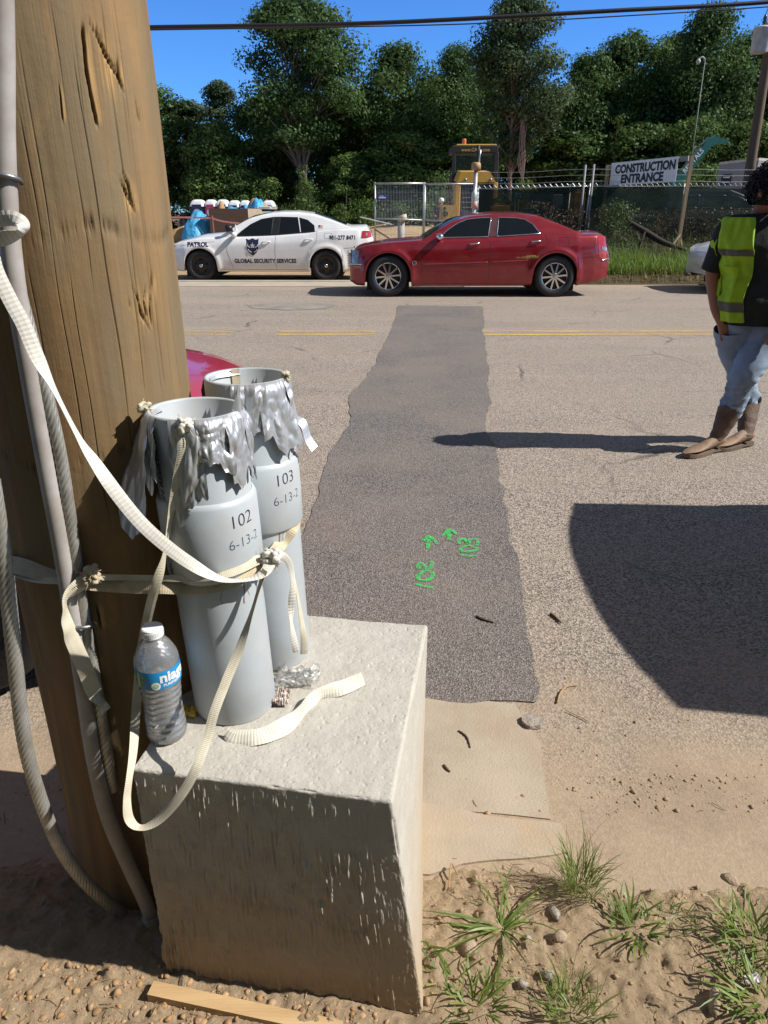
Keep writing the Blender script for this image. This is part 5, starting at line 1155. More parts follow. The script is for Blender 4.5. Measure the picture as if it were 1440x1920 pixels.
# ---- nearer red car on the near lane, left; only its bonnet and a front tyre show
S_R2 = dict(S_RED); S_R2.update(x=(-2.27,2.56), axles=(-1.42,1.53), paint=paint('bright_red_paint', (0.44,0.012,0.05), 0.15), wheel='steel',
  belt=[(-2.26,0.60),(-2.22,0.68),(-2.12,0.75),(-1.9,0.81),(-1.5,0.86),(-0.9,0.95),(0.2,1.015),(1.3,1.06),(2.2,1.075),(2.44,1.06),(2.50,0.86),(2.56,0.74)],
  top=[(-2.28,0.66),(-2.22,0.75),(-2.05,0.82),(-1.5,0.90),(-0.9,1.0),(0.3,1.06),(1.9,1.13),(2.36,1.14),(2.45,1.10),(2.5,0.90),(2.56,0.76)])
S_R2.pop('mirror')
for k in ('pillars','patches','lines','seams'): S_R2[k] = S_RED[k] if k != 'patches' else []
make_car('parked_car', 'bright red car behind the wooden pole with only its bonnet and a front tyre showing', 'car', S_R2, (-2.80,2.77,0.0), math.pi)
# ---- white car behind the walking man
S_W = dict(S_PAT); S_W.update(paint=paint('white_paint_two', (0.66,0.66,0.64), 0.0), wheel='spoke', lines=[], patches=[('headlight', LAMP, [(-2.37,0.78),(-2.2,0.85),(-2.0,0.87)], [(-2.39,0.60),(-2.27,0.61),(-2.12,0.68)], 0.005),('headlight_bezel', BLKP, [(-2.36,0.755),(-2.24,0.80),(-2.08,0.82)], [(-2.37,0.63),(-2.29,0.64),(-2.16,0.70)], 0.009),('fog_lamp_recess', BLKP, [(-2.37,0.52),(-2.28,0.50),(-2.18,0.47)], [(-2.36,0.42),(-2.28,0.36),(-2.22,0.34)], 0.005),('bumper_lip', paint('white_paint_two', (0.66,0.66,0.64)), [(-2.43,0.36),(-2.3,0.33),(-2.0,0.31)], [(-2.43,0.24),(-2.3,0.22),(-2.0,0.22)], 0.03)])
make_car('parked_car', 'white car at the right with only its front corner showing behind the man', 'car', S_W, (8.70,15.0,0.0))
# ---- boxy vehicle just outside the frame on the right: its shadow lies across the road
S_V = dict(bow=0.10, x=(-2.3,2.3), axles=(-1.42,1.40), hub=0.36, arch=0.42, paint=paint('silver_paint', (0.45,0.46,0.47), 0.4), wheel='steel', roofw=0.86,
  sill=[(-2.4,0.32),(-2.2,0.26),(2.2,0.28),(2.4,0.36)], belt=[(-2.32,0.66),(-2.2,0.86),(-1.9,0.98),(-1.0,1.05),(2.25,1.10),(2.3,1.04)], top=[(-2.32,0.74),(-2.2,0.95),(-1.9,1.06),(-1.0,1.12),(2.22,1.16),(2.3,1.08)],
  w=[(-2.32,0.64),(-2.2,0.83),(-1.9,0.94),(-1,0.99),(1.6,0.99),(2.1,0.97),(2.3,0.91)], roof=[(-1.15,1.05),(-0.55,1.42),(-0.1,1.62),(0.3,1.76),(1.6,1.77),(2.12,1.74),(2.24,1.58),(2.30,1.08)], ws=(-1.05,-0.12), bl=(2.08,2.24),
  windows=[[(-0.70,1.10),(-0.3,1.36),(0.0,1.50),(0.30,1.52),(0.30,1.12)],[(0.42,1.12),(0.42,1.53),(1.20,1.54),(1.20,1.14)],[(1.32,1.14),(1.32,1.54),(1.90,1.52),(2.05,1.16)]], seams=[[(0.36,1.1),(0.36,0.35)],[(1.26,1.12),(1.2,0.8)]], handles=[(0.2,0.98),(1.1,1.0)], mirror=(-0.72,1.14))
make_car('parked_van', 'silver passenger vehicle parked to the right just past the edge of the picture', 'van', S_V, (4.81,2.33,0.0), math.pi-0.055)
S_V2 = dict(S_V); S_V2.update(paint=paint('dark_paint', (0.03,0.035,0.045), 0.2), trim=M('bright_trim', (0.75,0.76,0.78), 0.25, 0.9), patches=[])
make_car('parked_van', 'dark vehicle with bright window trim parked behind the screened fence', 'car', S_V2, (12.2,27.6,0.46), math.pi)
# ================================================================ BACKGROUND: lot, fences, machine, trees
def lz(x, y): return float(lot_h(np.array([x]), np.array([y]))[0])
def bz_(x, y): return float(bank_h(np.array([x]), np.array([y]))[0])
ZINC = M('zinc_tube', (0.46,0.47,0.48), 0.4, 0.6, var=0.25)
# ---- temporary mesh fence panels
D = 22.0
def panel(x0, x1, ytop, yrail, ybot, D, label, wires):
    a, b = px(x0, ytop, D), px(x1, ytop, D); zr = px(x0, yrail, D).z; zb = px(x0, ybot, D).z
    root = thing('mesh_fence', label, 'mesh fence', (a.x, D, zb-0.12), 'temporary mesh fence panels')
    for x, nm in ((a.x,'post'),(b.x,'post')):
        MB().tube([(x,D,zb-0.12),(x,D,a.z+0.03)], 0.024, 10).build('post', ZINC, root, smooth=True)
    MB().tube([(a.x,D,a.z),(b.x,D,b.z)], 0.026, 8).build('top_rail', ZINC, root, smooth=True)
    MB().tube([(a.x,D,zr),(b.x,D,zr-0.04)], 0.022, 8).build('middle_rail', ZINC, root, smooth=True)
    m = MB(); n = int((b.x-a.x)/0.042)
    for i in range(1, n):
        x = a.x+(b.x-a.x)*i/n; m.tube([(x,D,a.z),(x,D,zb)], 0.0034, 4, cap=False)
    for k in range(1, 7):
        z = zb+(a.z-zb)*k/7; m.tube([(a.x,D+0.006,z),(b.x,D+0.006,z)], 0.0034, 4, cap=False)
    m.build('wire_mesh', ZINC, root); return root
fp1 = panel(703, 795, 344, 410, 455, D, 'left mesh fence panel carrying a small blue sign above the sand', 1)
panel(797, 890, 345, 413, 458, D, 'right mesh fence panel in front of the yellow machine', 1)
a = px(708, 365, D-0.04); b = px(725, 374, D-0.04); m = MB(); m.box(((a.x+b.x)/2, D-0.04, (a.z+b.z)/2), (b.x-a.x, 0.015, a.z-b.z)); sg = m.build('small_sign', M('sign_blue', (0.03,0.09,0.42), 0.5), None)
tag(sg, 'small blue sign with a white line of lettering hung on the mesh fence', 'sign')
m = MB(); m.box(((a.x+b.x)/2, D-0.051, (a.z+b.z)/2-0.015), ((b.x-a.x)*0.8, 0.004, 0.03)); m.box(((a.x+b.x)/2-0.02, D-0.051, (a.z+b.z)/2+0.025), ((b.x-a.x)*0.5, 0.004, 0.012)); m.build('lettering_band', WHT, sg)
m = MB(); c = px(675, 407, 20.5); d = px(735, 421, 21.4); m.tube([c, d], 0.02, 6)
tag(m.build('fence_stay', ZINC), 'steel stay rod sloping behind the boot of the white patrol car', 'rod')
m = MB(); m.tube([px(703, 430, D-0.3), px(738, 452, D-0.8)], 0.022, 6); m.box(px(740, 453, D-0.8), (0.25,0.1,0.05)); tag(m.build('fence_brace', M('rusty_brace', (0.16,0.10,0.06), 0.7)), 'dark brace leaning from the foot of the left mesh fence panel', 'brace')
# ---- screened chain link fence with barbed wire
def mat_screen():
    m, nt, p = new_mat('fence_screen'); vec = _coords(nt, (1,1,2))
    c = _mixc(nt, _ramp(nt, _noise(nt, vec, 1.5, 5), 0.35, 0.7), (0.012,0.024,0.018), (0.030,0.044,0.034))
    nt.links.new(c, p.inputs['Base Color']); p.inputs['Roughness'].default_value = 0.85; p.inputs['Specular IOR Level'].default_value = 0.15
    nt.links.new(_ramp(nt, _noise(nt, vec, 2.0, 5, 0.7), 0.2, 0.8, (0.80,)*3, (0.98,)*3), p.inputs['Alpha']); return m
SCR = mat_screen(); WIRE = M('fence_wire', (0.55,0.56,0.57), 0.35, 0.7)
FC = px(1106, 348, 24.0); FL = px(897, 353, 25.2); FR = Vector((34, 24.0, FC.z-0.02))
def fence_run(A, B, label, z0fn, n, knuck):
    root = thing('screened_fence', label, 'fence', (A.x, A.y, z0fn(A.x, A.y)), 'dark screened chain link fences')
    L = Vector((B.x-A.x, B.y-A.y, 0)); ln = L.length; u = L/ln; nrm = Vector((u.y, -u.x, 0))
    m = MB()
    def fn(s, t):
        p = A.lerp(B, s); zb = z0fn(p.x, p.y)+0.02; sag = 0.05*math.sin(s*ln/2.9*math.pi)**2; zt = p.z-0.03-sag
        return Vector((p.x, p.y, zb+(zt-zb)*t))+nrm*(0.05+0.05*mnoise.noise(Vector((s*ln*0.9, t*1.6, ln)))+0.02*mnoise.noise(Vector((s*ln*4, t*7, 1))))
    m.grid(fn, int(ln*5), 14); m.build('screen', SCR, root, smooth=True)
    k = int(ln/0.17); m = MB()
    for i in range(k):
        p = A.lerp(B, (i+0.5)/k)
        m.tube([p+Vector((0,0,0.075))-u*0.085, p-Vector((0,0,0.10))+u*0.085], 0.0065, 4, cap=False); m.tube([p+Vector((0,0,0.075))-u*0.085+nrm*0.01, p-Vector((0,0,0.03))-u*0.16+nrm*0.01], 0.004, 4, cap=False)
    m.build('chain_link', WIRE, root)
    for i in range(int(ln/2.9)+1):
        p = A.lerp(B, min(1, i*2.9/ln)); MB().tube([(p.x,p.y,z0fn(p.x,p.y)-0.2),(p.x,p.y,p.z+0.05)], 0.03, 8).build('post', ZINC, root, smooth=True)
    m = MB(); m.tube([A+Vector((0,0,-0.02)), B+Vector((0,0,-0.02))], 0.02, 6); m.build('top_wire', ZINC, root, smooth=True)
    m = MB()
    for dz in (0.13, 0.30, 0.46):
        P = [A.lerp(B, i/40)+Vector((0,0,dz-0.03*math.sin(i/40*math.pi*ln/2.9)**2)) for i in range(41)]; m.tube(P, 0.006, 4)
        for i in range(int(ln/0.35)):
            p = A.lerp(B, (i+0.5)/int(ln/0.35))+Vector((0,0,dz)); m.tube([p-Vector((0.02,0,0.025)), p+Vector((0.02,0,0.02))], 0.004, 3)
    m.build('barbed_wire', WIRE, root); return root
g0 = lambda x, y: bz_(x, y) if x > 4.2 else lz(x, y)
fence_run(FC, FR, 'long dark screened fence on the bank under the construction sign', g0, 8, 1)
FLs = Vector((FL.x, FL.y, FL.z)); fence_run(FLs, FC, 'screened fence sagging behind the roof of the red sedan', lambda x, y: 0.0, 4, 1)
for x, yt in ((1098,309),(1114,308)):
    p = px(x, 440, 23.9); q = px(x, yt, 23.9); q = Vector((p.x+0.0, 23.9, q.z)); q.x = px(x, yt, 23.9).x; p.x = q.x
    tag(MB().tube([(q.x,23.9,0.3),(q.x,23.9,q.z)], 0.036, 10).build('fence_post', M('post_dull', (0.22,0.225,0.23), 0.6), None, smooth=True), 'tall grey corner post, %s of the pair left of the construction sign' % ('left' if x == 1098 else 'right'), 'fence post', 'tall corner posts')
# ---- construction entrance sign
LUM = M('stake_lumber', (0.42,0.30,0.17), 0.8, col2=(0.30,0.21,0.12), vscale=5, stretch=(3,3,0.3), bump=0.3, bscale=30)
sl, sr = px(1140, 310, 24.35), px(1297, 292, 21.9)
sign = thing('entrance_sign', 'white sign reading CONSTRUCTION ENTRANCE nailed between two wooden stakes', 'sign', (sl.x, sl.y, 0.45))
q00, q10, q11, q01 = px(1143, 348, 24.3), px(1270, 341, 22.3), px(1273, 293, 22.3), px(1147, 306, 24.3)
q00.x, q10.x = q01.x, q11.x
bil = lambda u, v, off=0.0: (q00*(1-u)*(1-v)+q10*u*(1-v)+q11*u*v+q01*(1-u)*v)+Vector((-0.62,-0.78,0))*off
m = MB(); V = [bil(0,0), bil(1,0), bil(1,1), bil(0,1), bil(0,0,-0.012), bil(1,0,-0.012), bil(1,1,-0.012), bil(0,1,-0.012)]
m.add(V, [(0,1,2,3),(7,6,5,4),(0,4,5,1),(1,5,6,2),(2,6,7,3),(3,7,4,0)]); brd = m.build('board', M('sign_white', (0.85,0.85,0.85), 0.6, var=0.12), sign)
for body, uc, vc, su, sv in (('CONSTRUCTION',0.52,0.70,0.90,0.40),('ENTRANCE',0.50,0.26,0.64,0.40)):
    V, F = text_geo(body, 1.0, 0.05); lo, hi = V.min(0), V.max(0)
    obj('lettering', [bil(uc+su*((v[0]-lo[0])/(hi[0]-lo[0])-0.5), vc+sv*((v[1]-lo[1])/(hi[1]-lo[1])-0.5), 0.006) for v in V], F, M('sign_black', (0.012,0.013,0.02), 0.5), brd)
MB().bar(sl+Vector((0,0.20,-0.05)), sr+Vector((0,0.20,-0.05)), 0.04, 0.13).build('cross_board', M('grey_lumber', (0.30,0.29,0.28), 0.8), sign)
for top, xb, yb in ((sl, 1117, 440), (sr, 1276, 445)):
    bot_ = px(xb, yb, top.y); MB().bar((top.x-0.02, top.y-0.03, 0.2), (top.x, top.y-0.03, top.z), 0.09, 0.09).build('stake', LUM, sign)
c = Vector((sr.x-0.02, sr.y-0.05, 0.62)); m = MB(); m.bar(c+Vector((0,0,0.25)), c+Vector((-0.30,-0.1,-0.18)), 0.06, 0.06); m.bar(c+Vector((0,0,0.22)), c+Vector((0.16,0.1,-0.14)), 0.05, 0.05); m.build('stake_brace', LUM, sign)
# ---- yellow machine behind the fence
YEL = M('machine_yellow', (0.62,0.36,0.05), 0.5, var=0.15, dirt=(0.35,0.24,0.12), dscale=3, damt=0.5); DKM = M('machine_dark', (0.02,0.02,0.022), 0.6)
DM = 30.0
mc = px(893, 400, DM); mac = thing('wheel_loader', 'yellow wheeled machine with a dark cab and orange beacon behind the mesh fence', 'construction machine', (mc.x, DM+1.5, 0.0))
def pbox(m, x0, y0, x1, y1, D, dep):
    a, b = px(x0, y0, D), px(x1, y1, D); m.box(((a.x+b.x)/2, D+dep/2, (a.z+b.z)/2), (abs(b.x-a.x), dep, abs(a.z-b.z)), bev=0.02); return m
def pl(m, x0, y0, x1, y1, D, r): m.tube([px(x0, y0, D), px(x1, y1, D)], r, 8); return m
hood = MB(); a = [px(x, y, DM) for x, y in ((865,322),(919,322),(930,342),(857,342))]; b = [v+Vector((0,1.6,0.12)) for v in a]
lo = [px(x, y, DM) for x, y in ((857,420),(930,420))]
hood.add(a+b, [(3,2,1,0),(0,1,5,4),(4,5,6,7),(1,2,6,5),(3,0,4,7),(2,3,7,6)])
pbox(hood, 855, 342, 861, 420, DM, 1.6); pbox(hood, 926, 342, 932, 372, DM, 1.6); hood.build('hood', YEL, mac)
g = MB(); pbox(g, 862, 343, 925, 425, DM+0.10, 1.4); g.build('grille', DKM, mac)
g = MB(); [pbox(g, 866, 352+9*k, 892, 354+9*k, DM+0.06, 0.03) for k in range(7)]; pbox(g, 897, 342, 904, 362, DM+0.05, 0.03); g.build('grille_bar', M('grille_grey', (0.12,0.12,0.125), 0.5), mac)
for x in (873, 920): g = MB(); c = px(x, 337, DM-0.02); g.tube([c+Vector((0,0.08,0)), c], 0.06, 12); g.build('headlight', M('loader_lamp', (0.25,0.25,0.26), 0.3), mac, smooth=True)
cab = MB(); pbox(cab, 848, 273, 934, 286, DM+1.6, 1.7)
for x in (851, 930): pbox(cab, x-2.5, 285, x+2.5, 346, DM+1.6, 0.14); pbox(cab, x-2.5 if x < 900 else x-5, 285, x+2.5, 346, DM+3.1, 0.14)
pbox(cab, 848, 326, 934, 370, DM+1.7, 1.5); cab.build('cab_frame', DKM, mac)
cab = MB(); pbox(cab, 856, 270, 931, 273.4, DM+1.65, 1.6); cab.build('cab_roof', YEL, mac)
gl = MB(); pbox(gl, 853, 286, 929, 326, DM+1.62, 0.01)
m_, nt_, p_ = new_mat('cab_glass'); p_.inputs['Base Color'].default_value = (0.03,0.05,0.05,1); p_.inputs['Roughness'].default_value = 0.05; p_.inputs['Alpha'].default_value = 0.35; gl.build('windshield', m_, mac)
for body, x in (('www.CA', 880), ('.com', 911)):
    V, F = text_geo(body, 0.17, 0.003); c = px(x, 281, DM+1.58); obj('lettering', [c+Vector((v[0], 0, v[1])) for v in V], F, M('sign_yellow', (0.55,0.42,0.08), 0.5), mac)
be = MB(); c = px(870, 271, DM+2.0); be.lathe([(0.0,0.21),(0.075,0.20),(0.085,0.16),(0.09,0.0)], 16, c); be.build('beacon', M('beacon_orange', (0.75,0.16,0.02), 0.25, coat=0.6), mac, smooth=True)
ex = MB(); pl(ex, 897, 330, 897, 272, DM+0.9, 0.07); ex.build('exhaust_stack', DKM, mac, smooth=True)
ex = MB(); pl(ex, 898.5, 305, 901, 280, DM+0.8, 0.035); ex.build('exhaust_tip', M('stainless', (0.6,0.6,0.62), 0.3, 0.9), mac, smooth=True)
cw_ = MB(); a = [px(x, y, DM-0.8) for x, y in ((826,412),(830,384),(857,385),(857,412))]; b = [v+Vector((0,0.9,0)) for v in a]; cw_.add(a+b, [(0,3,2,1),(4,5,6,7),(0,1,5,4),(1,2,6,5),(2,3,7,6),(3,0,4,7)]); wb_ = cw_.build('counterweight', YEL, mac)
for x, y, r in ((834,391,0.06),(835,401,0.10)): g = MB(); c = px(x, y, DM-0.82); g.tube([c+Vector((0,0.05,0)), c+Vector((0,-0.01,0))], r, 14); g.build('lift_hole', DKM, wb_)
for x in (842, 938):
    for dd in (0.6, 3.4):
        c = px(x, 415, DM+dd); c.z = 0.72; g = MB(); g.tube([c-Vector((0.26,0,0)), c-Vector((0.2,0,0)), c+Vector((0.2,0,0)), c+Vector((0.26,0,0))], [0.62,0.72,0.72,0.62], 24); g.build('wheel', BLK, mac, smooth=True)
g = MB(); [pbox(g, 838, 356+12*k, 854, 360+12*k, DM+1.0, 0.5) for k in range(4)]; g.build('cab_step', M('step_yellow', (0.25,0.16,0.04), 0.6), mac)
# ---- steel post wrapped in torn netting
pt_ = px(892.5, 318, 20.6); pz = lz(pt_.x, 20.6); post = thing('wrapped_post', 'slim steel post with a brown cap and torn pale netting wrapped round it', 'post', (pt_.x, 20.6, pz))
MB().tube([(pt_.x,20.6,pz-0.1),(pt_.x,20.6,pt_.z)], 0.052, 14).build('pole', M('post_steel', (0.50,0.51,0.52), 0.35, 0.5), post, smooth=True)
MB().lathe([(0.0,0.19),(0.085,0.19),(0.115,0.17),(0.125,0.10),(0.12,0.02),(0.07,0.0)], 20, (pt_.x,20.6,pt_.z-0.02)).build('cap', M('post_cap', (0.42,0.27,0.13), 0.6), post, smooth=True)
nt2 = MB(); rg = random.Random(4); zt = px(892, 352, 20.6).z
nt2.grid(lambda u, v: Vector((pt_.x, 20.6, pz+(zt-pz)*v))+Vector((math.cos(u*6.283), math.sin(u*6.283), 0))*(0.075+0.05*mnoise.noise(Vector((math.cos(u*6.28)*1.5, math.sin(u*6.28)*1.5, v*9)))+0.03*math.sin(v*23)), 18, 60)
nt2.build('netting', mat_worn('pale_netting', (0.45,0.52,0.50), 0.44, 0.50, 14.0), post, smooth=True)
zr = px(892, 383, 20.6).z; MB().tube([(pt_.x,20.6,zr-0.10),(pt_.x,20.6,zr+0.08)], 0.085, 14).build('red_band', M('red_band', (0.55,0.08,0.08), 0.5, col2=(0.6,0.5,0.48), vscale=20), post, smooth=True)
# ---- boom lift, trailer, mast, utility pole, cables
GRN = M('boom_green', (0.012,0.13,0.075), 0.4, coat=0.3); DB = 33.0
bm_ = thing('boom_lift', 'green telescopic boom with a bent tip rising behind the construction sign', 'boom lift', (px(1245, 360, DB).x, DB, 0.0))
m = MB(); m.bar(px(1215, 405, DB), px(1333, 262, DB), 0.30, 0.42, up=(0,1,0)); bo = m.build('boom', GRN, bm_)
m = MB(); A_ = [px(x, y, DB-0.17) for x, y in ((1316,270),(1340,255),(1366,262),(1366,268),(1338,272),(1326,282))]; m.add(A_+[v+Vector((0,0.34,0)) for v in A_], [tuple(range(5,-1,-1)), tuple(range(6,12))]+[(i, (i+1) % 6, 6+(i+1) % 6, 6+i) for i in range(6)]); m.build('boom_tip', GRN, bm_)
V, F = text_geo('RENTALS', 0.26, 0.006); c = px(1300, 302, DB-0.23); dv = (px(1333, 262, DB)-px(1215, 405, DB)).normalized(); up_ = Vector((-dv.z, 0, dv.x)); obj('lettering', [c+dv*v[0]+up_*v[1] for v in V], F, WHT, bo)
m = MB(); c = px(1215, 405, DB); m.box((c.x, DB, 0.9), (2.2,1.8,0.9), bev=0.08); m.build('chassis', GRN, bm_)
for dx in (-0.8, 0.8):
    m = MB(); m.tube([(c.x+dx, DB-0.95, 0.42),(c.x+dx, DB-0.6, 0.42)], 0.42, 20); m.build('wheel', BLK, bm_, smooth=True)
TRG = M('trailer_grey', (0.27,0.27,0.29), 0.6, var=0.1); DT = 36.0
a = px(1348, 311, DT); b = px(1396, 345, DT); tr = thing('office_trailer', 'grey site trailer with a pale roof beyond the screened fence', 'trailer', (a.x+2, DT+1.5, 0.0))
zt = px(1385, 304, DT).z; V = [(a.x,DT,0.3),(a.x+1.35,DT-0.9,0.3),(b.x+3.5,DT+0.4,0.3),(b.x+2.2,DT+3.2,0.3)]; V2 = [(x, y, zt-0.12 if i != 1 else zt) for i, (x, y, _) in enumerate(V)]
m = MB(); m.add(V+V2, [(0,1,5,4),(1,2,6,5),(2,3,7,6),(3,0,4,7),(0,3,2,1),(4,5,6,7)]); m.build('trailer_body', TRG, tr)
m = MB(); R_ = [(x, y, z+0.01) for x, y, z in V2]; R2 = [(x, y, z+0.12) for x, y, z in V2]; m.add(R_+R2, [(0,1,5,4),(1,2,6,5),(2,3,7,6),(3,0,4,7),(3,2,1,0),(4,5,6,7)]); m.build('trailer_roof', M('roof_cream', (0.62,0.56,0.46), 0.6), tr)
m = MB(); m.box((a.x+0.32, DT-0.26, zt-0.75), (0.42,0.02,0.46), Matrix.Rotation(-0.588, 3, 'Z')); pq = m.build('placard', M('placard_dark', (0.02,0.025,0.05), 0.5), tr)
m = MB(); [m.box((a.x+0.31, DT-0.275, zt-0.64-0.2*k), (0.28,0.006,0.05), Matrix.Rotation(-0.588, 3, 'Z')) for k in range(2)]; m.build('placard_line', WHT, pq)
m = MB(); [m.box((b.x+0.25+0.7*k, DT-0.74+0.30*k, zt-1.0), (0.08,0.05,1.5)) for k in range(4)]; m.build('trailer_rib', M('rib_pale', (0.5,0.5,0.52), 0.5), tr)
p0 = px(1300, 330, 34.5); p1_ = px(1322, 112, 34.5); ms = thing('light_mast', 'thin grey mast topped by a white camera in front of the right hand trees', 'mast', (p0.x, 34.5, 0))
MB().tube([(p0.x-0.15,34.5,0),(p1_.x,34.5,p1_.z)], [0.035,0.022], 8).build('mast_tube', M('mast_grey', (0.11,0.115,0.115), 0.6), ms, smooth=True)
m = MB(); c = Vector((p1_.x, 34.5, p1_.z)); m.tube(spline([c, c+Vector((-0.12,0,0.1)), c+Vector((-0.26,0,0.02))], 8), 0.03, 8); m.sphere(c+Vector((-0.27,0,-0.06)), (0.09,0.09,0.10), 12, 8); m.build('camera_head', M('camera_grey', (0.45,0.46,0.47)), ms, smooth=True)
pb_, ptp = px(1403, 338, 28.0), px(1440, 100, 28.0); dv = (ptp-pb_).normalized(); ub = pb_-dv*(pb_.z/dv.z); ut = ptp+dv*3.4
up2 = thing('utility_pole', 'slim brown utility pole with a grey transformer at the right edge of the picture', 'utility pole', tuple(ub))
MB().tube([ub, pb_, ptp, ut], [0.18,0.17,0.15,0.13], 16).build('pole_shaft', M('pole_brown', (0.13,0.085,0.055), 0.8, var=0.3, stretch=(4,4,0.3), vscale=8), up2, smooth=True)
c = px(1422, 100, 27.6); h = px(1425, 52, 27.6).z-c.z; MB().lathe([(0.0,0.0),(0.24,0.0),(0.27,0.03),(0.27,h-0.05),(0.29,h-0.04),(0.28,h),(0.15,h+0.05),(0.0,h+0.06)], 24, c).build('transformer', M('transformer_grey', (0.50,0.51,0.55), 0.4), up2, smooth=True)
m = MB(); cc = c+Vector((0.02,0,h+0.05)); m.lathe([(0.07,0),(0.05,0.08),(0.075,0.1),(0.045,0.18),(0.065,0.2),(0.03,0.32),(0.0,0.33)], 12, cc); m.build('bushing', M('bushing_dark', (0.05,0.045,0.05), 0.3), up2, smooth=True)
m = MB(); m.bar(c+Vector((0.1,0.1,h*0.7)), c+Vector((0.5,0.4,h*0.7)), 0.08, 0.08); m.bar(c+Vector((0.1,0.1,h*0.25)), c+Vector((0.5,0.4,h*0.25)), 0.08, 0.08); m.build('bracket', ZINC, up2)
m = MB(); m.tube(spline([cc+Vector((0,0,0.33)), cc+Vector((0.05,-0.1,0.7)), cc+Vector((-0.02,-0.3,1.0)), cc+Vector((0.1,-0.4,1.25))], 16), 0.012, 5); m.build('jumper_wire', BLKP, up2)
def cable(pts, r, label):
    P = [px(x, y, d) for x, y, d in pts]; return tag(MB().tube(spline(P, 60), r, 8).build('power_line', BLKP, None, smooth=True), label, 'cable', 'overhead lines')
cable([(-500,70,27),(-100,57,27),(290,51,27),(640,45,27),(860,36,27),(1150,20,27),(1450,3,27),(1900,-40,27)], 0.062, 'thick black overhead cable crossing the top of the picture')
cable([(-500,72,26.7),(-100,62,26.7),(290,56,26.7),(640,50.5,26.7),(900,44,26.7),(1150,31,26.7),(1450,12,26.7),(1900,-25,26.7)], 0.018, 'thin black overhead line just below the thick cable')
# ---- lot clutter on the left
NVY = M('plastic_navy', (0.02,0.03,0.10), 0.5, var=0.15); PNK = M('plastic_pink', (0.55,0.06,0.17), 0.5); ROOF = M('roof_white', (0.72,0.73,0.74), 0.5)
def potty(xc, wpx_, mat, label, ytop=374, D=50.0):
    c = px(xc, ytop, D); wd = wpx_/1330*(D*0.92); zt = c.z; zb = -0.05; r = thing('portable_toilet', label, 'portable toilet', (c.x, D, zb), 'row of portable toilets')
    m = MB(); m.box((c.x, D, (zt-0.42+zb)/2), (wd*0.96, 1.15, zt-0.42-zb), bev=0.03); bd_ = m.build('cabin_wall', mat, r)
    m = MB(); m.grid(lambda u, v: (c.x+(u-0.5)*wd, D+(v-0.5)*1.2, zt-0.42+0.42*(max(0, 1-(2*u-1)**4)*max(0, 1-(2*v-1)**4))**0.6), 14, 14); m.build('roof', ROOF, r, smooth=True)
    m = MB(); m.box((c.x, D-0.59, zt-1.15), (wd*0.62, 0.03, 1.7)); dr = m.build('door', mat, r)
    m = MB(); m.tube([(c.x, D-0.62, zt-0.78),(c.x, D-0.60, zt-0.78)], 0.22, 16); m.build('door_emblem', M('emblem_pale', (0.55,0.58,0.62), 0.5), dr); return r
for xc, w_, mt, lb_ in ((371.5,27,NVY,'leftmost navy portable toilet with an oval emblem'),(396,21,PNK,'pink portable toilet in the row of navy ones'),(418,23,NVY,'navy portable toilet directly right of the pink one'),(440,21,NVY,'second navy portable toilet right of the pink one'),
                  (460,19,NVY,'portable toilet just left of the blue tarp peak'),(483,20,NVY,'portable toilet behind the blue tarp peak'),(504,23,NVY,'rightmost navy portable toilet behind the light bar of the patrol car')): potty(xc, w_, mt, lb_, 374 if xc < 420 else 375.5)
TARP = M('tarp_blue', (0.07,0.40,0.68), 0.45, col2=(0.05,0.30,0.56), vscale=2, bump=0.8, bscale=2.5, bdist=0.2); CLAY = mat_dirt('clay', (0.50,0.30,0.14), (0.40,0.23,0.10), (0.32,0.19,0.09), 0.3)
def mound(name, x, ybase, D, wd, h, dep, mat, label, cat, seed, fold=0.0):
    c = px(x, ybase, D); z0 = -0.10; m = MB()
    def fn(u, v):
        a, b = 2*u-1, 2*v-1; e = max(0, 1-(abs(a)**2.2+abs(b)**2.2)); k = e**0.55*(0.85+0.28*mnoise.noise(Vector((a*1.6+seed, b*1.6, seed))))+fold*0.022*math.sin(a*16+b*5+mnoise.noise(Vector((a*2, b*2, 2)))*4)*e
        return (c.x+a*wd/2, D+b*dep/2, z0-0.1+h*max(0, k)+0.1*e)
    m.grid(fn, 44, 26); return tag(m.build(name, mat, None, smooth=True), label, cat)
mound('dirt_mound', 350, 425, 45, 2.6, 1.0, 3, CLAY, 'orange clay heap beside the leftmost navy toilet', 'dirt mound', 1)
mound('tarp_heap', 372, 422, 43.5, 1.9, 1.75, 3.5, TARP, 'bright blue tarp draped over a heap left of the brown board', 'tarp', 2, 1.0)
mound('tarp_heap', 425, 395, 45, 2.9, 2.05, 3, TARP, 'blue tarp showing low above the brown board', 'tarp', 3, 1.0)
mound('tarp_heap', 474, 395, 45, 2.6, 2.45, 3, TARP, 'peaked blue tarp above the right end of the brown board', 'tarp', 4, 1.6)
mound('tarp_heap', 505, 395, 45, 1.5, 1.9, 2, TARP, 'small blue tarp end near the light bar', 'tarp', 5, 1.0)
mound('dirt_mound', 409, 395, 47, 1.5, 2.2, 2, CLAY, 'small clay peak between the pink toilet and the tarp', 'dirt mound', 6)
mound('dirt_mound', 486, 395, 47, 2.7, 2.5, 2, CLAY, 'clay ridge behind the peaked blue tarp', 'dirt mound', 7)
mound('tarp_sheet', 360, 424, 44, 2.6, 0.28, 1.2, M('tarp_deep', (0.03,0.12,0.42), 0.5), 'flat dark blue sheet on the sand at the far left', 'tarp', 8)
DBX = 42.0; a = px(391, 391, DBX); b = px(467, 429, DBX); rt = px(500, 391, DBX+2.5)
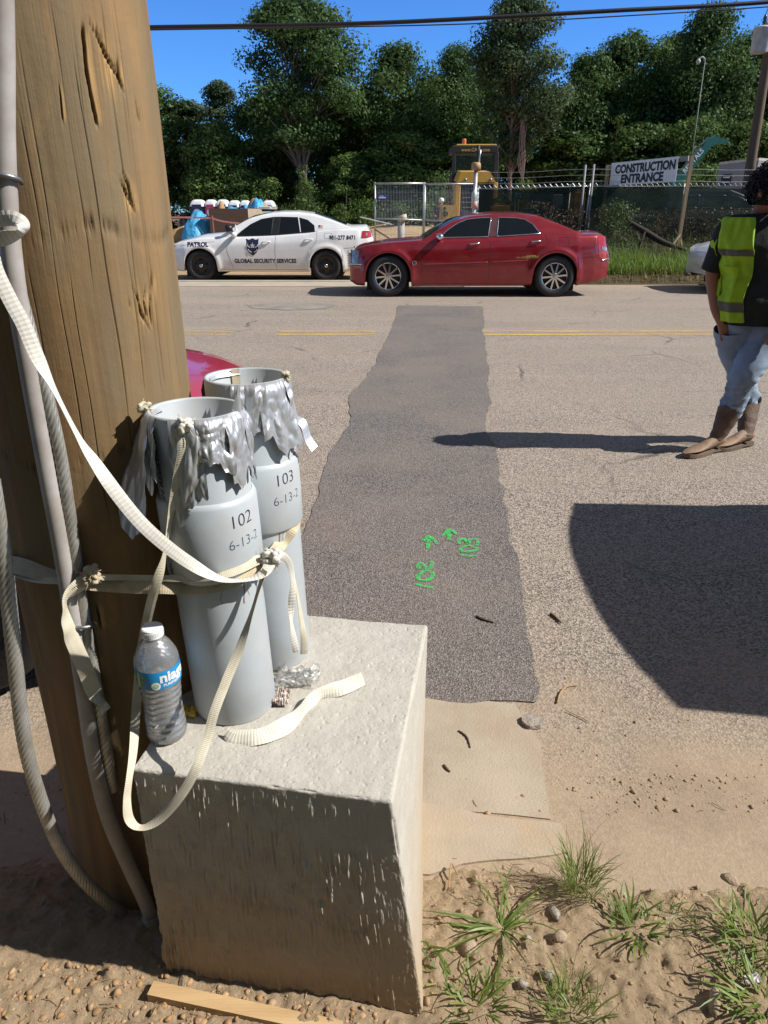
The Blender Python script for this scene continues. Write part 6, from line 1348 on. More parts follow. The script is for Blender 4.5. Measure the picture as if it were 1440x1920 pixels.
bxr = thing('plywood_box', 'large brown plywood box standing in the lot above the patrol car bonnet', 'box', ((a.x+b.x)/2, DBX, b.z))
m = MB(); m.box(((a.x+b.x)/2, DBX, (a.z+b.z)/2-0.1), (b.x-a.x, 0.05, a.z-b.z+0.2)); m.build('front_board', M('ply_brown', (0.115,0.07,0.05), 0.7, var=0.25, stretch=(0.4,1,5), vscale=3), bxr)
m = MB(); m.add([(b.x,DBX+0.03,a.z),(rt.x,DBX+2.5,a.z),(rt.x,DBX+2.5,-0.1),(b.x,DBX+0.03,-0.1)], [(3,2,1,0)]); m.add([(b.x-0.02,DBX+0.03,a.z+0.03),(rt.x,DBX+2.5,a.z+0.03),(rt.x-3,DBX+2.5,a.z+0.03),(a.x,DBX+0.03,a.z+0.03)], [(0,1,2,3)]); m.build('side_board', M('ply_tan', (0.36,0.30,0.22), 0.7, var=0.25), bxr)
m = MB(); c = px(348, 402, 50); m.tube([(c.x,50,-0.1),(c.x,50,1.2)], 0.42, 16); m.tube([(c.x,50,1.2),(c.x,50,1.45)], [0.3,0.36], 16); tag(m.build('barrel', M('barrel_dark', (0.03,0.03,0.033), 0.6), None, smooth=True), 'dark barrel standing left of the leftmost navy toilet', 'barrel')
m = MB(); c = px(343, 402, 51); [m.bar((c.x+dx,51,-0.1),(c.x+dx,51,0.95), 0.12, 0.12) for dx in (-0.35,0.35)]; m.box((c.x,51,1.0),(1.4,0.6,0.08)); tag(m.build('work_table', M('table_pale', (0.5,0.48,0.44), 0.7)), 'pale work table beside the dark barrel at the far left', 'table')
RT = M('tape_red', (0.55,0.10,0.08), 0.5, col2=(0.62,0.40,0.36), vscale=12)
def btape(pts, D, label):
    P = spline([px(x, y, D) for x, y in pts], 24); V = []
    for q in P: V += [Vector(q)+Vector((0,0,0.045)), Vector(q)-Vector((0,0,0.045)), Vector(q)+Vector((0,0.004,-0.045)), Vector(q)+Vector((0,0.004,0.045))]
    return tag(obj('barrier_tape', V, [(4*i+k, 4*i+(k+1) % 4, 4*i+4+(k+1) % 4, 4*i+4+k) for i in range(23) for k in range(4)], RT), label, 'barrier tape', 'red barrier tapes')
btape([(300,408),(335,407.5),(370,408),(399,409)], 40.0, 'red barrier tape stretched level in front of the clay heap'); btape([(400,410),(418,415),(440,418),(458,420)], 40.0, 'red barrier tape drooping in front of the brown box')
a = px(399, 406, 40); m = MB(); m.bar((a.x,40,-0.2),(a.x-0.03,40,a.z+0.05), 0.05, 0.05); tag(m.build('tape_stake', M('stake_red', (0.40,0.20,0.15), 0.7)), 'thin stake holding the red barrier tape before the brown box', 'stake')
m = MB(); rg = random.Random(6)
for k in range(9):
    c = px(rg.uniform(335, 385), rg.uniform(424, 431), 38); c.z = lz(c.x, 38)+0.05; m.bar(c, c+Vector((rg.uniform(0.4,1.0), rg.uniform(-0.5,0.5), 0.03)), 0.10, 0.05)
tag(m.build('scrap_pile', M('scrap_wood', (0.14,0.10,0.07), 0.8)), 'low pile of dark scrap boards on the sand at the left', 'scrap pile')
# concrete stub, worker, blue box on stakes seen past the fences
c = px(752, 440, 24.5); zb = lz(c.x, 24.5); st = thing('pipe_stub', 'pale pipe stub rising from the sand behind the left mesh fence panel', 'pipe stub', (c.x, 24.5, zb))
zt = px(752, 408, 24.5).z; MB().tube([(c.x,24.5,zb-0.05),(c.x,24.5,zt)], 0.11, 16).build('stub', M('stub_grey', (0.42,0.40,0.37), 0.7), st, smooth=True); MB().tube([(c.x+0.08,24.4,zt-0.1),(c.x+0.03,24.4,zt+0.08)], 0.13, 12).build('stub_cap', M('stub_cap', (0.62,0.52,0.38), 0.7), st, smooth=True)
MB().bar((c.x-0.35,24.6,zb),(c.x-0.22,24.6,zb+0.5), 0.03, 0.03).build('stub_rod', M('rod_dark', (0.08,0.07,0.06), 0.6), st)
c = px(970, 367, 28); bb = thing('blue_box', 'small blue box on two thin stakes seen through the screened fence', 'box', (c.x, 28, 0))
m = MB(); m.box((c.x,28,c.z), (0.22,0.15,0.16), bev=0.02); m.build('box_body', M('box_blue', (0.03,0.16,0.33), 0.5), bb); [MB().bar((c.x+dx,28,-0.2),(c.x+dx,28,c.z-0.08), 0.05, 0.05).build('stake', LUM, bb) for dx in (-0.06,0.06)]
for x0, y0, x1, y1, mt, lb_ in ((925,385,952,402,YEL,'yellow equipment block seen through the screened fence'),(1078,360,1092,400,M('orange_drum', (0.45,0.22,0.05), 0.6),'orange drum seen through the screened fence near its corner')):
    m = MB(); pbox(m, x0, y0, x1, y1+25, 29, 0.9); pbox(m, x0+4, y0-5, x1-4, y0+1, 29.1, 0.6); tag(m.build('site_equipment', mt), lb_, 'equipment')
m = MB(); pbox(m, 992, 363, 1030, 440, 29, 1.2); pbox(m, 1038, 364, 1052, 400, 28.5, 0.2); tag(m.build('covered_crate', M('grey_cover', (0.17,0.18,0.18), 0.7, var=0.4, vscale=2)), 'grey covered crate seen dimly through the screened fence', 'crate')
m = MB(); pbox(m, 1045, 404, 1085, 440, 27.0, 0.8); tag(m.build('timber_stack', M('timber_rust', (0.16,0.09,0.055), 0.8)), 'rusty brown stack low behind the screened fence', 'stack')
# ---- foliage
def mat_leaf(name, a, b, c):
    m, nt, p = new_mat(name); nt.nodes.remove(p); out = nt.nodes['Material Output']
    g = nt.nodes.new('ShaderNodeNewGeometry'); r = nt.nodes.new('ShaderNodeValToRGB'); e = r.color_ramp.elements
    e[0].color = (*a, 1); e[1].color = (*c, 1); e[1].position = 0.97; n = e.new(0.5); n.color = (*b, 1); nt.links.new(g.outputs['Random Per Island'], r.inputs[0])
    col = _mixc(nt, _ramp(nt, _noise(nt, _coords(nt), 0.35, 3), 0.35, 0.7), r.outputs[0], tuple(q*0.7 for q in a))
    d = nt.nodes.new('ShaderNodeBsdfDiffuse'); t = nt.nodes.new('ShaderNodeBsdfTranslucent'); gl = nt.nodes.new('ShaderNodeBsdfGlossy'); gl.inputs['Roughness'].default_value = 0.5; gl.inputs[0].default_value = (0.8,0.9,1,1)
    nt.links.new(col, d.inputs[0]); nt.links.new(_mixc(nt, 0.6, col, c), t.inputs[0])
    m1 = nt.nodes.new('ShaderNodeMixShader'); m1.inputs[0].default_value = 0.28; nt.links.new(d.outputs[0], m1.inputs[1]); nt.links.new(t.outputs[0], m1.inputs[2])
    m2 = nt.nodes.new('ShaderNodeMixShader'); m2.inputs[0].default_value = 0.012; nt.links.new(m1.outputs[0], m2.inputs[1]); nt.links.new(gl.outputs[0], m2.inputs[2])
    nt.links.new(m2.outputs[0], out.inputs['Surface']); return m
LF_D = mat_leaf('leaf_dark', (0.042,0.088,0.026), (0.072,0.135,0.038), (0.135,0.20,0.06))
LF_M = mat_leaf('leaf_mid', (0.05,0.10,0.026), (0.09,0.16,0.04), (0.175,0.24,0.065))
LF_L = mat_leaf('leaf_light', (0.05,0.10,0.02), (0.09,0.15,0.03), (0.14,0.19,0.05))
LF_G = mat_leaf('leaf_grey', (0.05,0.085,0.036), (0.085,0.135,0.054), (0.15,0.19,0.085))
BRK = M('bark', (0.22,0.175,0.14), 0.9, var=0.4, vscale=3, stretch=(3,3,0.5), bump=0.6, bscale=10, bdist=0.05)
BRKR = M('bark_reddish', (0.22,0.14,0.11), 0.9, var=0.4, vscale=3, stretch=(3,3,0.5), bump=0.6, bscale=10, bdist=0.05)
def leaf_quads(C, rs, size, asp=0.62, up=0.35, out=None):
    n = len(C); N = rs.randn(n, 3)
    if out is not None: N = N*0.55+out*1.25+np.array([0,0,0.25])
    if out is None: N[:,2] = np.abs(N[:,2])+up
    N /= np.linalg.norm(N, axis=1)[:,None]
    A = np.cross(N, rs.randn(n, 3)); A /= np.linalg.norm(A, axis=1)[:,None]; B = np.cross(N, A); s = (size*0.68*rs.uniform(0.5, 1.3, n))[:,None]/2
    k = rs.uniform(-0.2, 0.2, (n, 1))*s
    V = np.stack([C-A*s, C-B*s*asp+N*k, C+A*s*1.1, C+B*s*asp+N*k], 1).reshape(-1, 3)
    return V, np.arange(4*n).reshape(n, 4)
def crown(seed, h, w, hb, ncl, nper, leaf, shape='oval', gaps=0.0):
    """leaves gathered in clumps carried by a lumpy envelope; returns V,F relative to the tree's foot, and clump centres"""
    rs = np.random.RandomState(seed); cs = []; ch = h-hb
    while len(cs) < ncl:
        u = rs.rand()**0.9; z = hb+ch*(0.02+0.96*u); th = rs.uniform(0, 6.283)
        if shape == 'oval': rad = math.sqrt(max(0, 1-abs(2*u-1.0)**2.4))*(0.85 if u > 0.5 else 1)
        elif shape == 'cone': rad = (1-u**1.6)**0.8*1.0+0.14
        elif shape == 'round': rad = math.sqrt(max(0, 1-(max(0, u-0.40)/0.60)**2.6))*(0.75+0.25*min(1, u/0.25))
        else: rad = 1
        lob = 0.98+0.30*mnoise.noise(Vector((math.cos(th)*1.3+seed, math.sin(th)*1.3, u*3.5)))
        r = w/2*rad*lob*rs.rand()**0.45
        if gaps and mnoise.noise(Vector((math.cos(th)*r*0.45, math.sin(th)*r*0.45, z*0.30+seed))) < gaps-0.5: continue
        cs.append((r*math.cos(th), r*math.sin(th), z, rs.uniform(0.6, 1.35)))
    cs = np.array(cs); cl = w*0.10+0.30
    C = []; OUT = []
    for c in cs:
        n = int(nper*c[3]*(2.5 if leaf > 0.3 else 1)); q = rs.randn(n, 3); q *= (np.abs(rs.rand(n, 1))**0.33)/np.linalg.norm(q, axis=1)[:,None]
        C.append(c[:3]+q*np.array([1.15,1.15,0.72])*cl*c[3]); OUT.append(q/np.linalg.norm(q, axis=1)[:,None])
    C = np.concatenate(C); V, F = leaf_quads(C, rs, leaf, out=np.concatenate(OUT)); return V, F, cs
def trunk_mb(seed, h, r, cs, nb, split=0.0, lean=(0,0)):
    rg = random.Random(seed); m = MB(); top = h*0.80
    def axis(z, k=0): return Vector((lean[0]*z/h+0.25*math.sin(z*0.35+seed)*z/h+k*split*min(1, max(0, z-1.5)/4), lean[1]*z/h, z))
    for k in ((-1,1) if split else (0,)):
        P = [axis(top*i/11, k) for i in range(12)]; m.tube(P, [r*(0.75 if split else 1)*(1.25 if i == 0 else 1)*(1-0.88*i/11) for i in range(12)], 8)
    for i in range(nb):
        c = cs[rg.randrange(len(cs))]; zb = max(h*0.22, min(top*0.95, c[2]*rg.uniform(0.55, 0.85))); a = axis(zb, rg.choice((-1,1)) if split else 0); b = Vector(c[:3])
        mid = a.lerp(b, 0.5)+Vector((0,0,0.12*(b-a).length)); rb = r*(1-0.85*zb/top)*0.5
        m.tube(spline([a, mid, b], 8), [max(0.012, rb*(1-0.8*j/7)) for j in range(8)], 5, cap=False)
    return m
def make_tree(name, label, x, ytop, D, wpx_, leafmat, seed, shape='oval', hb=0.12, ncl=95, nper=70, leaf=0.36, bark=BRK, nb=26, r=None, split=0.0, gaps=0.0, lean=(0,0), group='trees along the far side of the lot', cat='tree'):
    t = px(x, ytop, D); w_ = wpx_/1330*(D*math.cos(PITCH)-(t.z-CAM_H)*math.sin(PITCH))*1.0; base = Vector((t.x, D, lz(t.x, D)-0.1)); h = t.z-base.z
    root = thing(name, label, cat, tuple(base), group)
    V, F, cs = crown(seed, h, w_, h*hb, ncl, nper, leaf*0.999, shape, gaps)
    obj('crown', V, F, leafmat, root, local=True)
    trunk_mb(seed, h, r or 0.035*h*0.45, cs, nb, split, lean).build('trunk', bark, root, smooth=True, local=True)
    root['h0'] = h; root['w0'] = w_; return root
def copy_tree(src, label, x, ytop, D, wpx_, rz):
    t = px(x, ytop, D); w_ = wpx_/1330*(D*math.cos(PITCH)-(t.z-CAM_H)*math.sin(PITCH)); bz = lz(t.x, D)-0.1; h = t.z-bz
    return dup(src, (t.x, D, bz), label, rz, (w_/src['w0'], w_/src['w0'], h/src['h0']))
TA = make_tree('broadleaf_tree', 'tallest broad tree with a forked trunk, left of the middle of the treeline', 553, 2, 58, 232, LF_D, 1, 'round', 0.40, 260, 62, 0.36, nb=70, split=0.22, gaps=0.46, r=0.34)
TB = make_tree('broadleaf_tree', 'tall loose tree with a bare reddish trunk behind the yellow machine', 978, -8, 56, 190, LF_G, 2, 'oval', 0.33, 200, 62, 0.34, BRKR, nb=50, gaps=0.48, r=0.21)
TC = make_tree('broadleaf_tree', 'broad dark tree at the right, behind the light mast', 1345, 22, 60, 235, LF_D, 3, 'cone', 0.0, 300, 62, 0.38, nb=30, gaps=0.25)
TD = make_tree('broadleaf_tree', 'rounded dark tree just right of the forked tallest tree', 752, 88, 61, 170, LF_D, 4, 'round', 0.0, 230, 62, 0.36, nb=30, gaps=0.2)
TE = make_tree('broadleaf_tree', 'rounded tree with a spreading top left of the screened mast', 1190, 68, 64, 185, LF_D, 5, 'round', 0.0, 240, 62, 0.38, nb=30, gaps=0.25)
TF = make_tree('broadleaf_tree', 'small pale green tree below the gap at the far left, behind the toilets', 398, 232, 57, 120, LF_M, 6, 'oval', 0.0, 150, 70, 0.34, nb=20)
TG = make_tree('slender_tree', 'slim grey green tree whose top stands alone left of the tallest tree', 408, 157, 64, 72, LF_G, 7, 'round', 0.25, 60, 62, 0.36, nb=24, gaps=0.3)
for src, lb_, x, y, D_, w_, rz in (
    (TG,'grey green tree at the far left edge of the treeline, against the wooden pole',345,192,62,100,1.1),(TD,'dark tree directly behind the left side of the forked tallest tree',480,190,62,150,2.0),(TE,'dark tree filling in beside the forked tallest tree on its right',655,172,64,150,0.7),
    (TC,'narrow dark tree between the rounded tree and the tall loose tree',852,92,63,150,1.9),(TD,'dark tree behind the cab of the yellow machine',905,130,66,150,4.0),(TD,'tree right of the tall loose tree with sky showing at its side',1112,105,62,165,5.0),
    (TC,'tree between the rounded tree and the broad dark tree at the right',1262,72,66,160,2.6),(TE,'large dark tree cut by the right edge above the transformer',1452,45,62,200,3.3),(TF,'low bushy tree in front of the dark trees above the white patrol car',450,318,56,90,0.9),
    (TF,'low bushy tree left of the mesh fence',662,290,58,110,2.2),(TF,'low bushy tree behind the mesh fence',760,250,58,150,3.1),(TF,'low bushy tree right of the tall loose tree',1075,250,60,160,4.2),(TF,'low bushy tree behind the construction sign',1200,235,58,160,5.5),
    (TF,'low bushy tree behind the green boom',1310,225,55,130,1.5),(TF,'low bushy tree behind the slim utility pole',1415,230,55,150,2.8),(TF,'low bushy tree behind the cab of the yellow machine',870,255,60,150,0.3),
    (TD,'back row tree between the far left trees',385,240,74,150,0.4),(TE,'back row tree behind the forked tallest tree',560,180,75,240,1.4),(TC,'back row tree left of the tall loose tree',820,150,76,220,2.4),(TD,'back row tree right of the tall loose tree',1050,190,76,200,3.4),(TE,'back row tree behind the sign',1180,140,77,240,4.4),(TC,'back row tree at the right',1390,110,76,260,5.4),(TE,'back row tree in the gap right of the rounded tree',690,170,77,180,0.8)):
    copy_tree(src, lb_, x, y, D_, w_, rz)
for i, (src, x, y, D_, w_) in enumerate(((TE,240,150,61,220),(TC,90,100,62,240),(TD,-80,120,60,240),(TE,-280,90,62,280),(TD,1640,60,61,240),(TC,1820,90,62,260),(TE,2020,80,62,280))):
    copy_tree(src, ['tree hidden behind the wooden pole','second tree hidden behind the wooden pole','third tree left of the picture','fourth tree left of the picture','first tree right of the picture','second tree right of the picture','third tree right of the picture'][i], x, y, D_, w_, 1.3*i)
for i, (src, x, y, w_, h_) in enumerate(((TC,-14,-9,11,12),(TE,-7,-10,10,11),(TD,0,-9.5,10,12),(TC,7,-11,11,12),(TE,-21,-11,11,11),(TD,15,-14,11,12),(TC,-2,-16,12,15),(TE,9,-18,12,15))):  # unseen trees added behind the camera to hold back skylight
    dup(src, (x, y, 0.0), ['added sky-blocking tree behind the camera, far to the left','added sky-blocking tree behind the camera, to the left','added sky-blocking tree straight behind the camera','added sky-blocking tree behind the camera, to the right','farthest left added sky-blocking tree behind the camera','farthest right added sky-blocking tree behind the camera','taller added sky-blocking tree in the second row behind the camera','taller added sky-blocking tree at the right of the second row behind the camera'][i], i*1.1, (w_/src['w0'], w_/src['w0'], h_/src['h0']), 'added sky-blocking trees behind the camera')
# undergrowth: vines and shrubs at the foot of the trees
def shrub(label, x, ytop, D, wpx_, mat, seed, leaf=0.26, n=24, src=None):
    t = px(x, ytop, D); zb = (bz_(t.x, D) if (t.x > 4.2 and D < 30) else lz(t.x, D))-0.05; w_ = wpx_/1330*D*0.93; h = max(0.5, t.z-zb)
    root = thing('shrub', label, 'shrub', (t.x, D, zb), 'shrubs and vines in front of the trees'); V, F, cs = crown(seed, h, w_, 0.0, n, 46, leaf, 'cone', 0.3); obj('foliage', V, F, mat, root, local=True)
    trunk_mb(seed, h, 0.04, cs, 8).build('stem', BRK, root, local=True); return root
for i, a in enumerate((('leafy light green shrub at the foot of the forked tallest tree',578,345,53,62,LF_L),('light green vine column right of the forked tallest tree',645,315,54,42,LF_L),('tall light green vine growing left of the mesh fence',700,345,49,70,LF_L),
     ('light green shrub behind the patrol car roof',505,330,54,50,LF_M),('pale green vine on the trunk of the forked tallest tree',568,300,56,26,LF_M),('low green weeds inside the mesh fence',748,385,44,50,LF_L),('low green plants by the right fence panel',800,388,44,44,LF_L),
     ('green bush at the foot of the reddish trunk',985,340,46,70,LF_L),('light green bushy plant behind the green boom',1290,262,42,90,LF_M),('green bush below the green boom',1335,310,40,80,LF_M),('green shrub behind the trailer roof',1400,262,46,60,LF_M),
     ('dark shrub behind the portable toilets',430,330,60,120,LF_M),('dark shrub beside the mesh fence post',690,330,58,90,LF_M),('dark shrub behind the worker',830,330,50,100,LF_D),('small light shrub between the toilets and the pole',345,340,60,60,LF_M),('yellowish vine hanging behind the construction sign',1165,215,57,50,LF_L))):
    shrub(a[0], a[1], a[2], a[3], a[4], a[5], 50+i)
# hanging dead vine beside the reddish trunk
m = MB(); rg = random.Random(9)
for k in range(9):
    x = rg.uniform(976, 990); m.tube(spline([px(x, 225+rg.uniform(-8,8), 55), px(x+rg.uniform(-5,5), 265, 55), px(x+rg.uniform(-4,4)-3, 300, 55), px(980+rg.uniform(-3,3), 342, 55)], 10), 0.025, 4)
tag(m.build('dead_vine', M('dead_vine', (0.30,0.20,0.17), 0.9)), 'hanging pale dead vine beside the reddish trunk', 'vine')
# ---- grass and litter on the bank
def grass_field(n, fx, fy, hmin, hmax, wid, seed, zfn):
    rs = np.random.RandomState(seed); X = fx(rs, n); Y = fy(rs, n, X); Z = zfn(X, Y); H = rs.uniform(hmin, hmax, n)*(0.55+0.9*fbm(np.stack([X*1.3, Y*1.3, X*0], 1), 2, seed))
    th = rs.uniform(0, 6.283, n); dx, dy = np.cos(th), np.sin(th); bend = H*rs.uniform(0.1, 0.6, n); V = np.zeros((n, 6, 3))
    for i, t in enumerate((0, 0.55, 1.0)):
        c = np.stack([X+dx*bend*t*t, Y+dy*bend*t*t, Z+H*t*(1-0.25*t*(bend/H))], 1); s = np.stack([-dy, dx, dx*0], 1)*(wid*(1-t*0.9))/2
        V[:,2*i] = c-s; V[:,2*i+1] = c+s
    b = (np.arange(n)*6)[:,None]; return V.reshape(-1, 3), np.concatenate([b+np.array([[0,1,3,2]]), b+np.array([[2,3,5,4]])])
GRB = mat_blade('bank_grass', (0.07,0.15,0.02), (0.13,0.23,0.03), (0.22,0.29,0.06))
V, F = grass_field(15000, lambda r, n: r.uniform(4.3, 16, n), lambda r, n, X: 16.6+2.1*r.rand(n)**1.2, 0.10, 0.42, 0.020, 1, bank_h); kind(obj('tall_grass', V, F, GRB), 'stuff')
V, F = grass_field(2600, lambda r, n: r.uniform(4.0, 16, n), lambda r, n, X: r.uniform(18, 23, n), 0.15, 0.6, 0.018, 2, bank_h); kind(obj('tall_grass', V, F, mat_blade('bank_grass_dark', (0.03,0.06,0.015), (0.06,0.10,0.025), (0.12,0.13,0.05))), 'stuff')
V, F = grass_field(1800, lambda r, n: r.uniform(3.9, 16, n), lambda r, n, X: r.uniform(16.2, 16.8, n), 0.05, 0.22, 0.02, 3, bank_h); kind(obj('dry_grass', V, F, GR2), 'stuff')
rs = np.random.RandomState(5); n = 9000; X = rs.uniform(4.2, 20, n); t = rs.rand(n); Yq = 23.2+0.7*t-0.6*rs.rand(n)*(1-t); lim = 0.75+0.75*fbm(np.stack([X*0.6, X*0, X*0], 1), 3, 3); Zq = bank_h(X, np.minimum(Yq, 23.9))+lim*1.0*rs.rand(n)**1.3
V, F = leaf_quads(np.stack([X, Yq-0.15*rs.rand(n), Zq], 1), rs, 0.11, 0.6, 0.0); kind(obj('dead_leaves', V, F, mat_leaf('dry_leaf', (0.045,0.032,0.020), (0.075,0.055,0.034), (0.13,0.10,0.065))), 'stuff')
n = 7000; X = rs.uniform(4.2, 20, n); Yq = rs.uniform(16.3, 23.8, n); V, F = leaf_quads(np.stack([X, Yq, bank_h(X, Yq)+0.03*rs.rand(n)], 1), rs, 0.10, 0.6, 0.8); kind(obj('dead_leaves', V, F, MATS.get('dry_leaf') or bpy.data.materials['dry_leaf']), 'stuff')
shrub('feathery green weed standing behind the red sedan boot', 1160, 388, 19.3, 50, mat_leaf('weed_leaf', (0.05,0.085,0.03), (0.085,0.125,0.045), (0.14,0.17,0.07)), 91, 0.10, 40)
m = MB(); m.tube(spline([px(1178, 415, 20.4), px(1215, 438, 20.2), px(1245, 455, 20.0), px(1290, 470, 19.8)], 14), [0.05,0.06,0.07,0.08,0.085,0.085,0.08,0.08,0.075,0.07,0.06,0.05,0.04,0.03], 8); m.tube([px(1212, 430, 20.2), px(1196, 466, 20.0)], 0.025, 6)
tag(m.build('fallen_branch', M('branch_dark', (0.03,0.022,0.017), 0.9), None, smooth=True), 'dark fallen branch slanting down the grassy bank', 'branch')
# ================================================================ PEOPLE
def skin_mesh(name, verts, edges, radii, mat, parent, root=0, sub=2):
    me = bpy.data.meshes.new(name); O = Vector(ORG[parent.name]) if parent else Vector((0,0,0)); me.from_pydata([Vector(v)-O for v in verts], edges, []); me.update()
    o = bpy.data.objects.new(name, me); COL.objects.link(o); sk = o.modifiers.new('skin', 'SKIN'); sk.use_smooth_shade = True
    for i, r in enumerate(radii): me.skin_vertices[0].data[i].radius = (r, r) if not isinstance(r, tuple) else r
    me.skin_vertices[0].data[root].use_root = True
    sb = o.modifiers.new('sub', 'SUBSURF'); sb.levels = sub; sb.render_levels = sub
    dg = bpy.context.evaluated_depsgraph_get(); dg.update(); m2 = bpy.data.meshes.new_from_object(o.evaluated_get(dg)); o.modifiers.clear(); o.data = m2; bpy.data.meshes.remove(me); m2.name = name
    m2.materials.clear(); m2.materials.append(mat); m2.polygons.foreach_set('use_smooth', np.ones(len(m2.polygons), dtype=bool))
    if parent: o.parent = parent
    ORG[o.name] = ORG[parent.name] if parent else (0,0,0); return o
SKIN = M('skin', (0.33,0.16,0.10), 0.55, var=0.12, vscale=14, spec=0.4, bump=0.1, bscale=200)
JEAN = M('light_denim', (0.255,0.335,0.43), 0.85, col2=(0.18,0.24,0.33), vscale=5, bump=0.25, bscale=400, bdist=0.003, detail=6)
SHIRT = M('dark_shirt', (0.016,0.021,0.019), 0.9, var=0.3, bump=0.3, bscale=30)
VEST = M('hi_vis_vest', (0.36,0.60,0.012), 0.7, col2=(0.29,0.49,0.012), vscale=9, bump=0.5, bscale=22, bdist=0.012)
STRP = M('reflective_stripe', (0.10,0.105,0.085), 0.55, var=0.2)
LEATH = M('boot_leather', (0.25,0.16,0.10), 0.65, col2=(0.16,0.10,0.062), vscale=12, bump=0.45, bscale=55, bdist=0.008, dirt=(0.42,0.30,0.20), damt=0.5)
SOLE = M('boot_sole', (0.15,0.105,0.075), 0.8); HAIR = M('dark_hair', (0.008,0.007,0.006), 0.7, bump=0.8, bscale=60, bdist=0.02)
Lh, Rh = px(1374, 628, 4.60), px(1430, 628, 4.52)
pel = px(1404, 612, 4.56); waist = px(1410, 555, 4.54); chest = px(1416, 470, 4.52); neck = px(1426, 404, 4.50); jaw = px(1438, 382, 4.44); headc = px(1446, 362, 4.42); crown_ = px(1448, 336, 4.44)
Lsh, Rsh = px(1364, 428, 4.53), px(1480, 428, 4.51); Lel, Rel = px(1334, 512, 4.60), px(1510, 512, 4.58); Lwr, Rwr = px(1341, 580, 4.56), px(1476, 585, 4.40)
Lhd, Rhd = px(1364, 622, 4.54), px(1456, 622, 4.36)
kA, aA = px(1398, 700, 4.42), px(1345, 812, 4.44)      # front leg (screen right hip, crosses to the left)
kB, aB = px(1392, 704, 4.66), px(1400, 800, 4.72)
man = thing('person', 'man in a lime safety vest, dark shirt, pale jeans and tan boots on the road', 'person', (pel.x, pel.y, 0.0))
V = [pel, waist, chest, neck, jaw, headc, crown_, Lsh, Lel, Lwr, Lhd, Rsh, Rel, Rwr, Rhd, Rh, kA, px(1367, 778, 4.47), Lh, kB, px(1402, 772, 4.70)]
E_ = [(0,1),(1,2),(2,3),(3,4),(4,5),(5,6),(2,7),(7,8),(8,9),(9,10),(2,11),(11,12),(12,13),(13,14),(0,15),(15,16),(16,17),(0,18),(18,19),(19,20)]
Rr = [0.10,0.10,0.10,0.058,0.062,0.088,0.075,0.058,0.046,0.032,0.038,0.058,0.046,0.032,0.038,0.085,0.058,0.042,0.085,0.058,0.042]
def fingers(hd, wr, base):
    d = (hd-wr).normalized(); s = d.cross(Vector((0,-1,0))).normalized()
    for i, off in enumerate((-0.027,-0.009,0.009,0.027)):
        a = hd+d*0.03+s*off; b = a+d*(0.036+0.006*(i in (1,2))); c = b+d*0.026+Vector((0,0.012,0)); k = len(V); V.extend([a, b, c]); E_.extend([(base, k),(k,k+1),(k+1,k+2)]); Rr.extend([0.011,0.0095,0.008])
    k = len(V); V.extend([hd+s*0.045, hd+s*0.055+d*0.035]); E_.extend([(base, k),(k,k+1)]); Rr.extend([0.012,0.010])
fingers(Lhd, Lwr, 10); fingers(Rhd, Rwr, 14)
body = skin_mesh('body', V, E_, Rr, SKIN, man)
# face relief joined into the body mesh: nose, brow, lips, ears
fwd = Vector((0.55,-0.80,-0.28)).normalized(); sd = Vector((0.82,0.57,0)).normalized(); upv = sd.cross(fwd).normalized()*1.0
if upv.z < 0: upv = -upv
fm = MB(); fc = headc
fm.sphere(fc+fwd*0.095-upv*0.012, (0.016,0.016,0.024), 10, 8); fm.sphere(fc+fwd*0.088-upv*0.052, (0.024,0.014,0.007), 10, 6); fm.sphere(fc+fwd*0.087-upv*0.062, (0.021,0.013,0.007), 10, 6); fm.sphere(fc+fwd*0.083-upv*0.09, (0.026,0.022,0.02), 10, 6)
for k in (-1, 1): fm.sphere(fc+sd*k*0.092-upv*0.01-fwd*0.01, (0.014,0.022,0.032), 10, 8); fm.sphere(fc+fwd*0.083+sd*k*0.032+upv*0.022, (0.024,0.014,0.008), 10, 6)
bmx = bmesh.new(); bmx.from_mesh(body.data); O = Vector(ORG[man.name]); b0 = [bmx.verts.new(Vector(v)-O) for v in fm.V]
for f in fm.F:
    try: bmx.faces.new([b0[i] for i in f]).smooth = True
    except ValueError: pass
bmx.to_mesh(body.data); bmx.free()
for k in (-1, 1): MB().sphere(fc+fwd*0.086+sd*k*0.033+upv*0.008, 0.010, 10, 8).build('eye', M('eye_dark', (0.05,0.04,0.035), 0.2), man, smooth=True)
# jeans: a seat and two legs, wrinkled
m = MB()
def leg(P, rad, seed):
    Q = spline(P, 60); rr = spline([(r,) for r in rad], 60); V = []; n = 36
    for i, p in enumerate(Q):
        t = (Vector(Q[min(59, i+1)])-Vector(Q[max(0, i-1)])).normalized(); a_ = Vector((1,0,0)); a_ = (a_-t*a_.dot(t)).normalized(); b_ = t.cross(a_)
        for k in range(n):
            th = 2*math.pi*k/n; d_ = a_*math.cos(th)+b_*math.sin(th); zz_ = i/59
            wr = (0.018*math.exp(-((zz_-0.60)/0.14)**2)+0.020*math.exp(-((zz_-0.88)/0.14)**2)+0.009)
            wn = 1.3*abs(mnoise.noise(Vector((d_.x*1.3+seed, d_.y*1.3, zz_*15+d_.x*2.2))))-0.3+0.5*abs(mnoise.noise(Vector((d_.x*2.4+seed, d_.y*2.4, zz_*26-d_.x*2))))
            V.append(Vector(p)+d_*(rr[i][0]+wr*wn*min(1, (1-zz_)/0.10)))
    m.add(V, [(i*n+k, i*n+(k+1) % n, (i+1)*n+(k+1) % n, (i+1)*n+k) for i in range(59) for k in range(n)])
